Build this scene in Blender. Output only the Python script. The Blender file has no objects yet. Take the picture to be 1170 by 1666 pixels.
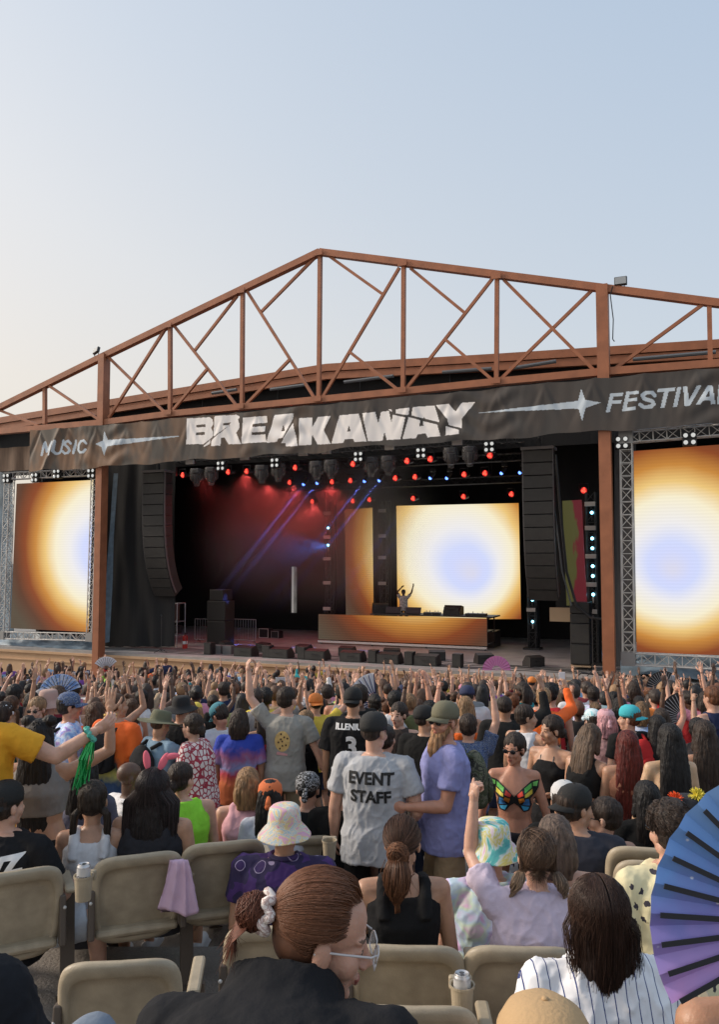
import bpy, bmesh, math, random
import numpy as np
from mathutils import Vector, Matrix, noise, Quaternion
from mathutils.bvhtree import BVHTree
R = math.radians
random.seed(7)
S = bpy.context.scene
COL = S.collection
# ------------------------------------------------------------ camera, sky, sun, exposure
F = 1320.0; EZ = 5.4; PITCH = R(3.553)
cam_d = bpy.data.cameras.new('camera'); cam = bpy.data.objects.new('camera', cam_d); COL.objects.link(cam)
cam.location = (0, 0, EZ); cam.rotation_euler = (R(90)+PITCH, 0, 0)
cam_d.sensor_fit = 'HORIZONTAL'; cam_d.sensor_width = 36; cam_d.lens = F/1170*36
cam_d.clip_start = 0.05; cam_d.clip_end = 5000
S.camera = cam
SUN_EL, SUN_AZ = R(28), R(-80)          # azimuth from +Y, negative = to the left
w = bpy.data.worlds.new('World'); S.world = w; w.use_nodes = True
nt = w.node_tree; bg = nt.nodes['Background']
sky = nt.nodes.new('ShaderNodeTexSky'); sky.sky_type = 'NISHITA'; sky.sun_disc = False
sky.sun_elevation = SUN_EL; sky.sun_rotation = SUN_AZ; sky.air_density = 1.6; sky.dust_density = 5.0; sky.ozone_density = 3.0
sky.altitude = 200
hsv = nt.nodes.new('ShaderNodeHueSaturation'); hsv.inputs['Saturation'].default_value = 0.62
nt.links.new(sky.outputs[0], hsv.inputs['Color']); hz = nt.nodes.new('ShaderNodeMix'); hz.data_type = 'RGBA'; hz.inputs[0].default_value = .62
_tc = nt.nodes.new('ShaderNodeTexCoord'); _sp = nt.nodes.new('ShaderNodeSeparateXYZ'); nt.links.new(_tc.outputs['Generated'], _sp.inputs[0])
_ma = nt.nodes.new('ShaderNodeMath'); _ma.operation = 'MULTIPLY_ADD'; _ma.inputs[1].default_value = .55; nt.links.new(_sp.outputs[0], _ma.inputs[0]); nt.links.new(_sp.outputs[2], _ma.inputs[2])
_cr = nt.nodes.new('ShaderNodeValToRGB'); nt.links.new(_ma.outputs[0], _cr.inputs[0]); _e = _cr.color_ramp.elements
_e[0].position = 0; _e[0].color = (.93, .83, .74, 1); _e[1].position = .75; _e[1].color = (.56, .69, .86, 1)
_q = _e.new(.2); _q.color = (.86, .84, .83, 1); _q = _e.new(.42); _q.color = (.72, .78, .86, 1)
_vm = nt.nodes.new('ShaderNodeVectorMath'); _vm.operation = 'SCALE'; _vm.inputs['Scale'].default_value = 6.25; nt.links.new(_cr.outputs[0], _vm.inputs[0]); nt.links.new(_vm.outputs[0], hz.inputs[7])
nt.links.new(hsv.outputs[0], hz.inputs[6]); nt.links.new(hz.outputs[2], bg.inputs[0])
bg.inputs[1].default_value = 0.11
sd = bpy.data.lights.new('sun', 'SUN'); sd.energy = 2.0; sd.angle = R(12); sd.color = (1, .86, .72)
sun = bpy.data.objects.new('sun', sd); COL.objects.link(sun)
sv = Vector((math.sin(SUN_AZ)*math.cos(SUN_EL), math.cos(SUN_AZ)*math.cos(SUN_EL), math.sin(SUN_EL)))
sun.rotation_euler = sv.to_track_quat('Z', 'Y').to_euler()
S.view_settings.view_transform = 'Standard'; S.view_settings.look = 'None'
EXPO = 0.6
S.view_settings.exposure = EXPO; S.view_settings.gamma = 1
ES = 1/2**EXPO
try:
    S.cycles.use_denoising = True; S.cycles.volume_step_rate = 2; S.cycles.max_bounces = 6
    S.cycles.transparent_max_bounces = 12
    S.cycles.sample_clamp_indirect = 4
except Exception: pass

# ------------------------------------------------------------ frames
def ray(px, py):
    x = (px-585)/F; y = -(py-833)/F
    return Vector((x, math.cos(PITCH)-y*math.sin(PITCH), math.sin(PITCH)+y*math.cos(PITCH)))
def P(px, py, d):
    r = ray(px, py); return Vector((0, 0, EZ)) + r*(d/r.y)
TH = R(23.07)
DU = Vector((math.cos(TH), -math.sin(TH), 0)); DN = Vector((math.sin(TH), math.cos(TH), 0))
O0 = Vector((-10.85, 34.0, 0))
MS = Matrix.Translation(O0) @ Matrix(((DU.x, DN.x, 0, 0), (DU.y, DN.y, 0, 0), (0, 0, 1, 0), (0, 0, 0, 1)))
def on(px, py, v=0.0):
    """pixel of the photograph -> (u, z) on the stage plane v"""
    r = ray(px, py); e = Vector((0, 0, EZ))
    t = (v - (e-O0).dot(DN))/r.dot(DN)
    p = e + r*t
    return ((p-O0).dot(DU), p.z)
def proj_np(u, v, z):
    x = O0.x + DU.x*u + DN.x*v; y = O0.y + DU.y*u + DN.y*v; zz = z-EZ
    c, s = math.cos(PITCH), math.sin(PITCH)
    dep = y*c + zz*s; up = -y*s + zz*c
    return 585+F*x/dep, 833-F*up/dep
def gz(d):
    """height of the seating slope at distance d"""
    if d < 5.2: f = -2.38
    elif d < 5.9: f = -2.38-.37*(d-5.2)/.7
    else: f = -2.75-(d-5.9)*.1318
    return max(EZ+f, 0.0)

# ------------------------------------------------------------ materials
MATS = {}
def mat(name, col, rough=.6, metal=0, bump=0, bscale=20, var=0, vscale=5, emit=None, es=1, objc=False, alpha=1,
        spec=.5, sheen=0, stretch=None, trans=0, col2=None, sss=0):
    if name in MATS: return MATS[name]
    m = bpy.data.materials.new(name); m.use_nodes = True; MATS[name] = m
    n = m.node_tree.nodes; l = m.node_tree.links; b = n['Principled BSDF']
    b.inputs['Base Color'].default_value = (*col, 1); b.inputs['Roughness'].default_value = rough
    b.inputs['Metallic'].default_value = metal; b.inputs['Specular IOR Level'].default_value = spec
    b.inputs['Alpha'].default_value = alpha
    if sheen: b.inputs['Sheen Weight'].default_value = sheen
    if trans: b.inputs['Transmission Weight'].default_value = trans
    if sss:
        b.inputs['Subsurface Weight'].default_value = sss; b.inputs['Subsurface Scale'].default_value = .02
    tc = n.new('ShaderNodeTexCoord'); vec = tc.outputs['Object']
    if stretch:
        mp = n.new('ShaderNodeMapping'); mp.inputs['Scale'].default_value = stretch; l.new(vec, mp.inputs[0]); vec = mp.outputs[0]
    src = None
    if objc:
        oi = n.new('ShaderNodeObjectInfo'); src = oi.outputs['Color']
    if var or col2:
        nz = n.new('ShaderNodeTexNoise'); nz.inputs['Scale'].default_value = vscale; nz.inputs['Detail'].default_value = 5
        l.new(vec, nz.inputs[0])
        mx = n.new('ShaderNodeMix'); mx.data_type = 'RGBA'
        if col2:
            rp = n.new('ShaderNodeMapRange'); rp.inputs[1].default_value = .4; rp.inputs[2].default_value = .62
            l.new(nz.outputs[0], rp.inputs[0]); l.new(rp.outputs[0], mx.inputs[0])
            mx.inputs[6].default_value = (*col, 1); mx.inputs[7].default_value = (*col2, 1)
            if src: l.new(src, mx.inputs[6])
        else:
            mx.blend_type = 'MULTIPLY'; mx.inputs[0].default_value = 1
            mx.inputs[6].default_value = (*col, 1)
            if src: l.new(src, mx.inputs[6])
            rp = n.new('ShaderNodeMapRange'); rp.inputs[1].default_value = .3; rp.inputs[2].default_value = .7
            rp.inputs[3].default_value = 1-var; rp.inputs[4].default_value = 1+var*.5
            l.new(nz.outputs[0], rp.inputs[0]); l.new(rp.outputs[0], mx.inputs[7])
        src = mx.outputs[2]
    if src: l.new(src, b.inputs['Base Color'])
    if bump:
        nb = n.new('ShaderNodeTexNoise'); nb.inputs['Scale'].default_value = bscale; nb.inputs['Detail'].default_value = 6
        l.new(vec, nb.inputs[0]); bp = n.new('ShaderNodeBump'); bp.inputs['Strength'].default_value = bump
        bp.inputs['Distance'].default_value = .02
        l.new(nb.outputs[0], bp.inputs['Height']); l.new(bp.outputs[0], b.inputs['Normal'])
    if emit:
        b.inputs['Emission Color'].default_value = (*emit, 1); b.inputs['Emission Strength'].default_value = es
    return m
rust = mat('rust_red_paint', (.34, .125, .058), .55, var=.2, vscale=2.5, bump=.15, bscale=8)
black_m = mat('black_metal', (.02, .02, .022), .5, var=.3)
dark_cloth = mat('black_drape', (.011, .011, .012), .9, bump=.5, bscale=2, stretch=(4, 4, .3))
alu = mat('aluminium_truss', (.55, .54, .52), .4, metal=.25, var=.2)
tan_wall = mat('tan_painted_wall', (.52, .33, .19), .7, var=.12, vscale=2, bump=.1)
deck_m = mat('grey_stage_deck', (.3, .29, .28), .6, var=.3, vscale=1.2, bump=.1)

# ------------------------------------------------------------ mesh builder
class MB:
    def __init__(s): s.v = []; s.f = []; s.m = []
    def add(s, vs, fs, mi=0):
        o = len(s.v); s.v += [tuple(p) for p in vs]; s.f += [tuple(i+o for i in f) for f in fs]; s.m += [mi]*len(fs)
    def box(s, c, d, rot=None, mi=0, bev=0):
        x, y, z = d[0]/2, d[1]/2, d[2]/2; M = rot.to_3x3() if rot else None; c = Vector(c)
        if bev:
            b = min(bev, x*.9, y*.9, z*.9); vs = []; 
            bm = bmesh.new(); bmesh.ops.create_cube(bm, size=1)
            for q in bm.verts: q.co = Vector((q.co.x*d[0], q.co.y*d[1], q.co.z*d[2]))
            bmesh.ops.bevel(bm, geom=bm.edges[:], offset=b, segments=2, affect='EDGES', profile=.5)
            bm.verts.ensure_lookup_table()
            vs = [(M @ q.co if M else q.co)+c for q in bm.verts]; fs = [[q.index for q in f.verts] for f in bm.faces]
            bm.free(); s.add(vs, fs, mi); return s
        vs = [Vector((a, b, e)) for a in (-x, x) for b in (-y, y) for e in (-z, z)]
        vs = [(M @ q if M else q)+c for q in vs]
        s.add(vs, [(0, 1, 3, 2), (4, 6, 7, 5), (0, 4, 5, 1), (2, 3, 7, 6), (0, 2, 6, 4), (1, 5, 7, 3)], mi); return s
    def bar(s, a, b, w_, h_, mi=0, up=(0, 1, 0)):
        a, b = Vector(a), Vector(b); d = (b-a); L = d.length; d.normalize(); up = Vector(up)
        if abs(d.dot(up)) > .99: up = Vector((1, 0, 0))
        sx = d.cross(up).normalized(); sy = sx.cross(d).normalized()
        M = Matrix((sx, sy, d)).transposed(); s.box((a+b)/2, (w_, h_, L), M, mi); return s
    def tube(s, a, b, r0, r1=None, n=8, mi=0, cap=True):
        r1 = r0 if r1 is None else r1; a, b = Vector(a), Vector(b); d = (b-a).normalized()
        q = d.orthogonal().normalized(); t = d.cross(q); vs = []
        for p, r in ((a, r0), (b, r1)):
            for i in range(n):
                an = 2*math.pi*i/n; vs.append(p+(q*math.cos(an)+t*math.sin(an))*r)
        fs = [(i, (i+1) % n, n+(i+1) % n, n+i) for i in range(n)]
        if cap: fs += [tuple(range(n))[::-1], tuple(range(n, 2*n))]
        s.add(vs, fs, mi); return s
    def path(s, pts, r, n=6, mi=0):
        pts = [Vector(p) for p in pts]; rs = r if isinstance(r, (list, tuple)) else [r]*len(pts); vs = []; q = None
        for i, p in enumerate(pts):
            d = (pts[min(i+1, len(pts)-1)]-pts[max(i-1, 0)]).normalized()
            q = d.orthogonal().normalized() if q is None else (q-d*q.dot(d)).normalized()
            t = d.cross(q)
            for k in range(n):
                an = 2*math.pi*k/n; vs.append(p+(q*math.cos(an)+t*math.sin(an))*rs[i])
        fs = []
        for i in range(len(pts)-1):
            for k in range(n): fs.append((i*n+k, i*n+(k+1) % n, (i+1)*n+(k+1) % n, (i+1)*n+k))
        fs += [tuple(range(n))[::-1], tuple(range((len(pts)-1)*n, len(pts)*n))]
        s.add(vs, fs, mi); return s
    def loft(s, rings, mi=0, closed=True, cap=True):
        n = len(rings[0]); vs = [p for r in rings for p in r]; fs = []
        for i in range(len(rings)-1):
            for k in range(n if closed else n-1): fs.append((i*n+k, i*n+(k+1) % n, (i+1)*n+(k+1) % n, (i+1)*n+k))
        if cap: fs += [tuple(range(n))[::-1], tuple(range((len(rings)-1)*n, len(rings)*n))]
        s.add(vs, fs, mi); return s
    def ball(s, c, r, rot=None, seg=16, rng=10, mi=0):
        r = (r, r, r) if not isinstance(r, (tuple, list)) else r; c = Vector(c); vs = [c+((rot @ Vector((0, 0, -r[2]))) if rot else Vector((0, 0, -r[2])))]
        for i in range(1, rng):
            a = -math.pi/2+math.pi*i/rng
            for k in range(seg):
                b = 2*math.pi*k/seg; p = Vector((r[0]*math.cos(a)*math.cos(b), r[1]*math.cos(a)*math.sin(b), r[2]*math.sin(a)))
                vs.append(c+(rot @ p if rot else p))
        vs.append(c+((rot @ Vector((0, 0, r[2]))) if rot else Vector((0, 0, r[2]))))
        fs = [(0, 1+(k+1) % seg, 1+k) for k in range(seg)]
        for i in range(rng-2):
            for k in range(seg): fs.append((1+i*seg+k, 1+i*seg+(k+1) % seg, 1+(i+1)*seg+(k+1) % seg, 1+(i+1)*seg+k))
        l = len(vs)-1; o = 1+(rng-2)*seg
        fs += [(l, o+k, o+(k+1) % seg) for k in range(seg)]
        s.add(vs, fs, mi); return s
    def prism(s, poly, v0, v1, mi=0):
        """poly: list of (x,z); extruded along y from v0 to v1"""
        n = len(poly); vs = [(x, v0, z) for x, z in poly]+[(x, v1, z) for x, z in poly]
        fs = [tuple(range(n)), tuple(range(n, 2*n))[::-1]]+[((i+1) % n, i, n+i, n+(i+1) % n) for i in range(n)]
        s.add(vs, fs, mi); return s
    def mesh(s, name, off=(0, 0, 0)):
        me = bpy.data.meshes.new(name); o = Vector(off)
        me.from_pydata([tuple(Vector(p)-o) for p in s.v], [], s.f)
        me.polygons.foreach_set('material_index', s.m); me.update(); return me
    def build(s, name, m, parent=None, smooth=False, stage=None):
        off = Vector(parent['_b']) if parent is not None and '_b' in parent else Vector()
        me = s.mesh(name, off)
        for q in (m if isinstance(m, (list, tuple)) else [m]): me.materials.append(q)
        if smooth: me.polygons.foreach_set('use_smooth', [True]*len(me.polygons))
        bm = bmesh.new(); bm.from_mesh(me); bmesh.ops.recalc_face_normals(bm, faces=bm.faces[:]); bm.to_mesh(me); bm.free()
        o = bpy.data.objects.new(name, me); COL.objects.link(o)
        if parent is not None: o.parent = parent
        elif stage or stage is None: o.matrix_world = MS if stage else Matrix.Identity(4)
        return o
def tag(o, label=None, cat=None, group=None, kind=None):
    if label: o['label'] = label
    if cat: o['category'] = cat
    if group: o['group'] = group
    if kind: o['kind'] = kind
    return o
ROOTS = []
def sthing(name, base, label, cat, group=None):
    """Empty at the thing's base; base and child vertices in stage coordinates (u,v,z)"""
    o = bpy.data.objects.new(name, None); COL.objects.link(o); o.empty_display_size = .2
    o.matrix_world = MS @ Matrix.Translation(Vector(base)); o['_b'] = tuple(base); ROOTS.append(o)
    return tag(o, label, cat, group)
def wthing(name, loc, label, cat, group=None, yaw=0):
    o = bpy.data.objects.new(name, None); COL.objects.link(o); o.empty_display_size = .2
    o.location = loc; o.rotation_euler = (0, 0, yaw)
    return tag(o, label, cat, group)
def copy_tree(o, parent=None):
    c = o.copy(); COL.objects.link(c); c.parent = parent
    for ch in list(o.children): copy_tree(ch, c)
    return c
# ============================================================ STAGE
DZ = EZ-3.72      # deck height
def U(px, py, v=0): return on(px, py, v)[0]
# ground sheet: seating slope then flat to the horizon
g = MB(); ys = [-30, -5, 0, 2, 4, 5.2, 5.9]+[6+i*1.0 for i in range(22)]+[60, 300, 3000]
xs = [-3000, -200, -40]+[i*2 for i in range(-15, 16)]+[40, 200, 3000]
vs = [(x, y, gz(y)) for y in ys for x in xs]; nx = len(xs)
g.add(vs, [(j*nx+i, j*nx+i+1, (j+1)*nx+i+1, (j+1)*nx+i) for j in range(len(ys)-1) for i in range(nx-1)])
conc = mat('stained_concrete', (.2, .18, .16), .85, var=.45, vscale=1.3, bump=.5, bscale=60)
tag(g.build('ground', conc), kind='structure')

# --- stage platform
st = sthing('stage_platform', (10, 5, 0), 'wide open concert stage with grey deck above a tan front wall', 'stage')
b = MB(); b.box((9, 7.1, DZ-.08), (46, 13.8, .16)); b.build('deck', deck_m, st)
b = MB()
b.box((9, .3, (DZ-.16)/2), (46, .2, DZ-.16))
b.build('front_wall', tan_wall, st)
b = MB(); b.box((9, .17, DZ-.16), (46, .1, .1)); b.box((9, .18, DZ-.5), (46, .06, .05)); b.build('wall_trim', tan_wall, st)
# cables on deck
for k in range(5):
    b = MB(); pts = []
    for i in range(40):
        u = -1+i*.58; pts.append((u, 1.0+k*.35+.12*math.sin(i*.6+k)+.1*random.random(), DZ+.015))
    b.path(pts, .014, 4); cb = b.build('cable', black_m, st)

# --- stage house
sh = sthing('stage_house', (10, 10, 0), 'dark open stage house with rust red roof fascia behind the truss', 'building')
_a = on(472, 922, 13.3); _c = on(483, 922, 13.3); _z0 = on(478, 997, 13.3)[1]; _z1 = on(478, 922, 13.3)[1]
b = MB(); b.box(((-7+_a[0])/2, 13.4, 6.5), (_a[0]+7, .2, 13)); b.box(((27+_c[0])/2, 13.4, 6.5), (27-_c[0], .2, 13))
b.box(((_a[0]+_c[0])/2, 13.4, (13+_z1)/2), (_c[0]-_a[0], .2, 13-_z1)); b.box(((_a[0]+_c[0])/2, 13.4, _z0/2), (_c[0]-_a[0], .2, _z0)); b.build('back_wall', dark_cloth, sh)
b = MB(); b.box((6, 17.5, 3.2), (12, .2, 6.4)); bw_ = b.build('added_doorway_wall', mat('grey_added_wall', (.3, .32, .34), .8, var=.3, vscale=2), stage=True); tag(bw_, 'pale grey wall added behind the narrow doorway to dim the sky there', 'wall')  # wall added behind the opening to dim the bright sky gap
for uu in (-6.0, 27.0):
    b = MB(); b.box((uu, 8.0, 6.3), (.2, 10.6, 12.6)); b.build('side_wall', dark_cloth, sh)
fa = [(-40, 700), (0, 679), (530, 592), (816, 575), (1170, 552), (1300, 546)]
FV = 2.6
fp = [on(x, y, FV) for x, y in fa]
for lab, dz0, dz1, dv in (('fascia', 0, -.30, 0), ('fascia_trim', -.33, -.62, .06)):
    b = MB()
    for (u0, z0), (u1, z1) in zip(fp[:-1], fp[1:]):
        b.add([(u0, FV+dv, z0+dz0), (u1, FV+dv, z1+dz0), (u1, FV+dv, z1+dz1), (u0, FV+dv, z0+dz1),
               (u0, FV+dv+.2, z0+dz0), (u1, FV+dv+.2, z1+dz0), (u1, FV+dv+.2, z1+dz1), (u0, FV+dv+.2, z0+dz1)],
              [(0, 1, 2, 3), (7, 6, 5, 4), (0, 4, 5, 1), (3, 2, 6, 7)])
    b.build(lab, rust, sh)
b = MB()
for (u0, z0), (u1, z1) in zip(fp[:-1], fp[1:]):
    b.add([(u0, FV+.2, z0-.03), (u1, FV+.2, z1-.03), (u1, 13.3, z1-.03), (u0, 13.3, z0-.03),
           (u0, FV+.2, z0-.2), (u1, FV+.2, z1-.2), (u1, 13.3, z1-.2), (u0, 13.3, z0-.2)], [(0, 1, 2, 3), (7, 6, 5, 4)])
b.build('roof', black_m, sh)
b = MB()
for (u0, z0), (u1, z1) in zip(fp[:-1], fp[1:]):
    b.add([(u0, FV+.5, z0-.5), (u1, FV+.5, z1-.5), (u1, FV+.5, DZ+8.0), (u0, FV+.5, DZ+8.0)], [(0, 1, 2, 3)])
b.build('header_drape', dark_cloth, sh)
for (x0, y0, x1, y1) in ((345, 640, 385, 634), (560, 622, 640, 612), (830, 600, 905, 588), (1030, 585, 1165, 573), (440, 634, 500, 626), (720, 606, 800, 600)):
    a = on(x0, y0, 2.3); c = on(x1, y1, 2.3)
    b = MB(); b.tube((a[0], 2.3, a[1]), (c[0], 2.3, c[1]), .07); b.build('pipe', mat('grey_pipe', (.12, .13, .14), .5), sh)

# --- truss
def bar_px(b, x0, y0, x1, y1, v, w_, th):
    a = on(x0, y0, v); c = on(x1, y1, v); b.bar((a[0], v, a[1]), (c[0], v, c[1]), w_, th, up=(0, 1, 0))
tr = sthing('roof_truss', (9, 0, DZ+7.5), 'rust red gabled steel truss spanning above the stage banner', 'roof truss')
top = [(-60, 693), (163, 583), (521, 411), (975, 469), (1145, 491), (1240, 503)]
for (x0, y0), (x1, y1) in zip(top[:-1], top[1:]):
    b = MB(); bar_px(b, x0, y0, x1, y1, 0, .24, .27); b.build('top_chord', rust, tr)
bot = [(-60, 708), (168, 688), (277, 674), (518, 651), (652, 638), (808, 622), (980, 606), (1170, 592), (1260, 586)]
for (x0, y0), (x1, y1) in zip(bot[:-1], bot[1:]):
    b = MB(); bar_px(b, x0, y0, x1, y1, 0, .24, .29); b.build('bottom_chord', rust, tr)
for x0, y0, x1, y1 in ((73, 628, 73, 690), (277, 530, 277, 670), (395, 475, 394, 660), (521, 415, 519, 648), (657, 433, 656, 634), (809, 455, 808, 620), (1154, 493, 1156, 592)):
    b = MB(); bar_px(b, x0, y0, x1, y1, .0, .14, .16); b.build('vertical_post', rust, tr)
for k, (x0, y0, x1, y1) in enumerate(((80, 628, 160, 682), (0, 668, 62, 692), (175, 580, 268, 671), (177, 680, 270, 534), (283, 530, 385, 660),
    (316, 572, 386, 482), (282, 667, 338, 600), (402, 474, 512, 648), (424, 509, 512, 420), (402, 657, 472, 585),
    (650, 436, 526, 645), (531, 414, 624, 480), (569, 573, 646, 633), (802, 453, 662, 632), (668, 437, 757, 510),
    (724, 552, 801, 618), (820, 456, 968, 604), (816, 616, 963, 473), (1146, 494, 1001, 600))):
    dv = .012*((k % 3)-1)
    b = MB(); bar_px(b, x0, y0, x1, y1, dv, .105, .11-.01*(k % 3)); b.build('diagonal_brace', rust, tr)
# bolts/plates on truss nodes
for x0, y0 in ((277, 672), (394, 662), (519, 650), (656, 636), (808, 621), (521, 414), (657, 431), (809, 452), (395, 475), (277, 531)):
    a = on(x0, y0, 0); b = MB(); b.box((a[0], -.185, a[1]), (.34, .02, .2)); b.build('gusset_plate', rust, tr)
# columns
for (xt, yt, xb, yb, w_, lab) in ((168, 576, 160, 1069, .31, 'rust red steel column at the left side of the stage'), (980, 463, 992, 1101, .37, 'rust red steel column at the right side of the stage')):
    a = on(xt, yt, 0); c = on(xb, yb, 0); uu = c[0]
    t = sthing('steel_column', (uu, -.1, 0), lab, 'column')
    b = MB(); b.box((uu, -.0, a[1]/2), (w_, .42, a[1]-.1)); b.build('post', rust, t)
    b = MB(); b.box((uu, .05, (DZ-.18)/2), (w_+.12, .4, DZ-.18)); b.build('plinth', tan_wall, t)

# --- banner
def px_poly(pts, ox, oy, sc): return [(ox+x/sc, oy+y/sc) for x, y in pts]
B1 = lambda p: px_poly(p, 290, 640, 4.68)
B2 = lambda p: px_poly(p, 530, 630, 4.68)
FE = lambda p: px_poly(p, 930, 590, 4.875)
MU = lambda p: px_poly(p, 30, 680, 4.333)
white_polys = [B1(p) for p in (
 [(65,192),(240,182),(262,200),(267,235),(250,262),(268,300),(262,332),(192,386),(60,388)],
 [(188,406),(247,352),(240,385),(205,405)],
 [(278,175),(440,163),(468,176),(466,190),(268,332)],
 [(455,200),(468,240),(462,270),(440,300),(478,385),(382,388),(352,338),(325,340),(322,398),(250,402),(255,355),(440,205)],
 [(492,185),(678,172),(676,222),(566,235),(566,258),(662,250),(662,292),(564,298),(563,318),(668,312),(668,370),(482,384)],
 [(735,165),(882,155),(875,190),(800,340),(765,345),(752,370),(668,376)],
 [(875,225),(912,402),(820,405),(815,378),(785,380)],
 [(922,190),(1020,183),(1018,262),(1062,180),(1162,172),(1108,280),(1160,385),(1060,390),(1018,312),(1012,392),(918,398)])]
white_polys += [B2(p) for p in (
 [(105,215),(252,202),(312,413),(220,418),(210,395),(145,398),(135,425),(42,430)],
 [(280,200),(378,190),(400,275),(420,188),(480,180),(500,268),(512,210),(608,232),(570,398),(465,402),(447,340),(432,408),(322,412)],
 [(535,170),(642,155),(630,215),(533,200)], [(478,170),(500,168),(503,190)],
 [(665,152),(830,140),(868,268),(755,240),(750,225),(745,238),(652,215)],
 [(632,228),(722,252),(712,298),(745,295),(738,258),(850,285),(875,372),(775,382),(762,352),(700,358),(688,388),(585,395)],
 [(840,138),(938,128),(990,188),(1035,118),(1138,112),(1038,240),(1035,312),(935,288),(932,250)],
 [(915,297),(1015,325),(1015,358),(912,368)])]
hole_polys = [B1(p) for p in ([(135,240),(205,236),(205,256),(135,260)], [(133,298),(202,294),(202,316),(133,320)],
 [(345,228),(400,222),(385,240),(343,248)], [(800,240),(783,290),(815,288)])]+[B2([(178,288),(165,338),(190,336)])]
blue_polys = [FE(p) for p in (
 [(308,245),(412,238),(405,265),(332,270),(325,300),(398,296),(392,325),(320,328),(303,392),(272,396)],
 [(435,232),(538,225),(533,250),(460,255),(454,285),(524,280),(520,305),(448,310),(438,355),(512,350),(507,378),(400,385)],
 [(685,208),(825,198),(818,225),(770,230),(738,358),(705,360),(735,233),(680,236)],
 [(840,196),(872,194),(838,350),(805,352)],
 [(885,192),(920,190),(930,300),(995,185),(1032,182),(938,345),(898,346)],
 [(1080,182),(1118,178),(1142,328),(1105,332),(1100,300),(1045,305),(1020,335),(985,338)],
 [(1168,175),(1203,172),(1183,300),(1263,295),(1258,325),(1153,330)])]
blue_holes = [FE([(1093,220),(1062,275),(1095,272)])]
blue_polys += [[(776, 672), (940.7, 652.3), (946, 632), (952.2, 651), (977.6, 655.2), (953, 664.2), (947.4, 686), (942, 666), (938, 665)]]
blue_polys += [MU([(608,92),(628,155),(1132,127),(1132,132),(628,200),(603,268),(588,206),(543,185),(588,160)])]
strokes = [(FE([(660,262),(640,238),(590,240),(562,262),(578,288),(640,305),(652,330),(630,350),(575,355),(545,335)]), 3.1)]
for p in ([(166,262),(186,172),(202,238),(240,170),(222,258)], [(268,165),(250,235),(265,253),(290,248),(300,235),(316,160)],
          [(368,180),(352,162),(332,172),(328,190),(352,212),(358,230),(345,248),(325,250),(312,236)], [(402,160),(384,248)],
          [(478,180),(462,160),(440,165),(424,190),(420,225),(432,243),(455,242),(470,222)]):
    strokes.append((MU(p), 1.95))
def inpoly(X, Y, poly):
    c = np.zeros(X.shape, bool); n = len(poly)
    for i in range(n):
        x0, y0 = poly[i]; x1, y1 = poly[(i+1) % n]
        if y0 == y1: continue
        k = ((y0 > Y) != (y1 > Y)) & (X < (x1-x0)*(Y-y0)/(y1-y0)+x0); c ^= k
    return c
def nearline(X, Y, pts, r):
    c = np.zeros(X.shape, bool)
    for (x0, y0), (x1, y1) in zip(pts[:-1], pts[1:]):
        dx, dy = x1-x0, y1-y0; t = np.clip(((X-x0)*dx+(Y-y0)*dy)/(dx*dx+dy*dy), 0, 1)
        c |= (X-x0-t*dx)**2+(Y-y0-t*dy)**2 < r*r
    return c
BV = -.32
tp = [on(x, y, BV) for x, y in ((48, 699), (174, 690), (513, 658), (570, 652), (780, 633), (980, 613), (1170, 597), (1300, 588))]
lo = [on(x, y, BV) for x, y in ((38, 768), (164, 760), (308, 749), (513, 736), (570, 728), (775, 717), (980, 701), (1170, 690), (1300, 683))]
u0, u1 = tp[0][0], tp[-1][0]
NU, NV = 1150, 96
uu = np.linspace(u0, u1, NU+1); zt = np.interp(uu, [p[0] for p in tp], [p[1] for p in tp]); zl = np.interp(uu, [p[0] for p in lo], [p[1] for p in lo])
UU, TT = np.meshgrid(uu, np.linspace(0, 1, NV+1))
zt = zt - .05*np.abs(np.sin((uu-u0)*2.1))**.5*(.6+.8*np.sin(uu*.7)**2)   # scalloped hem between ties
zl = zl + .035*np.sin(uu*1.7)+.02*np.sin(uu*4.1)
ZZ = zt*(1-TT)+zl*TT
def foldf(U_, T):
    f = .06*np.sin(U_*3.1+1.6*np.sin(U_*.9)+1.5*T)+.016*np.sin(U_*8.3+2.5*np.sin(U_*.7)+2.4*T)+.006*np.sin(U_*19+5*np.sin(U_*1.1+T)+T*4)
    dr = np.clip(1-(U_-u0)/7.0, .25, 1)           # deeper drapes towards the left end
    f = f*(.13+.4*dr)
    # swags hanging from tie points
    for c in np.arange(u0+.6, u1, 1.55):
        q = (U_-c); f += .05*np.exp(-(np.abs(q)-T*.9)**2/.012)*(1-T)*dr*1.6
        f -= .03*np.exp(-(np.abs(q)-T*.55)**2/.02)*(1-T)
    f += .025*np.sin(ZZ*9+2*np.sin(U_*3.1))*np.clip(np.sin(U_*.8+1), 0, 1)
    f -= .12*np.exp(-((U_-(u0+.9)-.9*(1-T))**2)/.02)*dr
    return f
VVv = BV+foldf(UU, TT)
PX, PY = proj_np((UU[:-1, :-1]+UU[1:, 1:])/2, BV, (ZZ[:-1, :-1]+ZZ[1:, 1:])/2)
W_ = np.zeros(PX.shape, bool); Bl = np.zeros(PX.shape, bool); H_ = W_.copy(); H2 = W_.copy()
for p in white_polys: W_ |= inpoly(PX, PY, p)
for p in hole_polys: H_ |= inpoly(PX, PY, p)
for p in blue_polys: Bl |= inpoly(PX, PY, p)
for p in blue_holes: H2 |= inpoly(PX, PY, p)
for p, r in strokes: Bl |= nearline(PX, PY, p, r)
idx = np.zeros(PX.shape, int); idx[W_ & ~H_] = 1; idx[Bl & ~H2] = 2
me = bpy.data.meshes.new('festival_banner')
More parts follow.
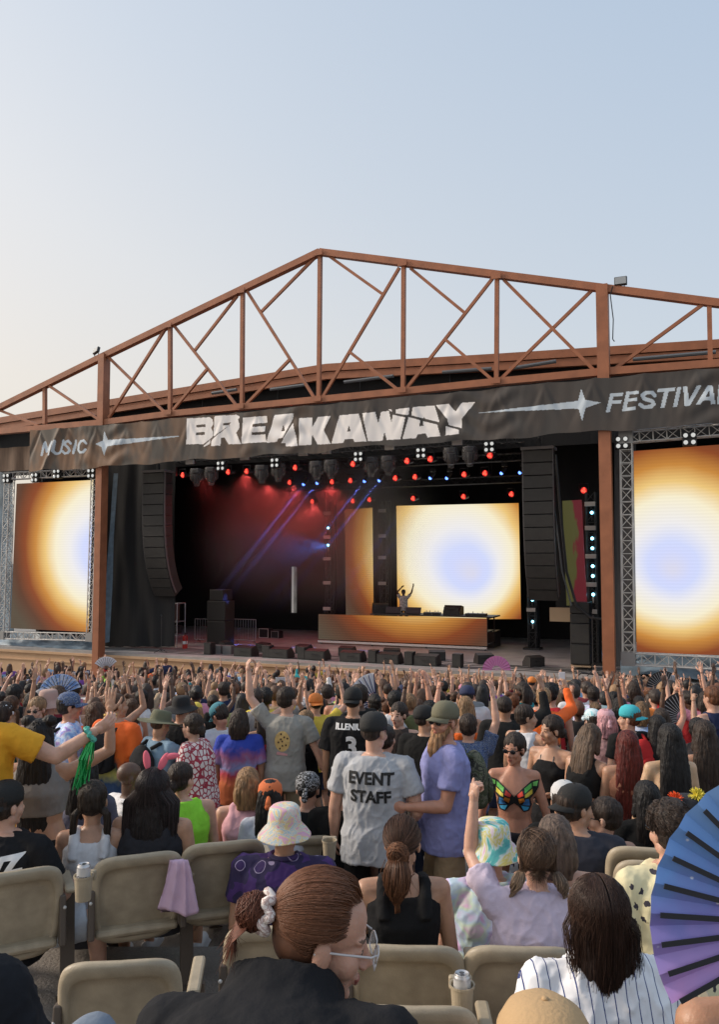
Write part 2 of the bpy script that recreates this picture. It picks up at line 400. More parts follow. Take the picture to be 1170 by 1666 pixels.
verts = np.stack([UU-9, VVv, ZZ-DZ-7], -1).reshape(-1, 3)
ii = np.arange(NV)[:, None]*(NU+1)+np.arange(NU)[None]
faces = np.stack([ii, ii+1, ii+NU+2, ii+NU+1], -1).reshape(-1, 4)
me.vertices.add(len(verts)); me.vertices.foreach_set('co', verts.ravel())
me.loops.add(faces.size); me.loops.foreach_set('vertex_index', faces.ravel())
me.polygons.add(len(faces)); me.polygons.foreach_set('loop_start', np.arange(len(faces))*4)
me.polygons.foreach_set('material_index', idx.ravel().astype(np.int32)); me.update(calc_edges=True)
me.polygons.foreach_set('use_smooth', [True]*len(faces))
# banner cloth: dark mesh fabric, light through it painted in as warm brown patches, stronger to the left
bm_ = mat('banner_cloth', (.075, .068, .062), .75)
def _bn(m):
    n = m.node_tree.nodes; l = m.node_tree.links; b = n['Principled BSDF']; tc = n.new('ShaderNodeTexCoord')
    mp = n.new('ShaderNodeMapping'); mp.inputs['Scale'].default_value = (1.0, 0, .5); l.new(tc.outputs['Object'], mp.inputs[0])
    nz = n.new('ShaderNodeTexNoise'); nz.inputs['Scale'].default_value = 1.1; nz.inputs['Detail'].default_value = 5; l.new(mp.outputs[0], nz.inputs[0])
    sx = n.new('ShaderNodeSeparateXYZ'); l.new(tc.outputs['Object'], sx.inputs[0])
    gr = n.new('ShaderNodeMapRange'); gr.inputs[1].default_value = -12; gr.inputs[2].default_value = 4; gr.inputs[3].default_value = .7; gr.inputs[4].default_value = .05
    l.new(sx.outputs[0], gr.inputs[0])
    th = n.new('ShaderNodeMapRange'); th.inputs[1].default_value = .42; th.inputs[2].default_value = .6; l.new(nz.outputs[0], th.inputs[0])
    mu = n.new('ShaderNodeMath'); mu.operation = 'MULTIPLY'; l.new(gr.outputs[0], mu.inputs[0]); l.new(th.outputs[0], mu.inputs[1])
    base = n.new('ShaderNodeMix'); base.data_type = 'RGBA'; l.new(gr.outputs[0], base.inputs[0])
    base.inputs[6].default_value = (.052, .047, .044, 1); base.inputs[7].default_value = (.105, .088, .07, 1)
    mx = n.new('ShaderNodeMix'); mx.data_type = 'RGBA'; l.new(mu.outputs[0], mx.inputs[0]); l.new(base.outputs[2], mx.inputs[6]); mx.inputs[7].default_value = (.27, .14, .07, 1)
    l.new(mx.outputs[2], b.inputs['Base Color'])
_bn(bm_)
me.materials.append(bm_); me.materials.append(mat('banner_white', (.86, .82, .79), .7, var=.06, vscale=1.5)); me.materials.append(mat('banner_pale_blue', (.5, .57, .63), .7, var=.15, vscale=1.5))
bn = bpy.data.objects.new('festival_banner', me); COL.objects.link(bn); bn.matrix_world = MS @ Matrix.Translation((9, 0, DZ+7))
tag(bn, 'long dark fabric banner reading MUSIC BREAKAWAY FESTIVAL hung below the truss', 'banner')
# little lower banner strip / tarps at far left
b = MB(); a0 = on(-80, 735, .2); a1 = on(160, 748, .2)
pts = [(a0[0]+(a1[0]-a0[0])*i/40, .25+.05*math.sin(i*1.3), 0) for i in range(41)]
b.add([(p[0], p[1], a0[1]) for p in pts]+[(p[0], p[1]+.03*math.sin(p[0]*9), a1[1]-.25) for p in pts], [(i, i+1, 42+i, 41+i) for i in range(40)])
lb = b.build('brown_valance', mat('brown_mesh_cloth', (.16, .1, .065), .8, var=.3, vscale=3, stretch=(3, 3, .4)), stage=True, smooth=True)
tag(lb, 'brown pleated cloth valance above the left video screen', 'cloth valance')

# --- LED screens
def led_mat(name, c, rb, ry=1.0, rough_lines=.12, dim=1.0, kx=0, kz=.16):
    m = bpy.data.materials.new(name); m.use_nodes = True; n = m.node_tree.nodes; l = m.node_tree.links; b = n['Principled BSDF']
    tc = n.new('ShaderNodeTexCoord'); mp = n.new('ShaderNodeMapping'); l.new(tc.outputs['Object'], mp.inputs[0])
    mp.inputs['Location'].default_value = (-c[0]/rb, 0, -c[1]/rb*ry); mp.inputs['Scale'].default_value = (1/rb, 0, ry/rb)
    ln = n.new('ShaderNodeVectorMath'); ln.operation = 'LENGTH'; l.new(mp.outputs[0], ln.inputs[0])
    nz = n.new('ShaderNodeTexNoise'); nz.inputs['Scale'].default_value = .7; nz.inputs['Detail'].default_value = 2; l.new(mp.outputs[0], nz.inputs[0])
    ad = n.new('ShaderNodeMath'); ad.operation = 'MULTIPLY_ADD'; ad.inputs[1].default_value = .22; l.new(nz.outputs[0], ad.inputs[0]); dt = n.new('ShaderNodeVectorMath'); dt.operation = 'DOT_PRODUCT'; dt.inputs[1].default_value = (-kx, 0, -kz); l.new(mp.outputs[0], dt.inputs[0])
    a2 = n.new('ShaderNodeMath'); l.new(ln.outputs['Value'], a2.inputs[0]); l.new(dt.outputs['Value'], a2.inputs[1]); l.new(a2.outputs[0], ad.inputs[2])
    mr = n.new('ShaderNodeMapRange'); mr.inputs[1].default_value = .2; mr.inputs[2].default_value = 4.3; l.new(ad.outputs[0], mr.inputs[0])
    cr = n.new('ShaderNodeValToRGB'); l.new(mr.outputs[0], cr.inputs[0]); e = cr.color_ramp.elements
    stops = [(0, (.72, .72, .88)), (.10, (.66, .71, 1)), (.15, (.66, .72, 1)), (.27, (.88, .86, .86)), (.42, (.95, .87, .64)), (.52, (.86, .58, .21)),
             (.625, (.58, .25, .05)), (.735, (.26, .065, .02)), (.86, (.12, .05, .028)), (1, (.105, .08, .055))]
    e[0].position = 0; e[0].color = (*stops[0][1], 1); e[1].position = 1; e[1].color = (*stops[-1][1], 1)
    for p, c_ in stops[1:-1]:
        q = e.new(p); q.color = (*c_, 1)
    sx = n.new('ShaderNodeSeparateXYZ'); l.new(tc.outputs['Object'], sx.inputs[0])
    sn = n.new('ShaderNodeMath'); sn.operation = 'MULTIPLY'; sn.inputs[1].default_value = 2*math.pi/.105; l.new(sx.outputs[2], sn.inputs[0])
    si = n.new('ShaderNodeMath'); si.operation = 'SINE'; l.new(sn.outputs[0], si.inputs[0])
    ma = n.new('ShaderNodeMath'); ma.operation = 'MULTIPLY_ADD'; ma.inputs[1].default_value = rough_lines*.5*ES*dim; ma.inputs[2].default_value = ES*(1-rough_lines*.5)*dim; l.new(si.outputs[0], ma.inputs[0])
    b.inputs['Base Color'].default_value = (.008, .008, .008, 1); b.inputs['Roughness'].default_value = .8; b.inputs['Specular IOR Level'].default_value = .12
    l.new(cr.outputs[0], b.inputs['Emission Color']); l.new(ma.outputs[0], b.inputs['Emission Strength']); return m
def screen(corners, v, centre, rbpx, label, ry=1.0, dim=1, lines=.06, kx=0, kz=.16):
    c = [on(x, y, v) for x, y in corners]       # tl,tr,br,bl
    cc = on(*centre, v); rb = abs(on(centre[0]+rbpx, centre[1], v)[0]-cc[0])
    base = ((c[3][0]+c[2][0])/2, v, (c[3][1]+c[2][1])/2)
    t = sthing('video_screen', base, label, 'video screen')
    b = MB(); vs = [(p[0], v, p[1]) for p in c]; b.add(vs, [(0, 1, 2, 3)])
    b.build('display', led_mat('led_display', (cc[0]-base[0], cc[1]-base[2]), rb, ry, lines, dim, kx, kz), t)
    b = MB(); b.add([(p[0], v+.02, p[1]) for p in c]+[(p[0], v+.14, p[1]) for p in c], [(0, 1, 2, 3), (4, 5, 6, 7), (0, 1, 5, 4), (2, 3, 7, 6), (1, 2, 6, 5), (3, 0, 4, 7)])
    b.build('casing', black_m, t); return t, c
sl = screen([(27, 787), (152, 781), (144, 1028), (17, 1022)], .6, (164, 905), 42, 'tall glowing orange video screen left of the stage opening')
sr = screen([(1031, 734), (1232, 719), (1232, 1068), (1036, 1061)], .6, (1095, 928), 57, 'tall glowing video screen with pale blue disc right of the stage opening', kz=.2)
sc_ = screen([(645, 823), (844, 818.5), (848, 1007), (647, 1007)], 10.2, (768, 934), 44, 'large bright video screen behind the performer', kx=-.24, kz=.28)
sn_ = screen([(561, 829), (606, 826), (608, 1010), (563, 1010)], 10.0, (690, 905), 40, 'narrow orange video strip left of the bright centre screen', ry=.8, lines=.2, dim=.9)
# box truss
def btruss(b, p0, p1, w_, up=(0, 0, 1), n=None, r=.022, rl=.014):
    p0, p1 = Vector(p0), Vector(p1); d = p1-p0; L = d.length; d.normalize(); up = Vector(up)
    sx = d.cross(up)
    if sx.length < .1: sx = d.cross(Vector((0, 1, 0)))
    sx.normalize(); sy = sx.cross(d).normalized(); h = w_/2
    cs = [sx*a*h+sy*b_*h for a, b_ in ((1, 1), (1, -1), (-1, -1), (-1, 1))]
    for c in cs: b.tube(p0+c, p1+c, r, n=6)
    n = n or max(2, int(L/w_/1.1))
    for i in range(n):
        a, e = p0+d*L*i/n, p0+d*L*(i+1)/n
        for k in range(4):
            c0, c1 = cs[k], cs[(k+1) % 4]
            if i % 2: c0, c1 = c1, c0
            b.tube(a+c0, e+c1, rl, n=4, cap=False); b.tube(a+c0, a+c1, rl, n=4, cap=False)
def frame_truss(px4, v, label, wid=.34):
    pts = [on(x, y, v) for x, y in px4]
    t = sthing('lighting_truss', (pts[3][0], v, pts[3][1]), label, 'truss')
    for i, nm in ((0, 'top_span'), (1, 'upright'), (2, 'bottom_span'), (3, 'upright')):
        a, c = pts[i], pts[(i+1) % 4]
        b = MB(); btruss(b, (a[0], v, a[1]), (c[0], v, c[1]), wid); b.build(nm, alu, t)
    for q in pts:
        b = MB(); b.box((q[0], v, q[1]), (wid+.07, wid+.07, wid+.07)); b.build('corner_block', mat('dull_aluminium', (.3, .3, .3), .5, metal=.5), t)
frame_truss([(16, 775), (157, 768), (149, 1036), (6, 1033)], .55, 'silver box truss framing the left video screen', .3)
frame_truss([(1019, 712), (1250, 693), (1250, 1082), (1023, 1071)], .3, 'silver box truss framing the right video screen', .36)
# tarps under the side screens
def cloth(name, pxs0, pxs1, v0, v1, m, label, cat, amp=.05, n=40):
    b = MB(); A = [on(x, y, v0) for x, y in pxs0]; Bp = [on(x, y, v1) for x, y in pxs1]; vs = []
    for j in range(9):
        for i in range(n+1):
            t, s_ = i/n, j/8
            u = (A[0][0]*(1-t)+A[1][0]*t)*(1-s_)+(Bp[0][0]*(1-t)+Bp[1][0]*t)*s_
            z = (A[0][1]*(1-t)+A[1][1]*t)*(1-s_)+(Bp[0][1]*(1-t)+Bp[1][1]*t)*s_
            nn = noise.noise(Vector((u*1.6, s_*3, 3)))
            vs.append((u, v0+(v1-v0)*s_+amp*2*nn, z+amp*noise.noise(Vector((u*2.4, s_*5, 9)))))
    b.add(vs, [(j*(n+1)+i, j*(n+1)+i+1, (j+1)*(n+1)+i+1, (j+1)*(n+1)+i) for j in range(8) for i in range(n)])
    o = b.build(name, m, stage=True, smooth=True); return tag(o, label, cat)
blue_t = mat('blue_tarp', (.2, .27, .33), .55, var=.5, vscale=1.2, bump=.3)
cloth('tarpaulin', ((-60, 1022), (158, 1038)), ((-60, 1056), (158, 1062)), 1.4, .42, blue_t, 'crumpled pale blue tarpaulin under the left video screen', 'tarpaulin', .12)
cloth('tarpaulin', ((1010, 1045), (1240, 1052)), ((1010, 1096), (1240, 1112)), 2.2, .5, blue_t, 'blue grey tarpaulin under the right video screen', 'tarpaulin', .1)
cloth('backing_drape', ((-60, 768), (22, 768)), ((-60, 1045), (22, 1045)), 1.3, 1.5, blue_t, 'bluish drape at the far left behind the truss frame', 'drape', .1, 16)
cloth('scrim_strip', ((185, 770), (192, 770)), ((166, 1045), (178, 1045)), 1.5, 1.0, mat('scrim_blue_light', (.1, .16, .22), .7, var=.3), 'blue lit strip of scrim beside the left steel column', 'drape', .05, 8)  # blue light falling on this strip is put into its base colour
# wing masking
wing = mat('charcoal_masking', (.013, .013, .014), .9, var=.2, vscale=2, stretch=(4, 4, .2))
cloth('masking_drape', ((166, 745), (285, 745)), ((166, 1052), (285, 1052)), 2.0, 2.0, wing, 'charcoal masking drape left inside the stage opening', 'drape', .07)
cloth('masking_drape', ((1000, 690), (1035, 690)), ((1000, 1085), (1035, 1085)), 1.2, 1.2, mat('mid_grey_masking', (.06, .06, .065), .8, var=.3, stretch=(4, 4, .2)), 'grey masking drape right of the right column', 'drape', .06, 20)
cloth('masking_drape', ((900, 690), (992, 690)), ((905, 1000), (992, 1010)), 5.0, 5.0, mat('deep_black_masking', (.006, .006, .007), .9), 'black masking drape inside the right end of the stage', 'drape', .06, 20)
# patterned side screen
b = MB(); c = [on(x, y, 3.2) for x, y in ((915, 815), (946, 813), (955, 985), (922, 985))]
b.add([(p[0], 3.2, p[1]) for p in c]+[(p[0], 3.3, p[1]) for p in c], [(0, 1, 2, 3), (4, 5, 6, 7), (0, 1, 5, 4), (2, 3, 7, 6), (1, 2, 6, 5), (3, 0, 4, 7)])
pm = mat('red_green_display', (.03, .01, .01), .5, emit=(.25, .02, .04), es=.5)
def _pm(m):
    n = m.node_tree.nodes; l = m.node_tree.links; b_ = n['Principled BSDF']; tc = n.new('ShaderNodeTexCoord')
    nz = n.new('ShaderNodeTexNoise'); nz.inputs['Scale'].default_value = 2.3; nz.inputs['Detail'].default_value = 8; l.new(tc.outputs['Generated'], nz.inputs[0])
    sx = n.new('ShaderNodeSeparateXYZ'); l.new(tc.outputs['Generated'], sx.inputs[0])
    a = n.new('ShaderNodeMath'); a.operation = 'MULTIPLY_ADD'; a.inputs[1].default_value = 1.2; l.new(nz.outputs[0], a.inputs[0]); l.new(sx.outputs[0], a.inputs[2])
    r = n.new('ShaderNodeMapRange'); r.inputs[1].default_value = 1.06; r.inputs[2].default_value = 1.12; l.new(a.outputs[0], r.inputs[0])
    mx = n.new('ShaderNodeMix'); mx.data_type = 'RGBA'; l.new(r.outputs[0], mx.inputs[0]); mx.inputs[6].default_value = (.05, .055, .014, 1); mx.inputs[7].default_value = (.09, .006, .012, 1)
    l.new(mx.outputs[2], b_.inputs['Emission Color']); b_.inputs['Emission Strength'].default_value = ES
_pm(pm)
tag(b.build('side_screen', pm, stage=True), 'tall dim red and green video screen behind the right speaker array', 'video screen')

# --- line arrays
spk = mat('speaker_grille', (.028, .026, .024), .65, bump=.4, bscale=120, var=.2)
spk2 = mat('speaker_cabinet', (.014, .013, .013), .5)
def line_array(pxl, pxr, pyt, pyb, v, nbox, bend, label):
    a = on(pxl, pyt, v); c = on(pxr, pyt, v); wd = c[0]-a[0]; uc = (a[0]+c[0])/2; zb = on(pxl, pyb, v)[1]; hh = (a[1]-zb)
    t = sthing('line_array', (uc, v, zb), label, 'speaker array', 'hanging line array speakers')
    b = MB(); b.box((uc, v+.3, a[1]+.06), (wd+.06, .7, .1)); b.build('flying_frame', mat('grey_frame', (.11, .1, .1), .5), t)
    b = MB(); b.tube((uc, v+.3, a[1]), (uc, v+.3, a[1]+2.2), .03); b.box((uc, v+.3, a[1]+.25), (.12, .12, .3)); b.build('hoist_chain', black_m, t)
    bh = hh/nbox; p = Vector((0, v, a[1])); ang = 0
    for i in range(nbox):
        ang = bend*(i/(nbox-1))**2.6
        # front tilts down towards the audience, cabinet line curves back into the stage
        dn = Vector((0, math.sin(ang), -math.cos(ang))); nb = Vector((0, math.cos(ang), math.sin(ang)))
        c_ = p+dn*bh/2+nb*.3
        M = Matrix.Rotation(ang, 4, 'X')
        bx = MB(); bx.box((uc, c_.y, c_.z), (wd*.94, .6, bh*.96), M, 0, bev=.015); cab = bx.build('cabinet', spk2, t)
        g_ = MB(); f = p+dn*bh/2-nb*.006; g_.box((uc, f.y, f.z), (wd*.93, .03, bh*.9), M, 0); 
        g_.build('grille', spk, cab) if False else None
        gg = g_.build('grille', spk, t)
        for s_ in (-1, 1):
            r_ = MB(); r_.box((uc+s_*wd*.485, c_.y-.25, c_.z), (wd*.03, .08, bh*.99), M); r_.build('rigging_bar', mat('grey_frame', (0, 0, 0)), t)
        p = p+dn*bh
line_array(232, 268, 770, 978, .9, 12, R(34), 'curved black line array speaker hanging in the left of the stage opening')
line_array(849, 900, 733, 985, .9, 12, R(30), 'curved black line array speaker hanging in the right of the stage opening')
# ============================================================ STAGE EQUIPMENT
def pt(px, py, v):
    a = on(px, py, v); return Vector((a[0], v, a[1]))
def uz(v, px, z=None):   # u of a pixel column on plane v at deck height
    return on(px, 1040, v)[0]
gl = mat('lamp_glass', (.02, .02, .02), .15, emit=(.75, .75, .72), es=.55)
redl = mat('red_lens', (.1, 0, 0), .2, emit=(1, .07, .04), es=1.6)
redring = mat('red_ring', (.2, .0, .0), .3, emit=(1, .03, .03), es=.35)
bluel = mat('blue_lens', (.05, .05, .2), .2, emit=(.1, .22, 1), es=3)
cyanl = mat('cyan_lens', (.05, .05, .2), .2, emit=(.25, .75, 1), es=4)
VIEW = Vector((-.35, -.93, -.1))
def stage_part(b, *a, **k): return b.build(*a, **k)
# rigging pipes
for (xa, ya, xb, yb, v, lab) in ((270, 768, 812, 728, 3.0, 'front'), (440, 778, 860, 760, 6.0, 'middle'), (490, 808, 850, 794, 8.5, 'rear')):
    a, c = pt(xa, ya, v), pt(xb, yb, v); zz = (a.z+c.z)/2+.28
    t = sthing('lighting_truss', (a.x, v, zz), 'black horizontal lighting truss, %s one of three over the stage' % lab, 'truss')
    b = MB(); btruss(b, (a.x-1, v, zz+.15), (c.x+1, v, zz+.15), .3); b.build('span', black_m, t)
    for s_ in range(4):
        u_ = a.x+(c.x-a.x)*(s_+.5)/4; b = MB(); b.tube((u_, v, zz+.3), (u_, v, zz+3), .02, n=5); b.build('hoist_chain', black_m, t)
FOCUS = [0, 0]
def place_words(px):
    for lim, wd_ in ((300, 'above the left speaker array'), (400, 'above the dark left third of the stage'), (500, 'left of the doorway glow'), (560, 'above the narrow orange strip'), (610, 'just right of the orange strip top'),
                     (660, 'above the performer'), (720, 'above the left part of the bright screen'), (770, 'above the middle of the bright screen'), (850, 'above the right part of the bright screen'), (2000, 'right of the right speaker array')):
        if px < lim: return wd_
reds = [(297,773,3),(371,768,3),(401,767,3),(480,761,3),(471,785,6),(508,816,8.5),(574,755,3),(540,784,6),(570,782,6),(574,815,8.5),(601,813,8.5),(643,778,6),
        (662,750,3),(700,747,3),(675,776,6),(672,811,8.5),(755,772,6),(789,770,6),(797,741,3),(754,808,8.5),(832,804,8.5),(950,798,5)]
rowname = {3: 'front', 6: 'middle', 8.5: 'rear', 5: 'side'}
seen_l = {}
def ulabel(s):
    seen_l[s] = seen_l.get(s, 0)+1
    return s if seen_l[s] == 1 else s.replace(' lamp', [' lamp', ' neighbouring lamp', ' further right lamp', ' next right lamp', ' last lamp'][min(4, seen_l[s]-1)], 1)
proto = None
for (x, y, v) in reds:
    p = pt(x, y, v); lab = ulabel('round red stage lamp, %s row, %s' % (rowname[v], place_words(x).replace('the dark left third of the stage', 'dark left third').replace('the right part of the', 'right part of')))
    if proto is None:
        proto = sthing('stage_lamp', p, lab, 'stage light', 'red stage lamps in the rig')
        d = VIEW.normalized(); r = .125; q = Vector(p)
        b = MB(); b.tube(q-d*.34, q-d*.12, r*.7, r, 14); b.tube(q-d*.12, q-d*.02, r*1.06, r*1.1, 14); b.build('housing', black_m, proto)
        b = MB(); b.tube(q-d*.02, q+d*.005, r*1.02, r*1.02, 18); b.build('ring', redring, proto)
        for an in (90, 210, 330):
            b = MB(); o_ = d.orthogonal().normalized(); o_ = Quaternion(d, R(an)) @ o_
            b.ball(q+o_*r*.48, (r*.42,)*3, seg=10, rng=6); b.build('lens', redl, proto)
        b = MB(); b.path([q+Vector((.17, 0, 0)), q+Vector((.17, 0, .26)), q+Vector((-.17, 0, .26)), q+Vector((-.17, 0, 0))], .018, 4); b.build('yoke', black_m, proto)
    else:
        c_ = copy_tree(proto); c_.matrix_world = MS @ Matrix.Translation(p); c_['label'] = lab
blinders = [(278,767,2.6),(359,758,2.6),(447,753,2.6),(583,743,2.6),(685,737,2.6),(796,727,2.6),(10,778,.3),(56,777,.3),(92,771,.3),(148,770,.3),(1012,720,.05),(1122,714,.05)]
bwords = ['at the left end of the stage rig', 'above the dark left part of the stage', 'left of centre on the stage rig', 'above the narrow orange strip', 'above the bright centre screen', 'at the right end of the stage rig',
          'at the far left corner of the left screen truss', 'on the left part of the left screen truss', 'on the middle of the left screen truss', 'on the right corner of the left screen truss', 'on the corner of the right screen truss', 'on the middle of the right screen truss']
proto = None
for (x, y, v), wd_ in zip(blinders, bwords):
    p = pt(x, y, v); lab = 'four lens blinder lamp '+wd_
    if proto is None:
        proto = sthing('blinder_lamp', p, lab, 'stage light', 'four lens blinder lamps')
        q = Vector(p); b = MB(); b.box(q+Vector((0, .12, 0)), (.42, .16, .42), bev=.02); b.build('frame', black_m, proto)
        for a in (-1, 1):
            for c in (-1, 1):
                h = MB(); o_ = q+Vector((a*.11, .02, c*.11)); h.tube(o_+Vector((0, .04, 0)), o_+Vector((0, -.05, 0)), .07, .092, 14); hh = h.build('lamp_can', black_m, proto)
                h = MB(); h.ball(o_+Vector((0, -.045, 0)), (.07, .03, .07), seg=12, rng=6); h.build('lens', gl, proto, smooth=True)
    else:
        c_ = copy_tree(proto); c_.matrix_world = MS @ Matrix.Translation(p); c_['label'] = lab
domes = [(320,776),(344,774),(426,771),(453,768),(515,765),(539,763),(604,759),(632,757),(734,744),(765,742)]
clear = mat('clear_plastic', (.35, .34, .34), .12, alpha=.2)
proto = None
for k, (x, y) in enumerate(domes):
    p = pt(x, y, 3.0); lab = 'domed moving lamp, %s of pair, %s' % ('left' if k % 2 == 0 else 'right', place_words(x).replace('the dark left third of the stage', 'dark left third'))
    if proto is None:
        proto = sthing('moving_head_lamp', p, lab, 'stage light', 'moving head lamps in clear rain domes')
        q = Vector(p); b = MB(); prof = [(.29, .36), (.31, .2), (.31, 0), (.3, -.12), (.2, -.2), (.14, -.3), (.12, -.42)]
        rings = [[q+Vector((r*math.cos(a), r*math.sin(a), z)) for a in [2*math.pi*i/18 for i in range(18)]] for r, z in prof]
        b.loft(rings, cap=False); b.build('rain_dome', clear, proto, smooth=True)
        b = MB(); b.box(q+Vector((0, 0, .26)), (.4, .32, .2), bev=.03); b.build('base', black_m, proto)
        b = MB(); b.box(q+Vector((.19, 0, .04)), (.05, .14, .34), bev=.02); b.box(q+Vector((-.19, 0, .04)), (.05, .14, .34), bev=.02); b.box(q+Vector((0, 0, .18)), (.42, .14, .06)); b.build('yoke', black_m, proto)
        b = MB(); b.tube(q+Vector((0, 0, .1)), q+Vector((0, -.03, -.3)), .15, .1, 14); b.build('head', black_m, proto)
    else:
        c_ = copy_tree(proto); c_.matrix_world = MS @ Matrix.Translation(p); c_['label'] = lab
strobes = [(309,752),(398,745),(493,738),(531,735),(634,728),(744,720)]
pale = mat('pale_strobe_face', (.45, .42, .39), .5, var=.1)
proto = None
for k, (x, y) in enumerate(strobes):
    p = pt(x, y, .15); lab = 'small flat pale strobe panel under the banner below %s' % ('the letter B', 'the letter E', 'the first K', 'the second A', 'the letter W', 'the letter Y')[k]
    if proto is None:
        proto = sthing('strobe_panel', p, lab, 'stage light', 'pale strobe panels under the banner')
        q = Vector(p); b = MB(); b.box(q, (.36, .1, .17), bev=.01); b.build('panel', pale, proto)
        b = MB(); b.box(q+Vector((0, .12, .05)), (.3, .14, .2)); b.build('bracket', black_m, proto)
    else:
        c_ = copy_tree(proto); c_.matrix_world = MS @ Matrix.Translation(p); c_['label'] = lab
# towers with panels and leds
def tower(px, v, ptop, panels, leds, label, w_=.4):
    u = uz(v, px); zt = on(px, ptop, v)[1]
    t = sthing('light_tower', (u, v, DZ), label, 'lighting tower')
    b = MB(); btruss(b, (u, v+.25, DZ), (u, v+.25, zt), w_*.8, r=.03); b.build('mast', black_m, t)
    b = MB(); b.box((u, v+.25, DZ+.04), (w_*1.8, .7, .08)); b.build('base_plate', black_m, t)
    b = MB(); b.box((u, v+.5, (DZ+zt)/2), (w_*1.3, .06, zt-DZ)); b.build('backing', mat('deep_black_masking', (0, 0, 0)), t)
    for y in panels:
        z = on(px, y, v)[1]; q = Vector((u, v-.02, z)); pp = MB(); pp.box(q, (.38, .08, .16), bev=.01); pp.build('panel_light', pale, t)
    for y in leds:
        z = on(px, y, v)[1]; q = Vector((u+.06, v-.02, z)); pp = MB(); pp.ball(q, .06, seg=10, rng=6); pp.build('led_spot', cyanl, t)
        pp = MB(); pp.tube(q+Vector((0, .02, -.08)), q+Vector((0, .04, -.3)), .035, .02, 6); pp.build('led_housing', pale if y in (887, 967, 1011) else black_m, t)
tower(532, 8.8, 800, (835, 874, 909, 948, 990), (859, 887), 'black light tower with pale panels left of the narrow orange strip')
tower(622, 9.4, 815, (831, 872, 907, 949), (), 'black light tower with pale panels between the two stage screens')
tower(865, 8.0, 800, (992,), (976, 1011), 'black light tower with cyan spots right of the bright screen')
tower(964, 3.6, 800, (820, 859, 905, 951, 995), (834, 876, 892, 921, 937, 967), 'black light tower with pale panels beside the right column')
# beam lamps (blue) with real spot beams
beams = [(494,788,5.2),(516,786,5.2),(593,783,6.0),(617,782,6.0),(700,778,6.0),(727,778,6.0),(816,770,6.0),(846,769,6.0)]
proto = None
for k, (x, y, v) in enumerate(beams):
    p = pt(x, y, v); lab = 'blue beam lamp, %s of pair, %s' % ('left' if k % 2 == 0 else 'right', place_words(x))
    q = Vector(p); d = Vector((-.62, -.12, -.77)).normalized()
    if proto is None:
        proto = sthing('beam_lamp', p, lab, 'stage light', 'blue beam lamps in the rig')
        b = MB(); b.tube(q-d*.3, q-d*.03, .08, .09, 10); b.build('barrel', black_m, proto)
        b = MB(); b.ball(q, .07, seg=10, rng=6); b.build('lens', bluel, proto)
        b = MB(); b.box(q-d*.2+Vector((0, 0, .18)), (.22, .16, .12)); b.build('mount', black_m, proto)
    else:
        c_ = copy_tree(proto); c_.matrix_world = MS @ Matrix.Translation(p); c_['label'] = lab
    ld = bpy.data.lights.new('beam', 'SPOT'); ld.energy = (10000 if k < 4 else 4000); ld.color = (.12, .2, 1); ld.spot_size = R(3.8); ld.spot_blend = .6; ld.shadow_soft_size = .03
    lo_ = bpy.data.objects.new('beam_light', ld); COL.objects.link(lo_)
    lo_.matrix_world = MS @ (Matrix.Translation(q+d*.12) @ (-d).to_track_quat('Z', 'Y').to_matrix().to_4x4())
def plight(px, py, v, e, col, r=.15, spot=None, dirv=None):
    ld = bpy.data.lights.new('stage_glow', 'SPOT' if spot else 'POINT'); ld.energy = e; ld.color = col; ld.shadow_soft_size = r
    if spot: ld.spot_size = R(spot); ld.spot_blend = .8
    o = bpy.data.objects.new('stage_light_source', ld); COL.objects.link(o); q = pt(px, py, v)
    o.matrix_world = MS @ (Matrix.Translation(q) @ (-(Vector(dirv or (0, 0, -1)))).to_track_quat('Z', 'Y').to_matrix().to_4x4())
for (x, y, v) in ((330, 776, 4.6), (400, 774, 4.6), (440, 790, 6.6), (480, 792, 5.6), (510, 820, 8.2), (575, 764, 2.6), (540, 792, 5.6), (672, 758, 2.6), (755, 780, 5.6), (950, 806, 4.7)):
    plight(x, y, v, 95 if x < 600 else 35, (1, .10, .09), .15, 140, (0, -.3, -1))
plight(536, 887, 8.5, 300, (.05, .25, 1), .05, 60, (-1, -.1, -.1))
plight(872, 1010, 7.6, 260, (.1, .35, 1), .05, 70, (1, -.1, -.15))
plight(866, 976, 7.6, 90, (.1, .4, 1), .05, 70, (1, -.1, -.1))
# smoke in the stage
b = MB(); b.box((6.4, 8.6, (DZ+.4+11.2)/2), (11.4, 8.4, 11.2-DZ-.4))
smoke = bpy.data.materials.new('stage_smoke'); smoke.use_nodes = True; n = smoke.node_tree.nodes; n.remove(n['Principled BSDF'])
pv = n.new('ShaderNodeVolumePrincipled'); pv.inputs['Color'].default_value = (.8, .8, .8, 1); pv.inputs['Density'].default_value = .05; pv.inputs['Anisotropy'].default_value = .1
_l = smoke.node_tree.links; _t = n.new('ShaderNodeTexCoord'); _s = n.new('ShaderNodeSeparateXYZ'); _l.new(_t.outputs['Generated'], _s.inputs[0])
_nz = n.new('ShaderNodeTexNoise'); _nz.inputs['Scale'].default_value = 2.4; _nz.inputs['Detail'].default_value = 2; _l.new(_t.outputs['Generated'], _nz.inputs[0])
_g = n.new('ShaderNodeMapRange'); _g.interpolation_type = 'SMOOTHSTEP'; _g.inputs[1].default_value = .08; _g.inputs[2].default_value = .8; _l.new(_s.outputs[2], _g.inputs[0])
_x = n.new('ShaderNodeMapRange'); _x.interpolation_type = 'SMOOTHSTEP'; _x.inputs[1].default_value = 1; _x.inputs[2].default_value = .7; _l.new(_s.outputs[0], _x.inputs[0])
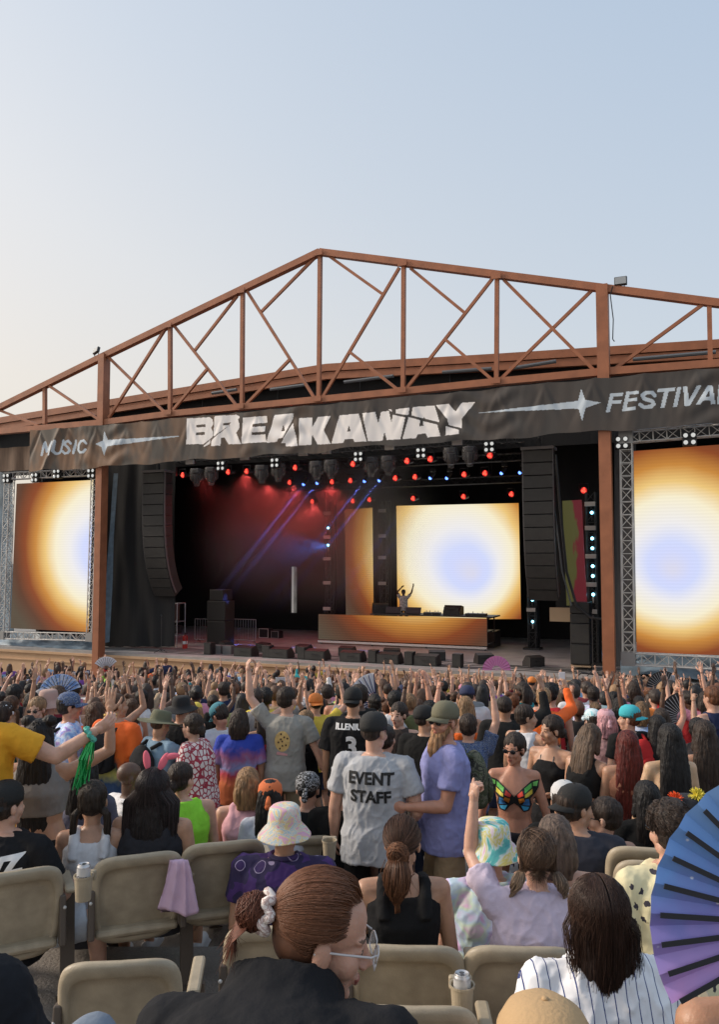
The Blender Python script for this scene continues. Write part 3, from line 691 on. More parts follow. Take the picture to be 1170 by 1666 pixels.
_x2 = n.new('ShaderNodeMapRange'); _x2.interpolation_type = 'SMOOTHSTEP'; _x2.inputs[1].default_value = 0; _x2.inputs[2].default_value = .3; _l.new(_s.outputs[0], _x2.inputs[0])
_m0 = n.new('ShaderNodeMath'); _m0.operation = 'MULTIPLY'; _l.new(_x.outputs[0], _m0.inputs[0]); _l.new(_x2.outputs[0], _m0.inputs[1])
_nr = n.new('ShaderNodeMapRange'); _nr.inputs[1].default_value = .3; _nr.inputs[2].default_value = .7; _nr.inputs[3].default_value = .3; _nr.inputs[4].default_value = 1.5; _l.new(_nz.outputs[0], _nr.inputs[0])
_m1 = n.new('ShaderNodeMath'); _m1.operation = 'MULTIPLY'; _l.new(_g.outputs[0], _m1.inputs[0]); _l.new(_m0.outputs[0], _m1.inputs[1])
_m2 = n.new('ShaderNodeMath'); _m2.operation = 'MULTIPLY'; _l.new(_m1.outputs[0], _m2.inputs[0]); _l.new(_nr.outputs[0], _m2.inputs[1])
_m3 = n.new('ShaderNodeMath'); _m3.operation = 'MULTIPLY'; _m3.inputs[1].default_value = .2; _l.new(_m2.outputs[0], _m3.inputs[0]); _l.new(_m3.outputs[0], pv.inputs['Density'])
_l.new(pv.outputs[0], n['Material Output'].inputs['Volume'])
sm = b.build('stage_smoke', smoke, stage=True); tag(sm, 'thin smoke lit red and blue inside the stage', 'smoke', kind='stuff')

# DJ booth
BVv = 6.8
c = [on(x, y, BVv) for x, y in ((518, 1000.5), (792, 1005), (790.5, 1050), (519, 1040.5))]
zt, zb = (c[0][1]+c[1][1])/2, (c[2][1]+c[3][1])/2; ul, ur = c[0][0], c[1][0]
dj = sthing('performer_booth', ((ul+ur)/2, BVv, DZ), 'long performer booth with a glowing orange front panel', 'booth')
b = MB(); b.box(((ul+ur)/2, BVv+.06, (zt+zb)/2), (ur-ul, .1, zt-zb)); 
cc = on(672, 962, BVv)
lm = led_mat('booth_display', (cc[0]-(ul+ur)/2, zt-DZ+3.7), 1.5, .97, .2, .95, 0, 0)
b.build('front_display', lm, dj)
b = MB(); b.box(((ul+ur)/2, BVv, zb-.09), (ur-ul, .12, .09)); b.build('base_rail', mat('pale_painted_rail', (.6, .58, .55), .5), dj)
for f_ in (0, .33, .66, 1.0):
    b = MB(); u_ = ul+.1+(ur-ul-.2)*f_; b.tube((u_, BVv+.1, zb-.13), (u_, BVv+.1, DZ+.12), .03); b.tube((u_-.03, BVv+.1, DZ+.07), (u_+.03, BVv+.1, DZ+.07), .07, n=12); b.build('caster', mat('grey_pipe', (0, 0, 0)), dj)
b = MB(); ut = uz(6.8, 601)
b.box(((ut+ur+.25)/2, BVv+.75, zt+.06), (ur+.25-ut, 1.3, .06)); b.build('table_top', black_m, dj)
b = MB()
for (a, c_) in (((ur, .05, DZ+.2), (ur, .05, zt)), ((ur, 1.3, DZ+.2), (ur, 1.3, zt)), ((ur, .05, DZ+.25), (ur, 1.3, DZ+.25)), ((ur, .05, zt), (ur, 1.3, zt)), ((ur, .05, (zt+zb)/2), (ur, 1.3, (zt+zb)/2)), ((ul, 1.3, DZ+.2), (ur, 1.3, DZ+.2))):
    b.bar((a[0], BVv+a[1], a[2]), (c_[0], BVv+c_[1], c_[2]), .05, .05)
b.build('side_frame', black_m, dj)
b = MB(); b.box(((ul+ur)/2, BVv+1.9, DZ+.35), (ur-ul, 1.2, .7)); rz = b.build('riser', black_m, stage=True); tag(rz, 'low black riser platform behind the performer booth', 'riser')
zt2 = zt+.09
def wedge(px, v, wd, hh, dd, label, z=None, rotz=0, flip=False, py=None, group='black floor monitors on the stage'):
    u = on(px, py or 1055, v)[0]; z = DZ if z is None else z
    t = sthing('floor_monitor', (u, v, z), label, 'monitor speaker', group)
    M = Matrix.Rotation(rotz, 4, 'Z')
    # wedge profile in (y,z): the sloped face looks back at the performer
    pr = [(-dd/2, 0), (dd/2, 0), (dd/2, hh*.35), (dd*.1, hh), (-dd/2, hh*.85)]
    if flip: pr = [(-a, c) for a, c in pr][::-1]
    vs = []; fs = []
    for s_ in (-1, 1):
        for a, c in pr: vs.append(Vector((u, v, z))+M @ Vector((s_*wd/2, a, c)))
    n = 5; fs = [tuple(range(n)), tuple(range(n, 2*n))[::-1]]+[((i+1) % n, i, n+i, n+(i+1) % n) for i in range(n)]
    b = MB(); b.add(vs, fs); b.build('cabinet', spk2, t)
    b = MB(); c0 = Vector((u, v, z)); b.add([c0+M @ Vector(q) for q in ((-wd*.45, -dd/2-.012, hh*.1), (wd*.45, -dd/2-.012, hh*.1), (wd*.45, -dd/2-.012, hh*.8), (-wd*.45, -dd/2-.012, hh*.8))], [(0, 1, 2, 3)])
    b.build('grille', spk, t)
    b = MB(); b.path([c0+M @ Vector(q) for q in ((-.12, -dd/2-.02, hh*.55), (-.12, -dd/2-.05, hh*.55), (.12, -dd/2-.05, hh*.55), (.12, -dd/2-.02, hh*.55))], .012, 4); b.build('handle', black_m, t)
for k, (x, wd_) in enumerate(((401, .82), (458, .86), (517, .86), (575, .86), (635, .86), (696, .86))):
    wedge(x, 1.3, wd_, .42, .6, 'black wedge floor monitor at the stage edge, %s from the left' % ('first', 'second', 'third', 'fourth', 'fifth', 'sixth')[k])
for k, (x, v) in enumerate(((370, 3.0), (431, 3.0), (496, 3.0), (566, 3.0), (638, 3.0), (711, 3.0), (787, 2.7), (868, 2.6))):
    wedge(x, v, .62, .38, .5, 'smaller black floor monitor in the second line, %s from the left' % ('first', 'second', 'third', 'fourth', 'fifth', 'sixth', 'seventh', 'eighth')[k], rotz=.2*(k-3), py=1060)
for k, x in enumerate((341, 436, 493, 608, 667, 745)):
    u = on(x, 1065, 1.2)[0]; t = sthing('small_speaker', (u, 1.2, DZ), 'small upright black box between the floor monitors, %s from the left' % ('first', 'second', 'third', 'fourth', 'fifth', 'sixth')[k], 'speaker', 'small upright boxes at the stage edge')
    b = MB(); b.box((u, 1.2, DZ+.24), (.34, .34, .48), bev=.015); b.build('cabinet', spk2, t)
    b = MB(); b.box((u, 1.02, DZ+.24), (.28, .02, .4)); b.build('grille', spk, t)
for x in (355, 372):
    u = on(x, 1060, 1.6)[0]; b = MB(); b.box((u, 1.6, DZ+.17), (.42, .3, .34), bev=.01); tag(b.build('equipment_box', mat('grey_painted_case', (.12, .12, .12), .6), stage=True), 'plain dark grey box at the left part of the stage edge', 'box', 'grey boxes at the stage edge')
# on the table
wedge(619, BVv+.7, .72, .45, .5, 'black wedge monitor standing on the left end of the booth table', z=zt2, rotz=.5, py=1000, group='monitors on the booth table')
wedge(738, BVv+.7, .78, .42, .5, 'black wedge monitor standing on the booth table right of the players', z=zt2, rotz=-.1, flip=True, py=1000, group='monitors on the booth table')
for k, x in enumerate((641, 673)):
    u = on(x, 1000, BVv+.4)[0]; b = MB(); b.box((u, BVv+.35, zt2+.16), (.72, .04, .3), Matrix.Rotation(R(-25), 4, 'X')); b.box((u, BVv+.5, zt2+.02), (.6, .3, .03))
    tag(b.build('display_case', mat('equipment_black', (.02, .02, .022), .35), stage=True), ('black raised equipment lid %s of the performer' % ('left', 'right')[k]), 'equipment lid')
for k, (x, wd_, lab) in enumerate(((697, .34, 'media player deck nearest the performer on the booth table'), (711, .3, 'mixer with knobs on the booth table'), (775, .9, 'flat black player deck at the right end of the table'))):
    u = on(x, 1000, BVv+.5)[0]; t = sthing('mixing_deck', (u, BVv+.5, zt2), lab, 'mixing deck')
    b = MB(); b.box((u, BVv+.5, zt2+.05), (wd_, .4, .1), bev=.01); b.build('case', mat('equipment_black', (0, 0, 0)), t)
    for q in range(4):
        b = MB(); b.tube((u-wd_*.35+wd_*.23*q, BVv+.38, zt2+.1), (u-wd_*.35+wd_*.23*q, BVv+.38, zt2+.13+.05*(q % 2)), .018, n=8); b.build('knob', pale, t)
# sub stack right
sx0, sx1 = on(928, 1040, 2.2)[0], on(960, 1040, 2.2)[0]; uc = (sx0+sx1)/2; sw = sx1-sx0
t = sthing('speaker_stack', (uc, 2.2, DZ), 'tall stack of black speakers on a wheeled board left of the right column', 'speaker stack')
z0 = DZ+.16; b = MB(); b.box((uc, 2.6, DZ+.12), (sw*1.05, .9, .05)); b.build('dolly', mat('plywood', (.35, .25, .16), .7), t)
for a in (-1, 1):
    for c in (-1, 1):
        b = MB(); b.tube((uc+a*sw*.4-.02, 2.6+c*.33, DZ+.05), (uc+a*sw*.4+.02, 2.6+c*.33, DZ+.05), .05, n=10); b.build('wheel', black_m, t)
for hh in (.72, .72, .33, .4):
    b = MB(); b.box((uc, 2.6, z0+hh/2), (sw, .8, hh-.015), bev=.02); cb = b.build('cabinet', spk2, t)
    for a in (-1, 1):
        b = MB(); b.box((uc+a*sw*.28, 2.195, z0+hh*.5+a*.08), (.12, .02, .08)); b.build('handle_recess', black_m, t)
    b = MB(); b.box((uc, 2.192, z0+hh/2), (sw*.9, .012, hh*.86)); b.build('grille', spk, t)
    z0 += hh
q = on(911, 1000, 2.8); b = MB(); b.box((q[0], 2.9, q[1]), (.75, .05, .5)); tag(b.build('board', mat('plywood', (0, 0, 0)), stage=True), 'bare plywood board behind the right speaker array', 'board')
# stack on left stage
uc = uz(4.5, 357); t = sthing('speaker_stack', (uc, 4.5, DZ), 'dark speaker stack standing in the shade left of the doorway', 'speaker stack')
for k, (wd_, hh, z) in enumerate(((.95, 1.1, 0), (.95, .9, 1.1), (.7, .5, 2.0))):
    b = MB(); b.box((uc, 4.6, DZ+z+hh/2), (wd_, .8, hh-.02), bev=.02); b.build('cabinet', spk2, t)
# barricades
def barricade(pxa, pxb, v, label):
    ua, ub = uz(v, pxa), uz(v, pxb); t = sthing('crowd_barrier', ((ua+ub)/2, v, DZ), label, 'barrier'); h = 1.1
    al = mat('worn_steel', (.3, .31, .33), .45, metal=.6)
    b = MB(); b.path([(ua, v, DZ+.15), (ua, v, DZ+h), (ub, v, DZ+h), (ub, v, DZ+.15), (ua, v, DZ+.15)], .022, 6); b.build('frame', al, t)
    n = max(4, int(abs(ub-ua)/.13))
    for i in range(1, n):
        b = MB(); u = ua+(ub-ua)*i/n; b.tube((u, v, DZ+.15), (u, v, DZ+h), .009, n=5); b.build('bar', al, t)
    for u in (ua+.15, ub-.15):
        b = MB(); b.path([(u, v-.25, DZ), (u, v, DZ+.15), (u, v+.25, DZ)], .02, 5); b.build('foot', al, t)
barricade(205, 232, 4.0, 'steel crowd barrier at the far left of the stage, left of its neighbour')
barricade(234, 262, 4.0, 'steel crowd barrier behind the equipment rack on the left')
barricade(317, 342, 5.0, 'steel crowd barrier left of the dark speaker stack')
barricade(379, 416, 5.6, 'steel crowd barrier right of the dark speaker stack')
# rack with gear
ua = uz(3.2, 262); ub = uz(3.2, 292); uc = (ua+ub)/2; t = sthing('equipment_rack', (uc, 3.2, DZ), 'black frame rack holding a flight case near the left array', 'equipment rack')
b = MB()
for a in (ua, ub):
    for v in (3.0, 3.6): b.tube((a, v, DZ), (a, v, DZ+1.9), .025, n=6)
for z in (.5, 1.1, 1.9):
    b.path([(ua, 3.0, DZ+z), (ub, 3.0, DZ+z), (ub, 3.6, DZ+z), (ua, 3.6, DZ+z), (ua, 3.0, DZ+z)], .02, 5)
b.build('frame', mat('worn_steel', (0, 0, 0)), t)
b = MB(); b.box((uc-.12, 3.3, DZ+1.5), (.75, .5, .7), bev=.02); cs = b.build('flight_case', mat('case_brown_black', (.06, .045, .035), .5), t)
for a in (-.3, .1):
    for z in (1.3, 1.65):
        b = MB(); b.box((uc+a, 3.04, DZ+z), (.14, .02, .1)); b.build('catch', mat('brass_catch', (.5, .33, .12), .4, metal=.6), t)
b = MB(); b.box((uc, 3.3, DZ+.75), (.8, .5, .35), bev=.02); b.build('lower_case', black_m, t)
for (x, v, wd_, hh, lab) in ((222, 5.0, 1.2, .8, 'large black road case behind the left barriers'), (433, 8.5, .5, .45, 'small black case with pale edges near the doorway'), (451, 8.5, .4, .35, 'low black case right of its pale edged neighbour'), (245, 5.3, .8, 1.4, 'tall dark cabinet behind the left barriers')):
    u = uz(v, x); t = sthing('road_case', (u, v, DZ), lab, 'road case')
    b = MB(); b.box((u, v, DZ+hh/2), (wd_, .5, hh), bev=.01); b.build('body', black_m, t)
    b = MB()
    for a in (-1, 1):
        b.bar((u+a*wd_/2, v-.255, DZ), (u+a*wd_/2, v-.255, DZ+hh), .03, .03); 
    for z in (0.02, hh): b.bar((u-wd_/2, v-.258, DZ+z), (u+wd_/2, v-.258, DZ+z), .03, .03)
    b.build('edge_trim', alu if x == 433 else mat('dull_aluminium', (0, 0, 0)), t)
# cluttered moving lamps pile upper left
rr = random.Random(3)
for k in range(3):
    u = uz(5.0, 215+k*13); z = DZ+1.3+.25*k
    b = MB()
    for q in range(7): b.path([(u+rr.uniform(-.4, .4), 5+rr.uniform(-.3, .1), z+rr.uniform(-.1, .6)) for _ in range(3)], .03, 5)
    tag(b.build('folded_stand', mat('worn_steel', (0, 0, 0)), stage=True), 'tangled folded metal stand piled on cases, %s of three' % ('leftmost', 'middle', 'rightmost')[k], 'folded stand')
# extinguisher
u = uz(2.6, 301); t = sthing('fire_extinguisher', (u, 2.6, DZ), 'red fire extinguisher standing on the left part of the deck', 'fire extinguisher')
b = MB(); b.tube((u, 2.6, DZ), (u, 2.6, DZ+.5), .11, n=16); b.ball((u, 2.6, DZ+.5), (.11, .11, .08)); b.build('cylinder', mat('fire_red', (.4, .02, .015), .35), t, smooth=False)
b = MB(); b.tube((u, 2.6, DZ+.56), (u, 2.6, DZ+.65), .03); b.box((u+.05, 2.6, DZ+.67), (.16, .03, .03)); b.build('valve', black_m, t)
b = MB(); b.path([(u+.03, 2.55, DZ+.62), (u+.14, 2.5, DZ+.5), (u+.13, 2.48, DZ+.2)], .015, 5); b.build('hose', black_m, t)
b = MB(); b.tube((u, 2.6, DZ+.2), (u, 2.6, DZ+.33), .112, n=16); b.build('paper_label', mat('white_label', (.7, .7, .68), .6), t)
# mic stands
for (x, v, lab, hh) in ((262, .9, 'thin black microphone stand near the left stage edge', 1.5), (965, .9, 'thin black microphone stand near the right column', 1.9)):
    u = on(x, 1075, v)[0]; t = sthing('microphone_stand', (u, v, DZ), lab, 'microphone stand')
    b = MB(); b.tube((u, v, DZ+.05), (u, v, DZ+hh), .014); b.build('pole', black_m, t)
    for a in (0, 120, 240):
        b = MB(); b.tube((u, v, DZ+.16), (u+.32*math.cos(R(a)), v+.32*math.sin(R(a)), DZ+.01), .012, n=5); b.build('leg', black_m, t)
    b = MB(); b.tube((u, v, DZ+hh), (u+.05, v-.1, DZ+hh+.06), .02, .03, 8); b.build('clip', black_m, t)
# black railing at the front wall by right column
ua, ub = on(938, 1110, -.1)[0], on(984, 1110, -.1)[0]; t = sthing('stage_railing', ((ua+ub)/2, -.1, .4), 'black folded handrail leaning at the front wall beside the right column', 'railing')
b = MB(); b.path([(ua, -.1, .4), (ua, -.1, DZ+.05), (ua+.15, -.1, DZ+.2), (ub, -.1, DZ+.15), (ub, -.1, DZ-.1)], .035, 6); b.build('rail', black_m, t)
for k in range(4):
    b = MB(); b.tube((ua+.35+.22*k, -.12, .5), (ua+.6+.28*k, -.12, DZ+.15), .022, n=5); b.build('baluster', black_m, t)
# round fan speaker right
q = pt(1052, 1090, 1.4); t = sthing('followspot_lamp', q, 'round black lamp lying below the right video screen', 'stage light')
b = MB(); b.tube(q+Vector((0, 0, 0)), q+Vector((.02, .28, .1)), .36, .2, 20); b.build('shade', black_m, t)
b = MB(); b.box(q+Vector((0, .3, -.2)), (.3, .3, .1)); b.build('base', black_m, t)
for (x, y) in ((1025, 1090), (1037, 1096)):
    q = pt(x, y, 1.2); b = MB(); b.path([q+Vector((.3*math.cos(i*.7)*.7, .05*i, .16*math.sin(i*.7))) for i in range(18)], .02, 5)
    tag(b.build('coiled_cable', mat('blue_black_cable', (.03, .05, .09), .5), stage=True), 'loose coil of dark cable beside the round black lamp', 'cable', 'cable coils right of the column')
# cable festoon hanging behind the right array
b = MB(); b.path([pt(904, 740, 2.0), pt(912, 830, 2.0), pt(922, 930, 2.0), pt(938, 985, 2.0), pt(962, 1005, 2.0), pt(988, 1008, 2.0)], .05, 6); tag(b.build('hanging_cable', black_m, stage=True), 'thick black cable hanging behind the right speaker array', 'cable')
b = MB(); b.path([pt(895, 740, 2.0), pt(903, 830, 2.0), pt(915, 930, 2.0), pt(930, 985, 2.0)], .03, 6); tag(b.build('hanging_cable', mat('grey_pipe', (0, 0, 0)), stage=True), 'thin grey cable running down beside the right array', 'cable')
# floodlights on the truss
for (x, y, lab, sc_f) in ((157, 571, 'small floodlight on the truss above the left column', 1), (1010, 458, 'small floodlight on the truss right of the right column', 1.1)):
    q = pt(x, y, -.1); t = sthing('floodlight', q-Vector((0, 0, .25)), lab, 'floodlight')
    M = Matrix.Rotation(R(-20 if x < 500 else 0), 4, 'Z') @ Matrix.Rotation(R(-20 if x < 500 else -8), 4, 'X') @ Matrix.Rotation(R(-15 if x < 500 else 0), 4, 'Y')
    b = MB(); b.box(q, (.36*sc_f, .12, .26*sc_f), M, bev=.02); b.build('housing', black_m, t)
    b = MB(); b.box(q+(M @ Vector((0, -.065, 0))), (.31*sc_f, .012, .21*sc_f), M); b.build('glass', mat('flood_glass', (.3, .32, .33), .2), t)
    b = MB(); b.path([q+Vector((-.12, 0, -.1)), q+Vector((-.1, 0, -.22)), q+Vector((.1, 0, -.22)), q+Vector((.12, 0, -.1))], .02, 5); b.tube(q+Vector((0, 0, -.22)), q+Vector((0, 0, -.36)), .03); b.build('bracket', black_m, t)
b = MB(); b.path([pt(997, 466, -.15), pt(993, 480, -.15), pt(998, 520, -.15), pt(997, 552, -.12), pt(1000, 556, -.1)], .018, 5); tag(b.build('power_cable', black_m, stage=True), 'thin black cable hanging from the right floodlight', 'cable')
# ============================================================ PEOPLE
_ts = bpy.data.scenes.new('tmp')
def remesh(mb, voxel, smooth=3, name='m', raw=None):
    me = mb.mesh(name); ob = bpy.data.objects.new('tmp', me); _ts.collection.objects.link(ob)
    m = ob.modifiers.new('r', 'REMESH'); m.mode = 'VOXEL'; m.voxel_size = voxel; m.adaptivity = 0
    if smooth: s = ob.modifiers.new('s', 'SMOOTH'); s.factor = .5; s.iterations = smooth
    vl = _ts.view_layers[0]; vl.update(); dg = vl.depsgraph
    out = bpy.data.meshes.new_from_object(ob.evaluated_get(dg), preserve_all_data_layers=False, depsgraph=dg)
    bpy.data.objects.remove(ob); bpy.data.meshes.remove(me); out.name = name
    co = np.empty(len(out.vertices)*3, np.float32); out.vertices.foreach_get('co', co)
    out.polygons.foreach_set('use_smooth', [True]*len(out.polygons))
    return out, co.reshape(-1, 3)
def mesh_arrays(me):
    co = np.empty(len(me.vertices)*3, np.float32); me.vertices.foreach_get('co', co)
    ls = np.empty(len(me.polygons), np.int32); me.polygons.foreach_get('loop_start', ls)
    vi = np.empty(len(me.loops), np.int32); me.loops.foreach_get('vertex_index', vi)
    mi = np.empty(len(me.polygons), np.int32); me.polygons.foreach_get('material_index', mi)
    return co.reshape(-1, 3), ls, vi, mi
def join(meshes, name):
    cs, lss, vis, mis = [], [], [], []; vo = lo = 0
    for me in meshes:
        co, ls, vi, mi = mesh_arrays(me); cs.append(co); lss.append(ls+lo); vis.append(vi+vo); mis.append(mi); vo += len(co); lo += len(vi)
    me = bpy.data.meshes.new(name); co = np.concatenate(cs); ls = np.concatenate(lss); vi = np.concatenate(vis); mi = np.concatenate(mis)
    me.vertices.add(len(co)); me.vertices.foreach_set('co', co.ravel()); me.loops.add(len(vi)); me.loops.foreach_set('vertex_index', vi)
    me.polygons.add(len(ls)); me.polygons.foreach_set('loop_start', ls); me.polygons.foreach_set('material_index', mi)
    me.update(calc_edges=True); me.polygons.foreach_set('use_smooth', [True]*len(ls)); return me
def wrinkle(me, amp, sc, st=(1, 1, .6), seed=0):
    n = len(me.vertices); nr = np.empty(n*3, np.float32); me.vertices.foreach_get('normal', nr); nr = nr.reshape(-1, 3)
    co = np.empty(n*3, np.float32); me.vertices.foreach_get('co', co); co = co.reshape(-1, 3)
    q = co*np.array(st)*sc+seed*7.3
    h = np.array([noise.noise(p)*.9+.9*(1-abs(noise.noise((p[0]*1.1+p[2]*.9, p[1]*1.2, p[2]*1.5-p[0]*.7)))*2.2)**3*.5+.35*(1-abs(noise.noise((p[0]*2.6-p[2]*1.2+5, p[1]*2.3, p[2]*1.9)))*2)**3 for p in q], np.float32)
    co += nr*(h*amp)[:, None]; me.vertices.foreach_set('co', co.ravel()); me.update()
skin_m = mat('skin', (1, 1, 1), .46, objc=True, var=.2, vscale=14, sss=.1, bump=.12, bscale=150)
lip_m = mat('lips', (.32, .1, .08), .45); brow_m = mat('brow_hair', (.12, .07, .045), .8); eye_m = mat('eye_dark', (.06, .045, .035), .25)
cloth_m = mat('cloth', (1, 1, 1), .9, objc=True, var=.16, vscale=9, bump=.35, bscale=22, spec=.2)
hair_m = mat('hair', (1, 1, 1), .55, objc=True, var=.7, vscale=55, bump=.9, bscale=60, stretch=(1, 1, .1), spec=.35)
shoe_m = mat('shoe', (1, 1, 1), .6, objc=True)
hat_m = mat('hat_cloth', (1, 1, 1), .85, objc=True, var=.12, bump=.2, bscale=120)
glass_m = mat('sunglass_lens', (.01, .01, .012), .12)
def patmat(name, cols, sc, kind='tie', base=None, wid=.03, rough=.85, dist=1.5):
    if name in MATS: return MATS[name]
    m = bpy.data.materials.new(name); m.use_nodes = True; MATS[name] = m; n = m.node_tree.nodes; l = m.node_tree.links; b = n['Principled BSDF']
    b.inputs['Roughness'].default_value = rough; tc = n.new('ShaderNodeTexCoord'); cr = n.new('ShaderNodeValToRGB'); e = cr.color_ramp.elements
    if kind == 'vert':
        s = n.new('ShaderNodeSeparateXYZ'); l.new(tc.outputs['Object'], s.inputs[0]); nz = n.new('ShaderNodeTexNoise'); nz.inputs['Scale'].default_value = 9; l.new(tc.outputs['Object'], nz.inputs[0])
        a = n.new('ShaderNodeMath'); a.operation = 'MULTIPLY_ADD'; a.inputs[1].default_value = .22; l.new(nz.outputs[0], a.inputs[0]); l.new(s.outputs[2], a.inputs[2])
        r = n.new('ShaderNodeMapRange'); r.inputs[1].default_value = sc[0]; r.inputs[2].default_value = sc[1]; l.new(a.outputs[0], r.inputs[0]); src = r.outputs[0]
    elif kind == 'spot':
        v = n.new('ShaderNodeTexVoronoi'); v.inputs['Scale'].default_value = sc; nz = n.new('ShaderNodeTexNoise'); nz.inputs['Scale'].default_value = sc*3; l.new(tc.outputs['Object'], nz.inputs[0])
        a = n.new('ShaderNodeVectorMath'); a.operation = 'MULTIPLY_ADD'; a.inputs[1].default_value = (.03*dist,)*3; l.new(nz.outputs['Color'], a.inputs[0]); l.new(tc.outputs['Object'], a.inputs[2]); l.new(a.outputs[0], v.inputs[0]); src = v.outputs['Distance']
    elif kind == 'line':
        v = n.new('ShaderNodeTexVoronoi'); v.feature = 'DISTANCE_TO_EDGE'; v.inputs['Scale'].default_value = sc; l.new(tc.outputs['Object'], v.inputs[0]); src = v.outputs['Distance']
    elif kind == 'stripe':
        s = n.new('ShaderNodeSeparateXYZ'); l.new(tc.outputs['Object'], s.inputs[0]); a = n.new('ShaderNodeMath'); a.operation = 'MULTIPLY'; a.inputs[1].default_value = sc; l.new(s.outputs[0], a.inputs[0])
        f = n.new('ShaderNodeMath'); f.operation = 'FRACT'; l.new(a.outputs[0], f.inputs[0]); src = f.outputs[0]
    else:
        nz = n.new('ShaderNodeTexNoise'); nz.inputs['Scale'].default_value = sc; nz.inputs['Detail'].default_value = 3; nz.inputs['Distortion'].default_value = dist; l.new(tc.outputs['Object'], nz.inputs[0])
        r = n.new('ShaderNodeMapRange'); r.inputs[1].default_value = .28; r.inputs[2].default_value = .72; l.new(nz.outputs[0], r.inputs[0]); src = r.outputs[0]
    l.new(src, cr.inputs[0]); hard = kind in ('spot', 'line', 'stripe', 'hard')
    if hard: cr.color_ramp.interpolation = 'CONSTANT' if kind != 'line' else 'LINEAR'
    ps = [c[0] for c in cols]; e[0].position = ps[0]; e[0].color = (*cols[0][1], 1); e[1].position = ps[-1]; e[1].color = (*cols[-1][1], 1)
    for p, c in cols[1:-1]: q = e.new(p); q.color = (*c, 1)
    l.new(cr.outputs[0], b.inputs['Base Color'])
    nb = n.new('ShaderNodeTexNoise'); nb.inputs['Scale'].default_value = 14; l.new(tc.outputs['Object'], nb.inputs[0]); bp = n.new('ShaderNodeBump'); bp.inputs['Strength'].default_value = .25; bp.inputs['Distance'].default_value = .02
    l.new(nb.outputs[0], bp.inputs['Height']); l.new(bp.outputs[0], b.inputs['Normal']); return m
def V3(*a): return Vector(a)
def cap(b, p0, p1, r0, r1, n=12):
    b.tube(p0, p1, r0, r1, n); b.ball(p0, r0, seg=n, rng=8); b.ball(p1, r1, seg=n, rng=8)
def add_hand(b, wr, d, pn, side, pose, s=1.0, nf=8):
    """wr wrist point, d direction of the fingers, pn palm normal, side +1 = thumb towards d x pn"""
    d = Vector(d).normalized(); pn = Vector(pn); pn = (pn-d*pn.dot(d)).normalized(); x = d.cross(pn)*side
    M = Matrix((x, d, pn)).transposed()
    b.ball(wr+d*.045*s, (.038*s, .052*s, .017*s), rot=M, seg=12, rng=8); cap(b, wr-d*.02*s, wr+d*.03*s, .024*s, .027*s, 10)
    curl = {'open': (6, 10, 8), 'relax': (28, 32, 22), 'fist': (75, 85, 55), 'hold': (42, 52, 38), 'point': (75, 85, 55)}[pose]
    L = [(.040, .026, .02), (.046, .030, .022), (.043, .028, .021), (.034, .021, .018)]
    for i in range(4):
        off = x*(.027-.0185*i)*s; p = wr+d*(.085-.004*abs(i-1.2))*s+off; cc = curl if not (pose == 'point' and i == 0) else (5, 5, 5)
        spread = (1.5-i)*(.09 if pose == 'open' else .03); dd = (d+x*spread).normalized(); pts = [p-dd*.03*s, p]; an = 0
        for seg, a in zip(L[i], cc):
            an += R(a+i*2); dr = dd*math.cos(an)+pn*math.sin(an); p = p+dr*seg*s; pts.append(p)
        r = .0088*s*(1 if i < 3 else .86); b.path(pts, [r*1.05, r*1.05, r, r*.92, r*.72], nf); b.ball(pts[-1], r*.74, seg=nf, rng=5)
    tb = wr+d*.025*s+x*.028*s; td = (x*.75+d*.65+pn*.25).normalized() if pose == 'open' else (x*.4+d*.75+pn*.5).normalized()
    p1 = tb+td*.04*s; p2 = p1+(td*.6+d*.5+pn*.2).normalized()*.03*s; p3 = p2+(td*.4+d*.7).normalized()*.022*s
    b.path([tb-td*.01*s, tb, p1, p2, p3], [.013*s, .013*s, .0115*s, .0105*s, .0075*s], nf); b.ball(p3, .008*s, seg=nf, rng=5)
TM = [(-.115, .150, .110), (-.03, .168, .125), (.06, .158, .118), (.16, .148, .110), (.27, .162, .118), (.37, .178, .122), (.44, .172, .108), (.49, .125, .085), (.535, .065, .06)]
TF = [(-.115, .160, .115), (-.03, .178, .130), (.06, .150, .112), (.15, .126, .098), (.25, .140, .108), (.34, .152, .128), (.42, .150, .100), (.48, .105, .075), (.53, .055, .055)]
def ring(c, X, Y, rx, ry, n=20, sq=2.4):
    out = []
    for i in range(n):
        a = 2*math.pi*i/n; ca, sa = math.cos(a), math.sin(a)
        out.append(c+X*(rx*abs(ca)**(2/sq)*(1 if ca >= 0 else -1))+Y*(ry*abs(sa)**(2/sq)*(1 if sa >= 0 else -1)))
    return out
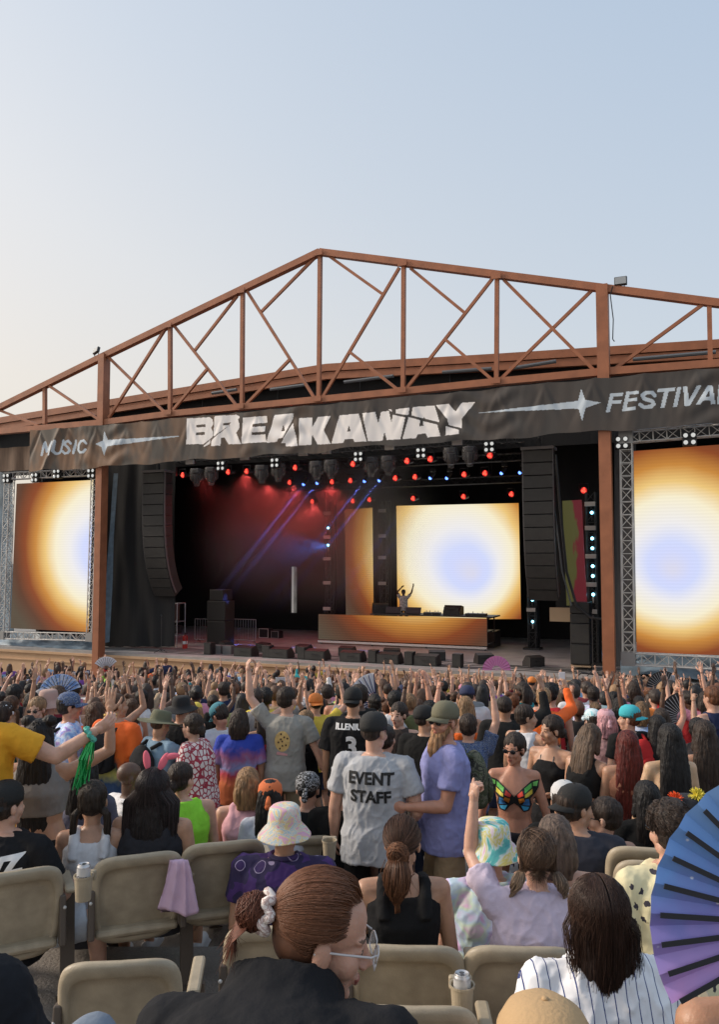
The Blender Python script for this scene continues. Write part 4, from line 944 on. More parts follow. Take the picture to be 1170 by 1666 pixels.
class Rig:
    def __init__(s, H=1.75, sex='m', pose='stand', lean=0, side=0, turn=0, pitch=0, roll=0, wid=1.0, armL=None, armR=None, seat=.5, legspread=.1, twist=0, knee=None, fat=1.0, headoff=None):
        s.__dict__.update(H=H, sex=sex, pose=pose, wid=wid, fat=fat); k = s.k = H/1.75
        s.pel = V3(0, 0, .93*k) if pose == 'stand' else V3(0, 0, seat)
        le, sd_ = R(lean), R(side); s.Z = V3(math.sin(sd_), math.sin(le), math.cos(le)).normalized()
        tw = R(twist); X = V3(math.cos(tw), math.sin(tw), 0); s.X = (X-s.Z*X.dot(s.Z)).normalized(); s.Y = s.Z.cross(s.X)
        s.at = lambda t, x=0, y=0: s.pel+(s.Z*t+s.X*x+s.Y*y)*k
        s.rings = TM if sex == 'm' else TF
        sw = (.185 if sex == 'm' else .160)*wid; s.sw = sw
        s.sh = {-1: s.at(.455, -sw), 1: s.at(.455, sw)}
        nb = s.at(.53); hd = (s.Z*.75+V3(0, .12+.3*math.sin(R(pitch)), .5)).normalized(); s.nb = nb
        s.Hr = Matrix.Rotation(R(turn), 3, 'Z') @ Matrix.Rotation(-R(pitch), 3, 'X') @ Matrix.Rotation(R(roll), 3, 'Y')
        s.hs = k*(1.0 if sex == 'm' else .96)*.5+.5*(1.0 if sex == 'm' else .97)
        s.hc = nb+(hd*.142*k if headoff is None else (s.X*headoff[0]+s.Y*headoff[1]+V3(0, 0, headoff[2])))
        s.HM = Matrix.Translation(s.hc) @ s.Hr.to_4x4() @ Matrix.Scale(s.hs, 4)
        s.arm = {}
        for sg, a in ((-1, armL), (1, armR)):
            a = a or ((.18, .02, -1), (.05, .22, -1), 'relax'); u, f, hp = a[:3]
            loc = lambda v: (s.X*v[0]*sg+s.Y*v[1]+V3(0, 0, 1)*v[2]).normalized()
            e = s.sh[sg]+loc(u)*.285*k; w_ = e+loc(f)*.25*k; pn = loc(a[3]) if len(a) > 3 else (s.X*-sg*.8+s.Y*.6)
            s.arm[sg] = (e, w_, loc(f), pn, hp)
        s.leg = {}
        for sg in (-1, 1):
            h = s.pel+s.X*.088*k*sg*wid+V3(0, 0, -.03)
            if pose == 'stand': kn = h+V3(legspread*.5*sg, .03, -.42*k); an = V3(h.x+legspread*sg, 0, .085)
            else:
                kd = knee or (.12, 1, .04); kn = h+V3(kd[0]*sg, kd[1], kd[2]).normalized()*.42*k; an = kn+V3(0, .05, -.40*k)
            s.leg[sg] = (h, kn, an)
    def head_pts(s, b, fine=False):
        T = lambda p: s.HM @ Vector(p); Rr = s.Hr; q = s.hs
        E = lambda c, r, rot=None: b.ball(T(c), tuple(x*q for x in r), rot=(Rr @ rot if rot else Rr), seg=16, rng=12)
        E((0, -.014, .034), (.076, .094, .082)); E((0, .028, -.03), (.058, .056, .076)); E((0, .034, -.083), (.043, .044, .034)); E((0, .066, -.106), (.02, .017, .015))
        for x in (-1, 1):
            E((x*.034, .053, -.036), (.027, .027, .03)); E((x*.031, .068, -.003), (.015, .014, .012)); E((x*.079, -.008, -.014), (.010, .020, .032), Matrix.Rotation(R(-12*x), 3, 'Z'))
            E((x*.012, .092, -.041), (.009, .010, .008)); E((x*.045, -.0, -.07), (.02, .03, .03))
        E((0, .066, .018), (.052, .018, .012)); E((0, .086, -.0675), (.021, .009, .0065)); E((0, .084, -.077), (.018, .010, .006))
        b.path([T((0, .076, .012)), T((0, .088, -.01)), T((0, .104, -.036)), T((0, .092, -.046))], [.008*q, .0095*q, .0125*q, .008*q], 8)
    def body(s, voxel=.011, hands=True, hv=None, name='body'):
        k = s.k; b = MB(); w_ = s.wid
        b.loft([ring(s.at(t), s.X, s.Y, rx*k*w_, ry*k*s.fat) for t, rx, ry in s.rings])
        if s.sex == 'f':
            for x in (-1, 1): b.ball(s.at(.33, x*.07*w_, .085), .055*k)
        for sg in (-1, 1):
            cap(b, s.at(.47, sg*.05), s.sh[sg]+V3(0, 0, .008), .055*k, .055*k*(1 if s.sex == 'm' else .88))
            cap(b, s.at(.40, sg*.09), s.sh[sg], .07*k, .05*k)
            e, wr, fd, pn, hp = s.arm[sg]; m = 1 if s.sex == 'm' else .85; m *= (.6+.4*s.fat)
            mid = s.sh[sg].lerp(e, .45)
            cap(b, s.sh[sg], mid, .054*k*m, .050*k*m); cap(b, mid, e, .050*k*m, .040*k*m)
            fm = e.lerp(wr, .3); cap(b, e, fm, .040*k*m, .041*k*m); cap(b, fm, wr, .041*k*m, .026*k*m)
            h, kn, an = s.leg[sg]; km = 1 if s.sex == 'm' else 1.04
            cap(b, h, kn, .088*k*km, .056*k); cm = kn.lerp(an, .3)+V3(0, -.012, 0); cap(b, kn, cm, .054*k, .055*k); cap(b, cm, an, .055*k, .036*k)
            cap(b, an+V3(0, -.02, -.035), an+V3(0, .13, -.05), .036, .03)
        b.path([s.at(.47), s.nb, s.hc+s.Hr @ V3(0, -.018, -.075)*s.hs, s.hc+s.Hr @ V3(0, -.018, -.03)*s.hs], [.062*k, .056*k*(1 if s.sex == 'm' else .88), .052*k*(1 if s.sex == 'm' else .86), .05*k], 14)
        s.head_pts(b)
        me, co = remesh(b, voxel, 2, name)
        me2 = me
        if hands:
            hb = MB(); 
            for sg in (-1, 1):
                e, wr, fd, pn, hp = s.arm[sg]; add_hand(hb, wr, fd, pn, -sg, hp, k*(1.0 if s.sex == 'm' else .92), 6 if hv is None else 8)
            if hv: hm, _ = remesh(hb, hv, 1, 'h')
            else: hm = hb.mesh('h')
            me2 = join([me, hm], name); bpy.data.meshes.remove(me); bpy.data.meshes.remove(hm)
        # features by place on the head
        n = len(me2.polygons); c = np.empty(n*3, np.float32); me2.polygons.foreach_get('center', c); c = c.reshape(-1, 3)
        Mi = np.array(s.HM.inverted()); l = c@Mi[:3, :3].T+Mi[:3, 3]
        mi = np.zeros(n, np.int32); x = np.abs(l[:, 0])
        mi[((x-.032)/.019)**2+((l[:, 1]-.08)/.03)**2+((l[:, 2]-.021-.08*np.clip(x-.03, -9, .0))/.0042)**2 < 1] = 2
        mi[(x/.025)**2+((l[:, 1]-.095)/.02)**2+((l[:, 2]+.072)/.0105)**2 < 1] = 1
        mi[((x-.031)/.0135)**2+((l[:, 1]-.085)/.02)**2+((l[:, 2]+.003)/.0062)**2 < 1] = 3
        me2.polygons.foreach_set('material_index', mi)
        for m_ in (skin_m, lip_m, brow_m, eye_m): me2.materials.append(m_)
        return me2
    def top(s, kind, voxel=.012, wr=.006, seed=0, name='shirt'):
        k = s.k; b = MB(); w_ = s.wid; inf = {'tee': .02, 'tank': .012, 'crop': .008, 'bra': .007, 'long': .02, 'loose': .035, 'robe': .05, 'halter': .013, 'racer': .009, 'teehi': .024}[kind]
        t0 = {'tee': -.15, 'tank': -.12, 'crop': .2, 'bra': .27, 'long': -.15, 'loose': -.19, 'robe': -.75, 'halter': .06, 'racer': -.1, 'teehi': -.15}[kind]; t1 = {'bra': .37, 'halter': .43, 'racer': .455, 'teehi': .572}.get(kind, .525)
        rs = []; tt = [r[0] for r in s.rings]
        N = 14
        for i in range(N+1):
            t = t0+(t1-t0)*i/N; tc = min(max(t, tt[0]), tt[-1]); rx = np.interp(tc, tt, [r[1] for r in s.rings]); ry = np.interp(tc, tt, [r[2] for r in s.rings])
            if kind in ('tee', 'long', 'loose', 'robe', 'teehi'): rx = max(rx, np.interp(tc, [.0, .34, .42, .6], [.165, .165, .1, 0])*(1 if s.sex == 'm' else .93)); ry = max(ry, np.interp(tc, [0, .34, .42, .6], [.122, .115, .1, 0]))
            e = inf+(.012 if (t < .05 and kind in ('tee', 'loose', 'long')) else 0)
            if kind in ('tank', 'racer') and t > .42: rx = min(rx, .135 if kind == 'tank' else .11)
            if kind == 'halter' and t > .33: rx = rx*(1-(t-.33)*3)
            rs.append(ring(s.at(t), s.X, s.Y, (rx+e)*k*w_, (ry*s.fat+e)*k))
        b.loft(rs)
        if s.sex == 'f' and kind != 'robe':
            for x in (-1, 1): b.ball(s.at(.33, x*.07*w_, .085), (.055+inf*.6)*k)
        for sg in (-1, 1):
            e, wr_, fd, pn, hp = s.arm[sg]; m = (1 if s.sex == 'm' else .88)*(.6+.4*s.fat)
            if kind in ('tee', 'loose', 'long', 'robe', 'teehi'):
                cap(b, s.at(.475, sg*.06), s.sh[sg]+V3(0, 0, .012), .062*k, .064*k*(1 if s.sex == 'm' else .93)); f = {'teehi': .7, 'tee': .62, 'loose': .8, 'long': 1, 'robe': 1}[kind]
                cap(b, s.at(.38, sg*.09), s.sh[sg], .085*k, .066*k*m)
                en = s.sh[sg].lerp(e, f); b.tube(s.sh[sg], en, (.058+inf*.5)*k*m, (.056+inf*.9)*k*m, 14); b.ball(s.sh[sg], (.062+inf*.4)*k*m)
                if kind in ('long', 'robe'): b.ball(e, .058*k*m); b.tube(e, e.lerp(wr_, .95), .056*k*m, (.04+(.03 if kind == 'robe' else 0))*k*m, 12)
            if kind in ('tank', 'crop', 'racer'):
                pp = [s.at(.36, sg*.085*w_, .115), s.at(.44, sg*.085*w_, .085), s.at(.50, sg*.085*w_, .03), s.at(.505, sg*.088*w_, -.03), s.at(.45, sg*.088*w_, -.085), s.at(.37, sg*.085*w_, -.115)]
                b.path(pp, [.03*k]*6 if kind != 'crop' else [.014*k]*6, 10)
        me, co = remesh(b, voxel, 3, name); 
        if wr: wrinkle(me, wr, 9, seed=seed)
        return me
    def bottom(s, kind, voxel=.013, wr=.006, seed=3, name='trousers'):
        k = s.k; b = MB(); e = .014
        b.loft([ring(s.at(t), s.X, s.Y, (rx+e)*k*s.wid, (ry*s.fat+e)*k) for t, rx, ry in ((-.13, s.rings[0][1], s.rings[0][2]), (-.03, s.rings[1][1], s.rings[1][2]), (.05, s.rings[2][1]*1.02, s.rings[2][2]))])
        f, g_ = {'shorts': (.85, 0), 'pants': (1, .95), 'skirt': (.6, 0), 'short_shorts': (.35, 0)}[kind]
        for sg in (-1, 1):
            h, kn, an = s.leg[sg]; en = h.lerp(kn, f); fl = .024 if kind == 'shorts' else .008
            b.ball(h, .1*k); b.tube(h, en, .1*k, (.088-(.026*f if kind == 'pants' else .01*f)+fl)*k*(1 if kind != 'pants' else .98), 14)
            if g_: b.ball(kn, .066*k); b.tube(kn, kn.lerp(an, g_), .068*k, .056*k, 12)
        if kind == 'skirt' and s.pose == 'stand': b.loft([ring(s.at(t), s.X, s.Y, rx*k, ry*k) for t, rx, ry in ((-.33, .23, .19), (-.03, .2, .15), (.06, .16, .125))])
        me, co = remesh(b, voxel, 3, name)
        if wr: wrinkle(me, wr, 8, seed=seed)
        return me
    def shoes(s, name='shoe'):
        out = []
        for sg in (-1, 1):
            h, kn, an = s.leg[sg]; b = MB(); cap(b, an+V3(0, -.035, -.045), an+V3(0, .15, -.052), .047, .04, 10); b.box(an+V3(0, .055, -.083), (.095, .29, .022), bev=.01)
            out.append(remesh(b, .012, 2, name)[0])
        return out
def head_mesh(fn, voxel=None, smooth=2, wr=0, sc=9, name='hair', st=(1, 1, .15)):
    b = MB(); fn(b)
    if voxel:
        me, _ = remesh(b, voxel, smooth, name)
        if wr: wrinkle(me, wr, sc, st)
        return me
    me = b.mesh(name); me.polygons.foreach_set('use_smooth', [True]*len(me.polygons)); bm = bmesh.new(); bm.from_mesh(me); bmesh.ops.recalc_face_normals(bm, faces=bm.faces[:]); bm.to_mesh(me); bm.free(); return me
I3 = Matrix.Identity(3)
def skullcap(b, gx=.006, low=-.05, front=.075):
    b.ball((0, -.026, .043), (.078+gx, .094+gx, .082+gx), seg=20, rng=14); b.ball((0, -.045, .0), (.074+gx, .07+gx, .075), seg=16, rng=12)
HAIR = {}
def hair_mesh(style):
    if style in HAIR: return HAIR[style]
    def f(b):
        if style == 'buzz': b.ball((0, -.02, .040), (.079, .095, .083)); b.ball((0, -.045, .005), (.074, .066, .06)); return
        if style == 'afro': b.ball((0, -.03, .06), (.125, .125, .12), seg=20, rng=14); return
        skullcap(b, .009 if style != 'messy' else .017)
        if style == 'messy':
            rr_ = random.Random(5)
            for _ in range(60):
                a = rr_.uniform(0, 6.28); e = rr_.uniform(.1, 1.4); d = V3(math.cos(a)*math.cos(e), math.sin(a)*math.cos(e), math.sin(e)); p = V3(0, -.02, .045)+V3(d.x*.088, d.y*.105, d.z*.094)
                if p.y > .055 and p.z < .07: continue
                cap(b, p, p+V3(d.x*.02, .018, .012), .012, .005, 6)
        if style in ('long', 'verylong', 'mid'):
            L = {'long': .42, 'verylong': .62, 'mid': .2}[style]; rs = []
            for i in range(9):
                t = i/8; z = .085-(L+.055)*t; w_ = (.062 if i == 0 else .082)+.022*math.sin(t*2.4)+(.03*t if style == 'verylong' else 0); y = -.055-.05*math.sin(min(1, t*2)*1.3)
                if t > .85: w_ *= .8
                rs.append(ring(V3(0, y, z), V3(1, 0, 0), V3(0, 1, 0), w_, .045*(1-.5*t)+.012, 20, 2.2))
            b.loft(rs)
            for x in (-1, 1): cap(b, (x*.07, -.01, .02), (x*.088, -.03, -.1), .024, .022)
        if style == 'pony': cap(b, (0, -.105, .06), (0, -.135, .055), .022, .024); b.path([(0, -.13, .06), (0, -.17, .03), (0, -.175, -.06), (0, -.15, -.18), (0, -.145, -.25)], [.02, .032, .036, .028, .008], 10)
        if style == 'bun': b.ball((0, -.11, .05), (.045, .038, .042)); 
        if style == 'spacebuns':
            for x in (-1, 1): b.ball((x*.07, -.03, .12), (.042, .042, .038))
        if style in ('braids', 'pigtails'):
            for x in (-1, 1):
                b.path([(x*.06, -.06, -.03), (x*.095, -.07, -.06), (x*.1, -.07, -.12), (x*.098, -.07, -.2 if style == 'pigtails' else -.33)], [.02, .026, .024, .01], 8)
        if style == 'lowbun': b.ball((0, -.115, -.03), (.05, .04, .05))
    vox = .009
    me = head_mesh(f, vox, 2, .006 if style not in ('buzz',) else 0, 60 if style != 'afro' else 40, 'hair'); me.materials.append(hair_m); HAIR[style] = me; return me
HATS = {}
def hat_mesh(style):
    if style in HATS: return HATS[style]
    b = MB(); n = 28
    def rg(rx, ry, z, y0=-.015, wave=0, dz=None): return [V3(rx*math.cos(2*math.pi*i/n), y0+ry*math.sin(2*math.pi*i/n), z+(dz(2*math.pi*i/n) if dz else 0)) for i in range(n)]
    if style in ('cap', 'backcap'):
        fl = 1 if style == 'cap' else -1
        b.loft([rg(.088, .106, .022), rg(.091, .109, .05), rg(.087, .104, .085), rg(.07, .085, .115), rg(.04, .05, .135), rg(.008, .01, .14)], cap=True)
        pts_t = []; m_ = 12
        for r in (0, 1):
            row = []
            for i in range(m_+1):
                a = -1+2*i/m_; x = a*.078; y0 = math.sqrt(max(0, 1-(x/.092)**2))*.108; L = .075*math.sqrt(max(0, 1-a*a*.96))
                row.append((x, y0, L))
            pts_t.append(row)
        top_, bo = [], []
        for j in range(5):
            for i in range(m_+1):
                x, y0, L = pts_t[0][i]; t = j/4; z = .03-.012*t-.9*x*x*(.6+t*3); y = -.015+fl*(y0-.006+L*t); top_.append(V3(x, y, z)); bo.append(V3(x, y, z-.006))
        q = len(top_); fs = []
        for j in range(4):
            for i in range(m_): a = j*(m_+1)+i; fs += [(a, a+1, a+m_+2, a+m_+1), (q+a, q+a+m_+1, q+a+m_+2, q+a+1)]
        for i in range(m_): a = 4*(m_+1)+i; fs.append((a, a+1, q+a+1, q+a))
        b.add(top_+bo, fs, 0); b.ball((0, -.015, .141), (.007, .007, .004), seg=8, rng=5)
    elif style in ('bucket', 'sunhat', 'wide'):
        br = {'bucket': .05, 'sunhat': .075, 'wide': .11}[style]; dr = {'bucket': .055, 'sunhat': .03, 'wide': .01}[style]
        wv = (lambda a: .012*math.sin(2*a+1)) if style != 'bucket' else (lambda a: .003*math.sin(5*a))
        b.loft([rg(.1+br, .118+br, .028-dr, dz=wv), rg(.1+br*.5, .118+br*.5, .03-dr*.45, dz=wv), rg(.096, .114, .035), rg(.094, .112, .05), rg(.09, .107, .09), rg(.083, .099, .122), rg(.07, .085, .134), rg(.03, .04, .138)], cap=False)
        b.add(rg(.03, .04, .138), [tuple(range(n))]); 
        b.loft([rg(.1+br, .118+br, .024-dr, dz=wv), rg(.1+br*.5, .118+br*.5, .024-dr*.45, dz=wv), rg(.09, .108, .028)], cap=False)
        b.loft([rg(.1+br, .118+br, .024-dr, dz=wv), rg(.1+br, .118+br, .028-dr, dz=wv)], cap=False)
    elif style == 'band': b.loft([rg(.088, .106, .03), rg(.09, .108, .045), rg(.088, .105, .065)], cap=False); 
    elif style == 'wrap': b.loft([rg(.09, .108, .015), rg(.093, .111, .05), rg(.087, .104, .09), rg(.06, .075, .12), rg(.01, .01, .13)]); cap(b, (0, -.12, .03), (0, -.16, -.03), .015, .025)
    me = b.mesh('hat'); me.polygons.foreach_set('use_smooth', [True]*len(me.polygons))
    bm = bmesh.new(); bm.from_mesh(me); bmesh.ops.recalc_face_normals(bm, faces=bm.faces[:]); bm.to_mesh(me); bm.free()
    me.materials.append(hat_m); HATS[style] = me; return me
_b = MB()
for x in (-1, 1): _b.ball((x*.032, .096, -.003), (.024, .006, .018), seg=14, rng=8); _b.tube((x*.056, .092, .004), (x*.08, -.0, .002), .0028, n=5)
_b.tube((-.01, .1, .002), (.01, .1, .002), .0028, n=5)
SUNG = _b.mesh('sunglasses'); SUNG.materials.append(glass_m)
def lnk(me, name, parent, color=None, mx=None, m=None):
    o = bpy.data.objects.new(name, me); COL.objects.link(o); o.parent = parent
    if mx is not None: o.matrix_local = mx
    if color is not None: o.color = (*color, 1)
    if m is not None:
        if not me.materials: me.materials.append(m)
        else: o.material_slots[0].link = 'OBJECT'; o.material_slots[0].material = m
    return o
HEADB = {'cap': ('buzz',), 'backcap': ('buzz',)}
def person(label, px, ytop, d, yaw=0, group=None, cat='person', skin=(.5, .3, .21), hair=('short', (.03, .02, .015)), hat=None, top=('tee', (.1, .1, .1)), bottom=('shorts', (.05, .05, .06)),
           glasses=False, voxel=.011, seated=False, seed=0, shoes=(.4, .4, .4), H=None, rig=None, hv=None, fix=None, **kw):
    q = P(px, ytop, d); gd = gz(d); hatlift = .012 if hat else .0
    if not seated:
        Ht = min(max(q.z-gd-hatlift, 1.52), 1.95) if H is None else H; zroot = q.z-hatlift-Ht
        r = Rig(H=Ht, pose='stand', **kw); zroot = q.z-hatlift-(r.hc.z+.114*r.hs)
        if abs(zroot-gd) < .07: zroot = gd
    else:
        Ht = H or 1.72; k = Ht/1.75; seat = max(.3, q.z-gd-.815*k-hatlift); r = Rig(H=Ht, pose='sit', seat=seat, **kw); zroot = q.z-hatlift-(r.hc.z+.114*r.hs)
    root = wthing('person', (q.x, q.y, zroot), label, cat, group, R(yaw)); 
    # keep the head where the photograph has it
    hc = Matrix.Rotation(R(yaw), 3, 'Z') @ r.hc; root.location.x -= hc.x; root.location.y -= hc.y
    bd = lnk(r.body(voxel, hv=hv), 'body', root, skin)
    if top: 
        m = top[1] if not isinstance(top[1], tuple) else cloth_m; me = r.top(top[0], max(.009, voxel), top[2] if len(top) > 2 else .007, seed); me.materials.append(m); lnk(me, 'top' if top[0] in ('crop', 'bra', 'halter', 'tank', 'racer') else 'shirt', root, top[1] if isinstance(top[1], tuple) else None)
    if bottom:
        m = bottom[1] if not isinstance(bottom[1], tuple) else cloth_m; me = r.bottom(bottom[0], max(.011, voxel), seed=seed+1); me.materials.append(m); lnk(me, 'shorts' if 'short' in bottom[0] else bottom[0], root, bottom[1] if isinstance(bottom[1], tuple) else None)
    if shoes:
        for me in r.shoes(): me.materials.append(shoe_m); lnk(me, 'shoe', root, shoes)
    if hair and hair[0] != 'none': lnk(hair_mesh(hair[0]), 'hair', root, hair[1], r.HM)
    if hat:
        if isinstance(hat[1], tuple): lnk(hat_mesh(hat[0]), 'hat', root, hat[1], r.HM)
        else: lnk(hat_mesh(hat[0]), 'hat', root, None, r.HM, hat[1])
    if glasses: lnk(SUNG, 'sunglasses', root, None, r.HM)
    root['_r'] = 1; RIG[root.name] = r
    return root, r
RIG = {}
def wpt(root, p): return Matrix.Translation(root.location) @ Matrix.Rotation(root.rotation_euler.z, 4, 'Z') @ Vector(p)
def strand_hair(root, r, color, fn, n=900, rad=.0016, seed=1, shades=(.6, 1, 1.5), name='hair_strands', sides=3, hair_mat=None):
    """fn(rnd) -> list of points in the head frame"""
    rr_ = random.Random(seed); b = MB()
    for i in range(n):
        pts = fn(rr_)
        if not pts: continue
        m_ = len(pts); rs = [rad*rr_.uniform(.7, 1.3)*(1-.75*(j/(m_-1))**3) for j in range(m_)]; b.path(pts, rs, sides, mi=rr_.randrange(3))
    me = b.mesh(name); me.polygons.foreach_set('use_smooth', [True]*len(me.polygons))
    for s_ in shades:
        c = tuple(min(1, x*s_) for x in color); me.materials.append(mat('strand_%d_%d_%d' % tuple(int(x*1000) for x in c), c, .5, spec=.35))
    return lnk(me, name, root, None, r.HM)
def decal(root, mesh_obj, text, size, cx, cz, face='back', m=None, bold=.0, lift=.004, align='CENTER', spread=1.0, name='lettering', tilt=0, sx=1.0):
    """text printed on a garment: its outline is laid on the cloth surface"""
    cu = bpy.data.curves.new('t', 'FONT'); cu.body = text; cu.size = size; cu.align_x = align; cu.offset = bold; cu.resolution_u = 3; cu.space_character = spread
    ob = bpy.data.objects.new('t', cu); _ts.collection.objects.link(ob); vl = _ts.view_layers[0]; vl.update(); dg = vl.depsgraph
    me = bpy.data.meshes.new_from_object(ob.evaluated_get(dg), depsgraph=dg); bpy.data.objects.remove(ob)
    bm = bmesh.new(); bm.from_mesh(me); bmesh.ops.triangulate(bm, faces=bm.faces[:])
    for _ in range(3):
        es_ = [e for e in bm.edges if e.calc_length() > size*.16]
        if es_: bmesh.ops.subdivide_edges(bm, edges=es_, cuts=1)
        bmesh.ops.triangulate(bm, faces=[f for f in bm.faces if len(f.verts) > 3])
    src = mesh_obj.data; co, ls, vi, mi_ = mesh_arrays(src); polys = [list(vi[a:b_]) for a, b_ in zip(ls, list(ls[1:])+[len(vi)])]
    tree = BVHTree.FromPolygons([Vector(c) for c in co], polys); sg = 1 if face == 'back' else -1
    ct, st = math.cos(R(tilt)), math.sin(R(tilt))
    for v in bm.verts:
        x_, y_ = v.co.x*sx, v.co.y; x_, y_ = x_*ct-y_*st, x_*st+y_*ct
        o_ = Vector((cx+sg*x_, -sg*1.0, cz+y_)); h = tree.ray_cast(o_, Vector((0, sg, 0)))
        if h[0] is None: v.co = o_+Vector((0, sg*.85, 0))
        else: v.co = h[0]+Vector((0, -sg*lift, 0))
    bm.to_mesh(me); bm.free(); me.materials.clear(); me.materials.append(m or mat('print_black', (.015, .015, .015), .8)); me.name = name
    return lnk(me, name, root)
def shape_decal(root, mesh_obj, poly, cx, cz, face, m, lift=.004, name='print'):
    bm = bmesh.new(); vs = [bm.verts.new((x, z, 0)) for x, z in poly]; bm.faces.new(vs); bmesh.ops.triangulate(bm, faces=bm.faces[:])
    for _ in range(4):
        es_ = [e for e in bm.edges if e.calc_length() > .02]
        if es_: bmesh.ops.subdivide_edges(bm, edges=es_, cuts=1)
        bmesh.ops.triangulate(bm, faces=[f for f in bm.faces if len(f.verts) > 3])
    co, ls, vi, mi_ = mesh_arrays(mesh_obj.data); tree = BVHTree.FromPolygons([Vector(c) for c in co], [list(vi[a:b_]) for a, b_ in zip(ls, list(ls[1:])+[len(vi)])]); sg = 1 if face == 'back' else -1
    for v in bm.verts:
        o_ = Vector((cx+sg*v.co.x, -sg*1.0, cz+v.co.y)); h = tree.ray_cast(o_, Vector((0, sg, 0))); v.co = (h[0]+Vector((0, -sg*lift, 0))) if h[0] else o_+Vector((0, sg*.87, 0))
    me = bpy.data.meshes.new(name); bm.to_mesh(me); bm.free(); me.materials.append(m); return lnk(me, name, root)
def child(root, nm):
    return [c for c in root.children if c.name.split('.')[0] == nm][0]
SK = {'p': (.58, .335, .24), 'm': (.47, .26, .165), 't': (.33, .17, .1), 'd': (.1, .05, .03), 'r': (.5, .24, .155)}
HC = {'black': (.012, .010, .010), 'dark': (.035, .022, .016), 'brown': (.09, .045, .025), 'blond': (.27, .16, .08), 'red': (.11, .016, .012), 'auburn': (.13, .05, .022), 'grey': (.3, .29, .27)}
UP = lambda x=.25, y=.1, z=1: (x, y, z)
A_UP = ((.35, .15, 1), (-.12, .15, 1), 'open'); A_UP2 = ((.75, .1, .65), (.1, .1, 1), 'open'); A_BENT = ((.2, .35, -.8), (-.25, .9, .35), 'hold'); A_DN = ((.18, -.02, -1), (.08, .2, -1), 'relax'); A_FIST = ((.4, .2, .9), (0, .3, 1), 'fist'); A_PH = ((.3, .6, .1), (-.25, .35, 1), 'hold')
# ============================================================ SEATS
seat_tan = mat('tan_seat_plastic', (.385, .32, .225), .45, var=.22, vscale=11, bump=.12, bscale=160)
seat_brown = mat('brown_seat_steel', (.085, .065, .05), .5)
def chair_proto():
    t = wthing('stadium_seat', (0, 0, 0), 'tan', 'seat')
    W_, Hh = .245, .25; cz = .555; n = 48
    def rr(hw, hh, y, dz=0, rc=.06):
        out = []
        for i in range(n):
            a = 2*math.pi*i/n; ca, sa = math.cos(a), math.sin(a); p = 5.0
            x = hw*abs(ca)**(2/p)*(1 if ca >= 0 else -1); z = hh*abs(sa)**(2/p)*(1 if sa >= 0 else -1)
            if z < 0: x *= 1-.10*(z/hh)**2
            zz = cz+dz+z; yy = y+.55*x*x-.20*(zz-cz)+.25*max(0, -(z+hh*.35))**1.5   # bowed, tilted back
            out.append(V3(x, yy, zz))
        return out
    b = MB()
    b.loft([rr(W_-.03, Hh-.03, .018), rr(W_-.004, Hh-.004, .014), rr(W_, Hh, .0), rr(W_-.002, Hh-.002, -.018), rr(W_-.018, Hh-.018, -.028), rr(W_-.040, Hh-.048, -.028, -.008), rr(W_-.046, Hh-.055, -.014, -.012), rr(W_-.050, Hh-.059, .000, -.014), rr(W_-.08, Hh-.095, .004, -.014), rr(.06, .05, .006, -.014)])
    b.build('backrest', seat_tan, t, smooth=True)
    b = MB(); b.box((0, .19, .40), (.44, .40, .045), Matrix.Rotation(R(6), 4, 'X'), bev=.02); b.build('seat', seat_tan, t, smooth=False)
    for s_ in (-1, 1):
        b = MB(); b.box((s_*.240, -.004, .50), (.034, .075, .25), Matrix.Rotation(R(-11), 4, 'X'), bev=.008); br = b.build('side_bracket', seat_brown, t)
        for z in (.42, .58):
            q = MB(); q.ball((s_*.246, -.042-.2*(z-.5), z), .009, seg=10, rng=6); q.build('bolt', alu, br)
    s_ = 1
    b = MB(); b.bar((.285, .17, .60), (.285, .10, 0.01), .045, .07, up=(1, 0, 0)); b.build('leg', seat_brown, t)
    b = MB(); b.box((.285, .12, .008), (.1, .16, .012)); b.build('foot_plate', seat_brown, t)
    b = MB(); b.box((.285, .18, .625), (.055, .30, .028), bev=.012); b.build('armrest', seat_tan, t)
    b = MB(); b.box((.26, .12, .42), (.03, .12, .05)); b.build('hinge', seat_brown, t)
    return t
cproto = chair_proto()
def solve_d(px, ytop, h):
    d = 7.5
    while d > 1.5:
        if P(px, ytop, d).z-gz(d) >= h: return d
        d -= .01
    return d
chairs = [(18,1415,26,'tan seat at the far left with a man in black sitting in it'), (222,1387,20,'tan seat the long black haired woman with pink ears sits in'), (362,1367,16,'empty looking tan seat left of the purple shirt'),
 (110,1381,24,'tan seat holding a silver can, right of the man in black'), (148,1346,20,'tan seat behind the girl with two braids'), (385,1345,12,'tan seat of the woman in the pink top'),
 (515,1328,4,'small tan seat back beyond the purple shirt, left one of the far pair'), (565,1328,4,'small tan seat back left of the event staff man, farther one'), (562,1341,4,'tan seat with armrest left of the event staff man, nearer one'), (507,1358,6,'tan seat right of the pastel bucket hat'),
 (663,1534,-3,'tan seat of the woman in the black tank top'), (850,1537,-3,'tan seat of the girl in the lilac shirt'), (1036,1562,-8,'tan seat in front of the cream shirt at the right'),
 (192,1560,6,'large empty tan seat in the near left corner'), (452,1503,2,'tan seat half hidden by the woman with glasses'), (672,1633,-2,'nearest tan seat at the bottom edge below the cup holder'),
 (770,1433,-4,'tan seat of the person in the tie dye shirt'), (962,1424,-8,'tan seat beyond the tattooed shoulder'), (884,1455,-6,'tan seat between the pigtails and the dark long hair'),
 (1062,1377,-10,'far tan seat right of the man in the black backward cap'), (1078,1400,-10,'tan seat back left of the cream shirt, nearer one'), (290,1345,14,'tan seat of the woman in the lime top')]
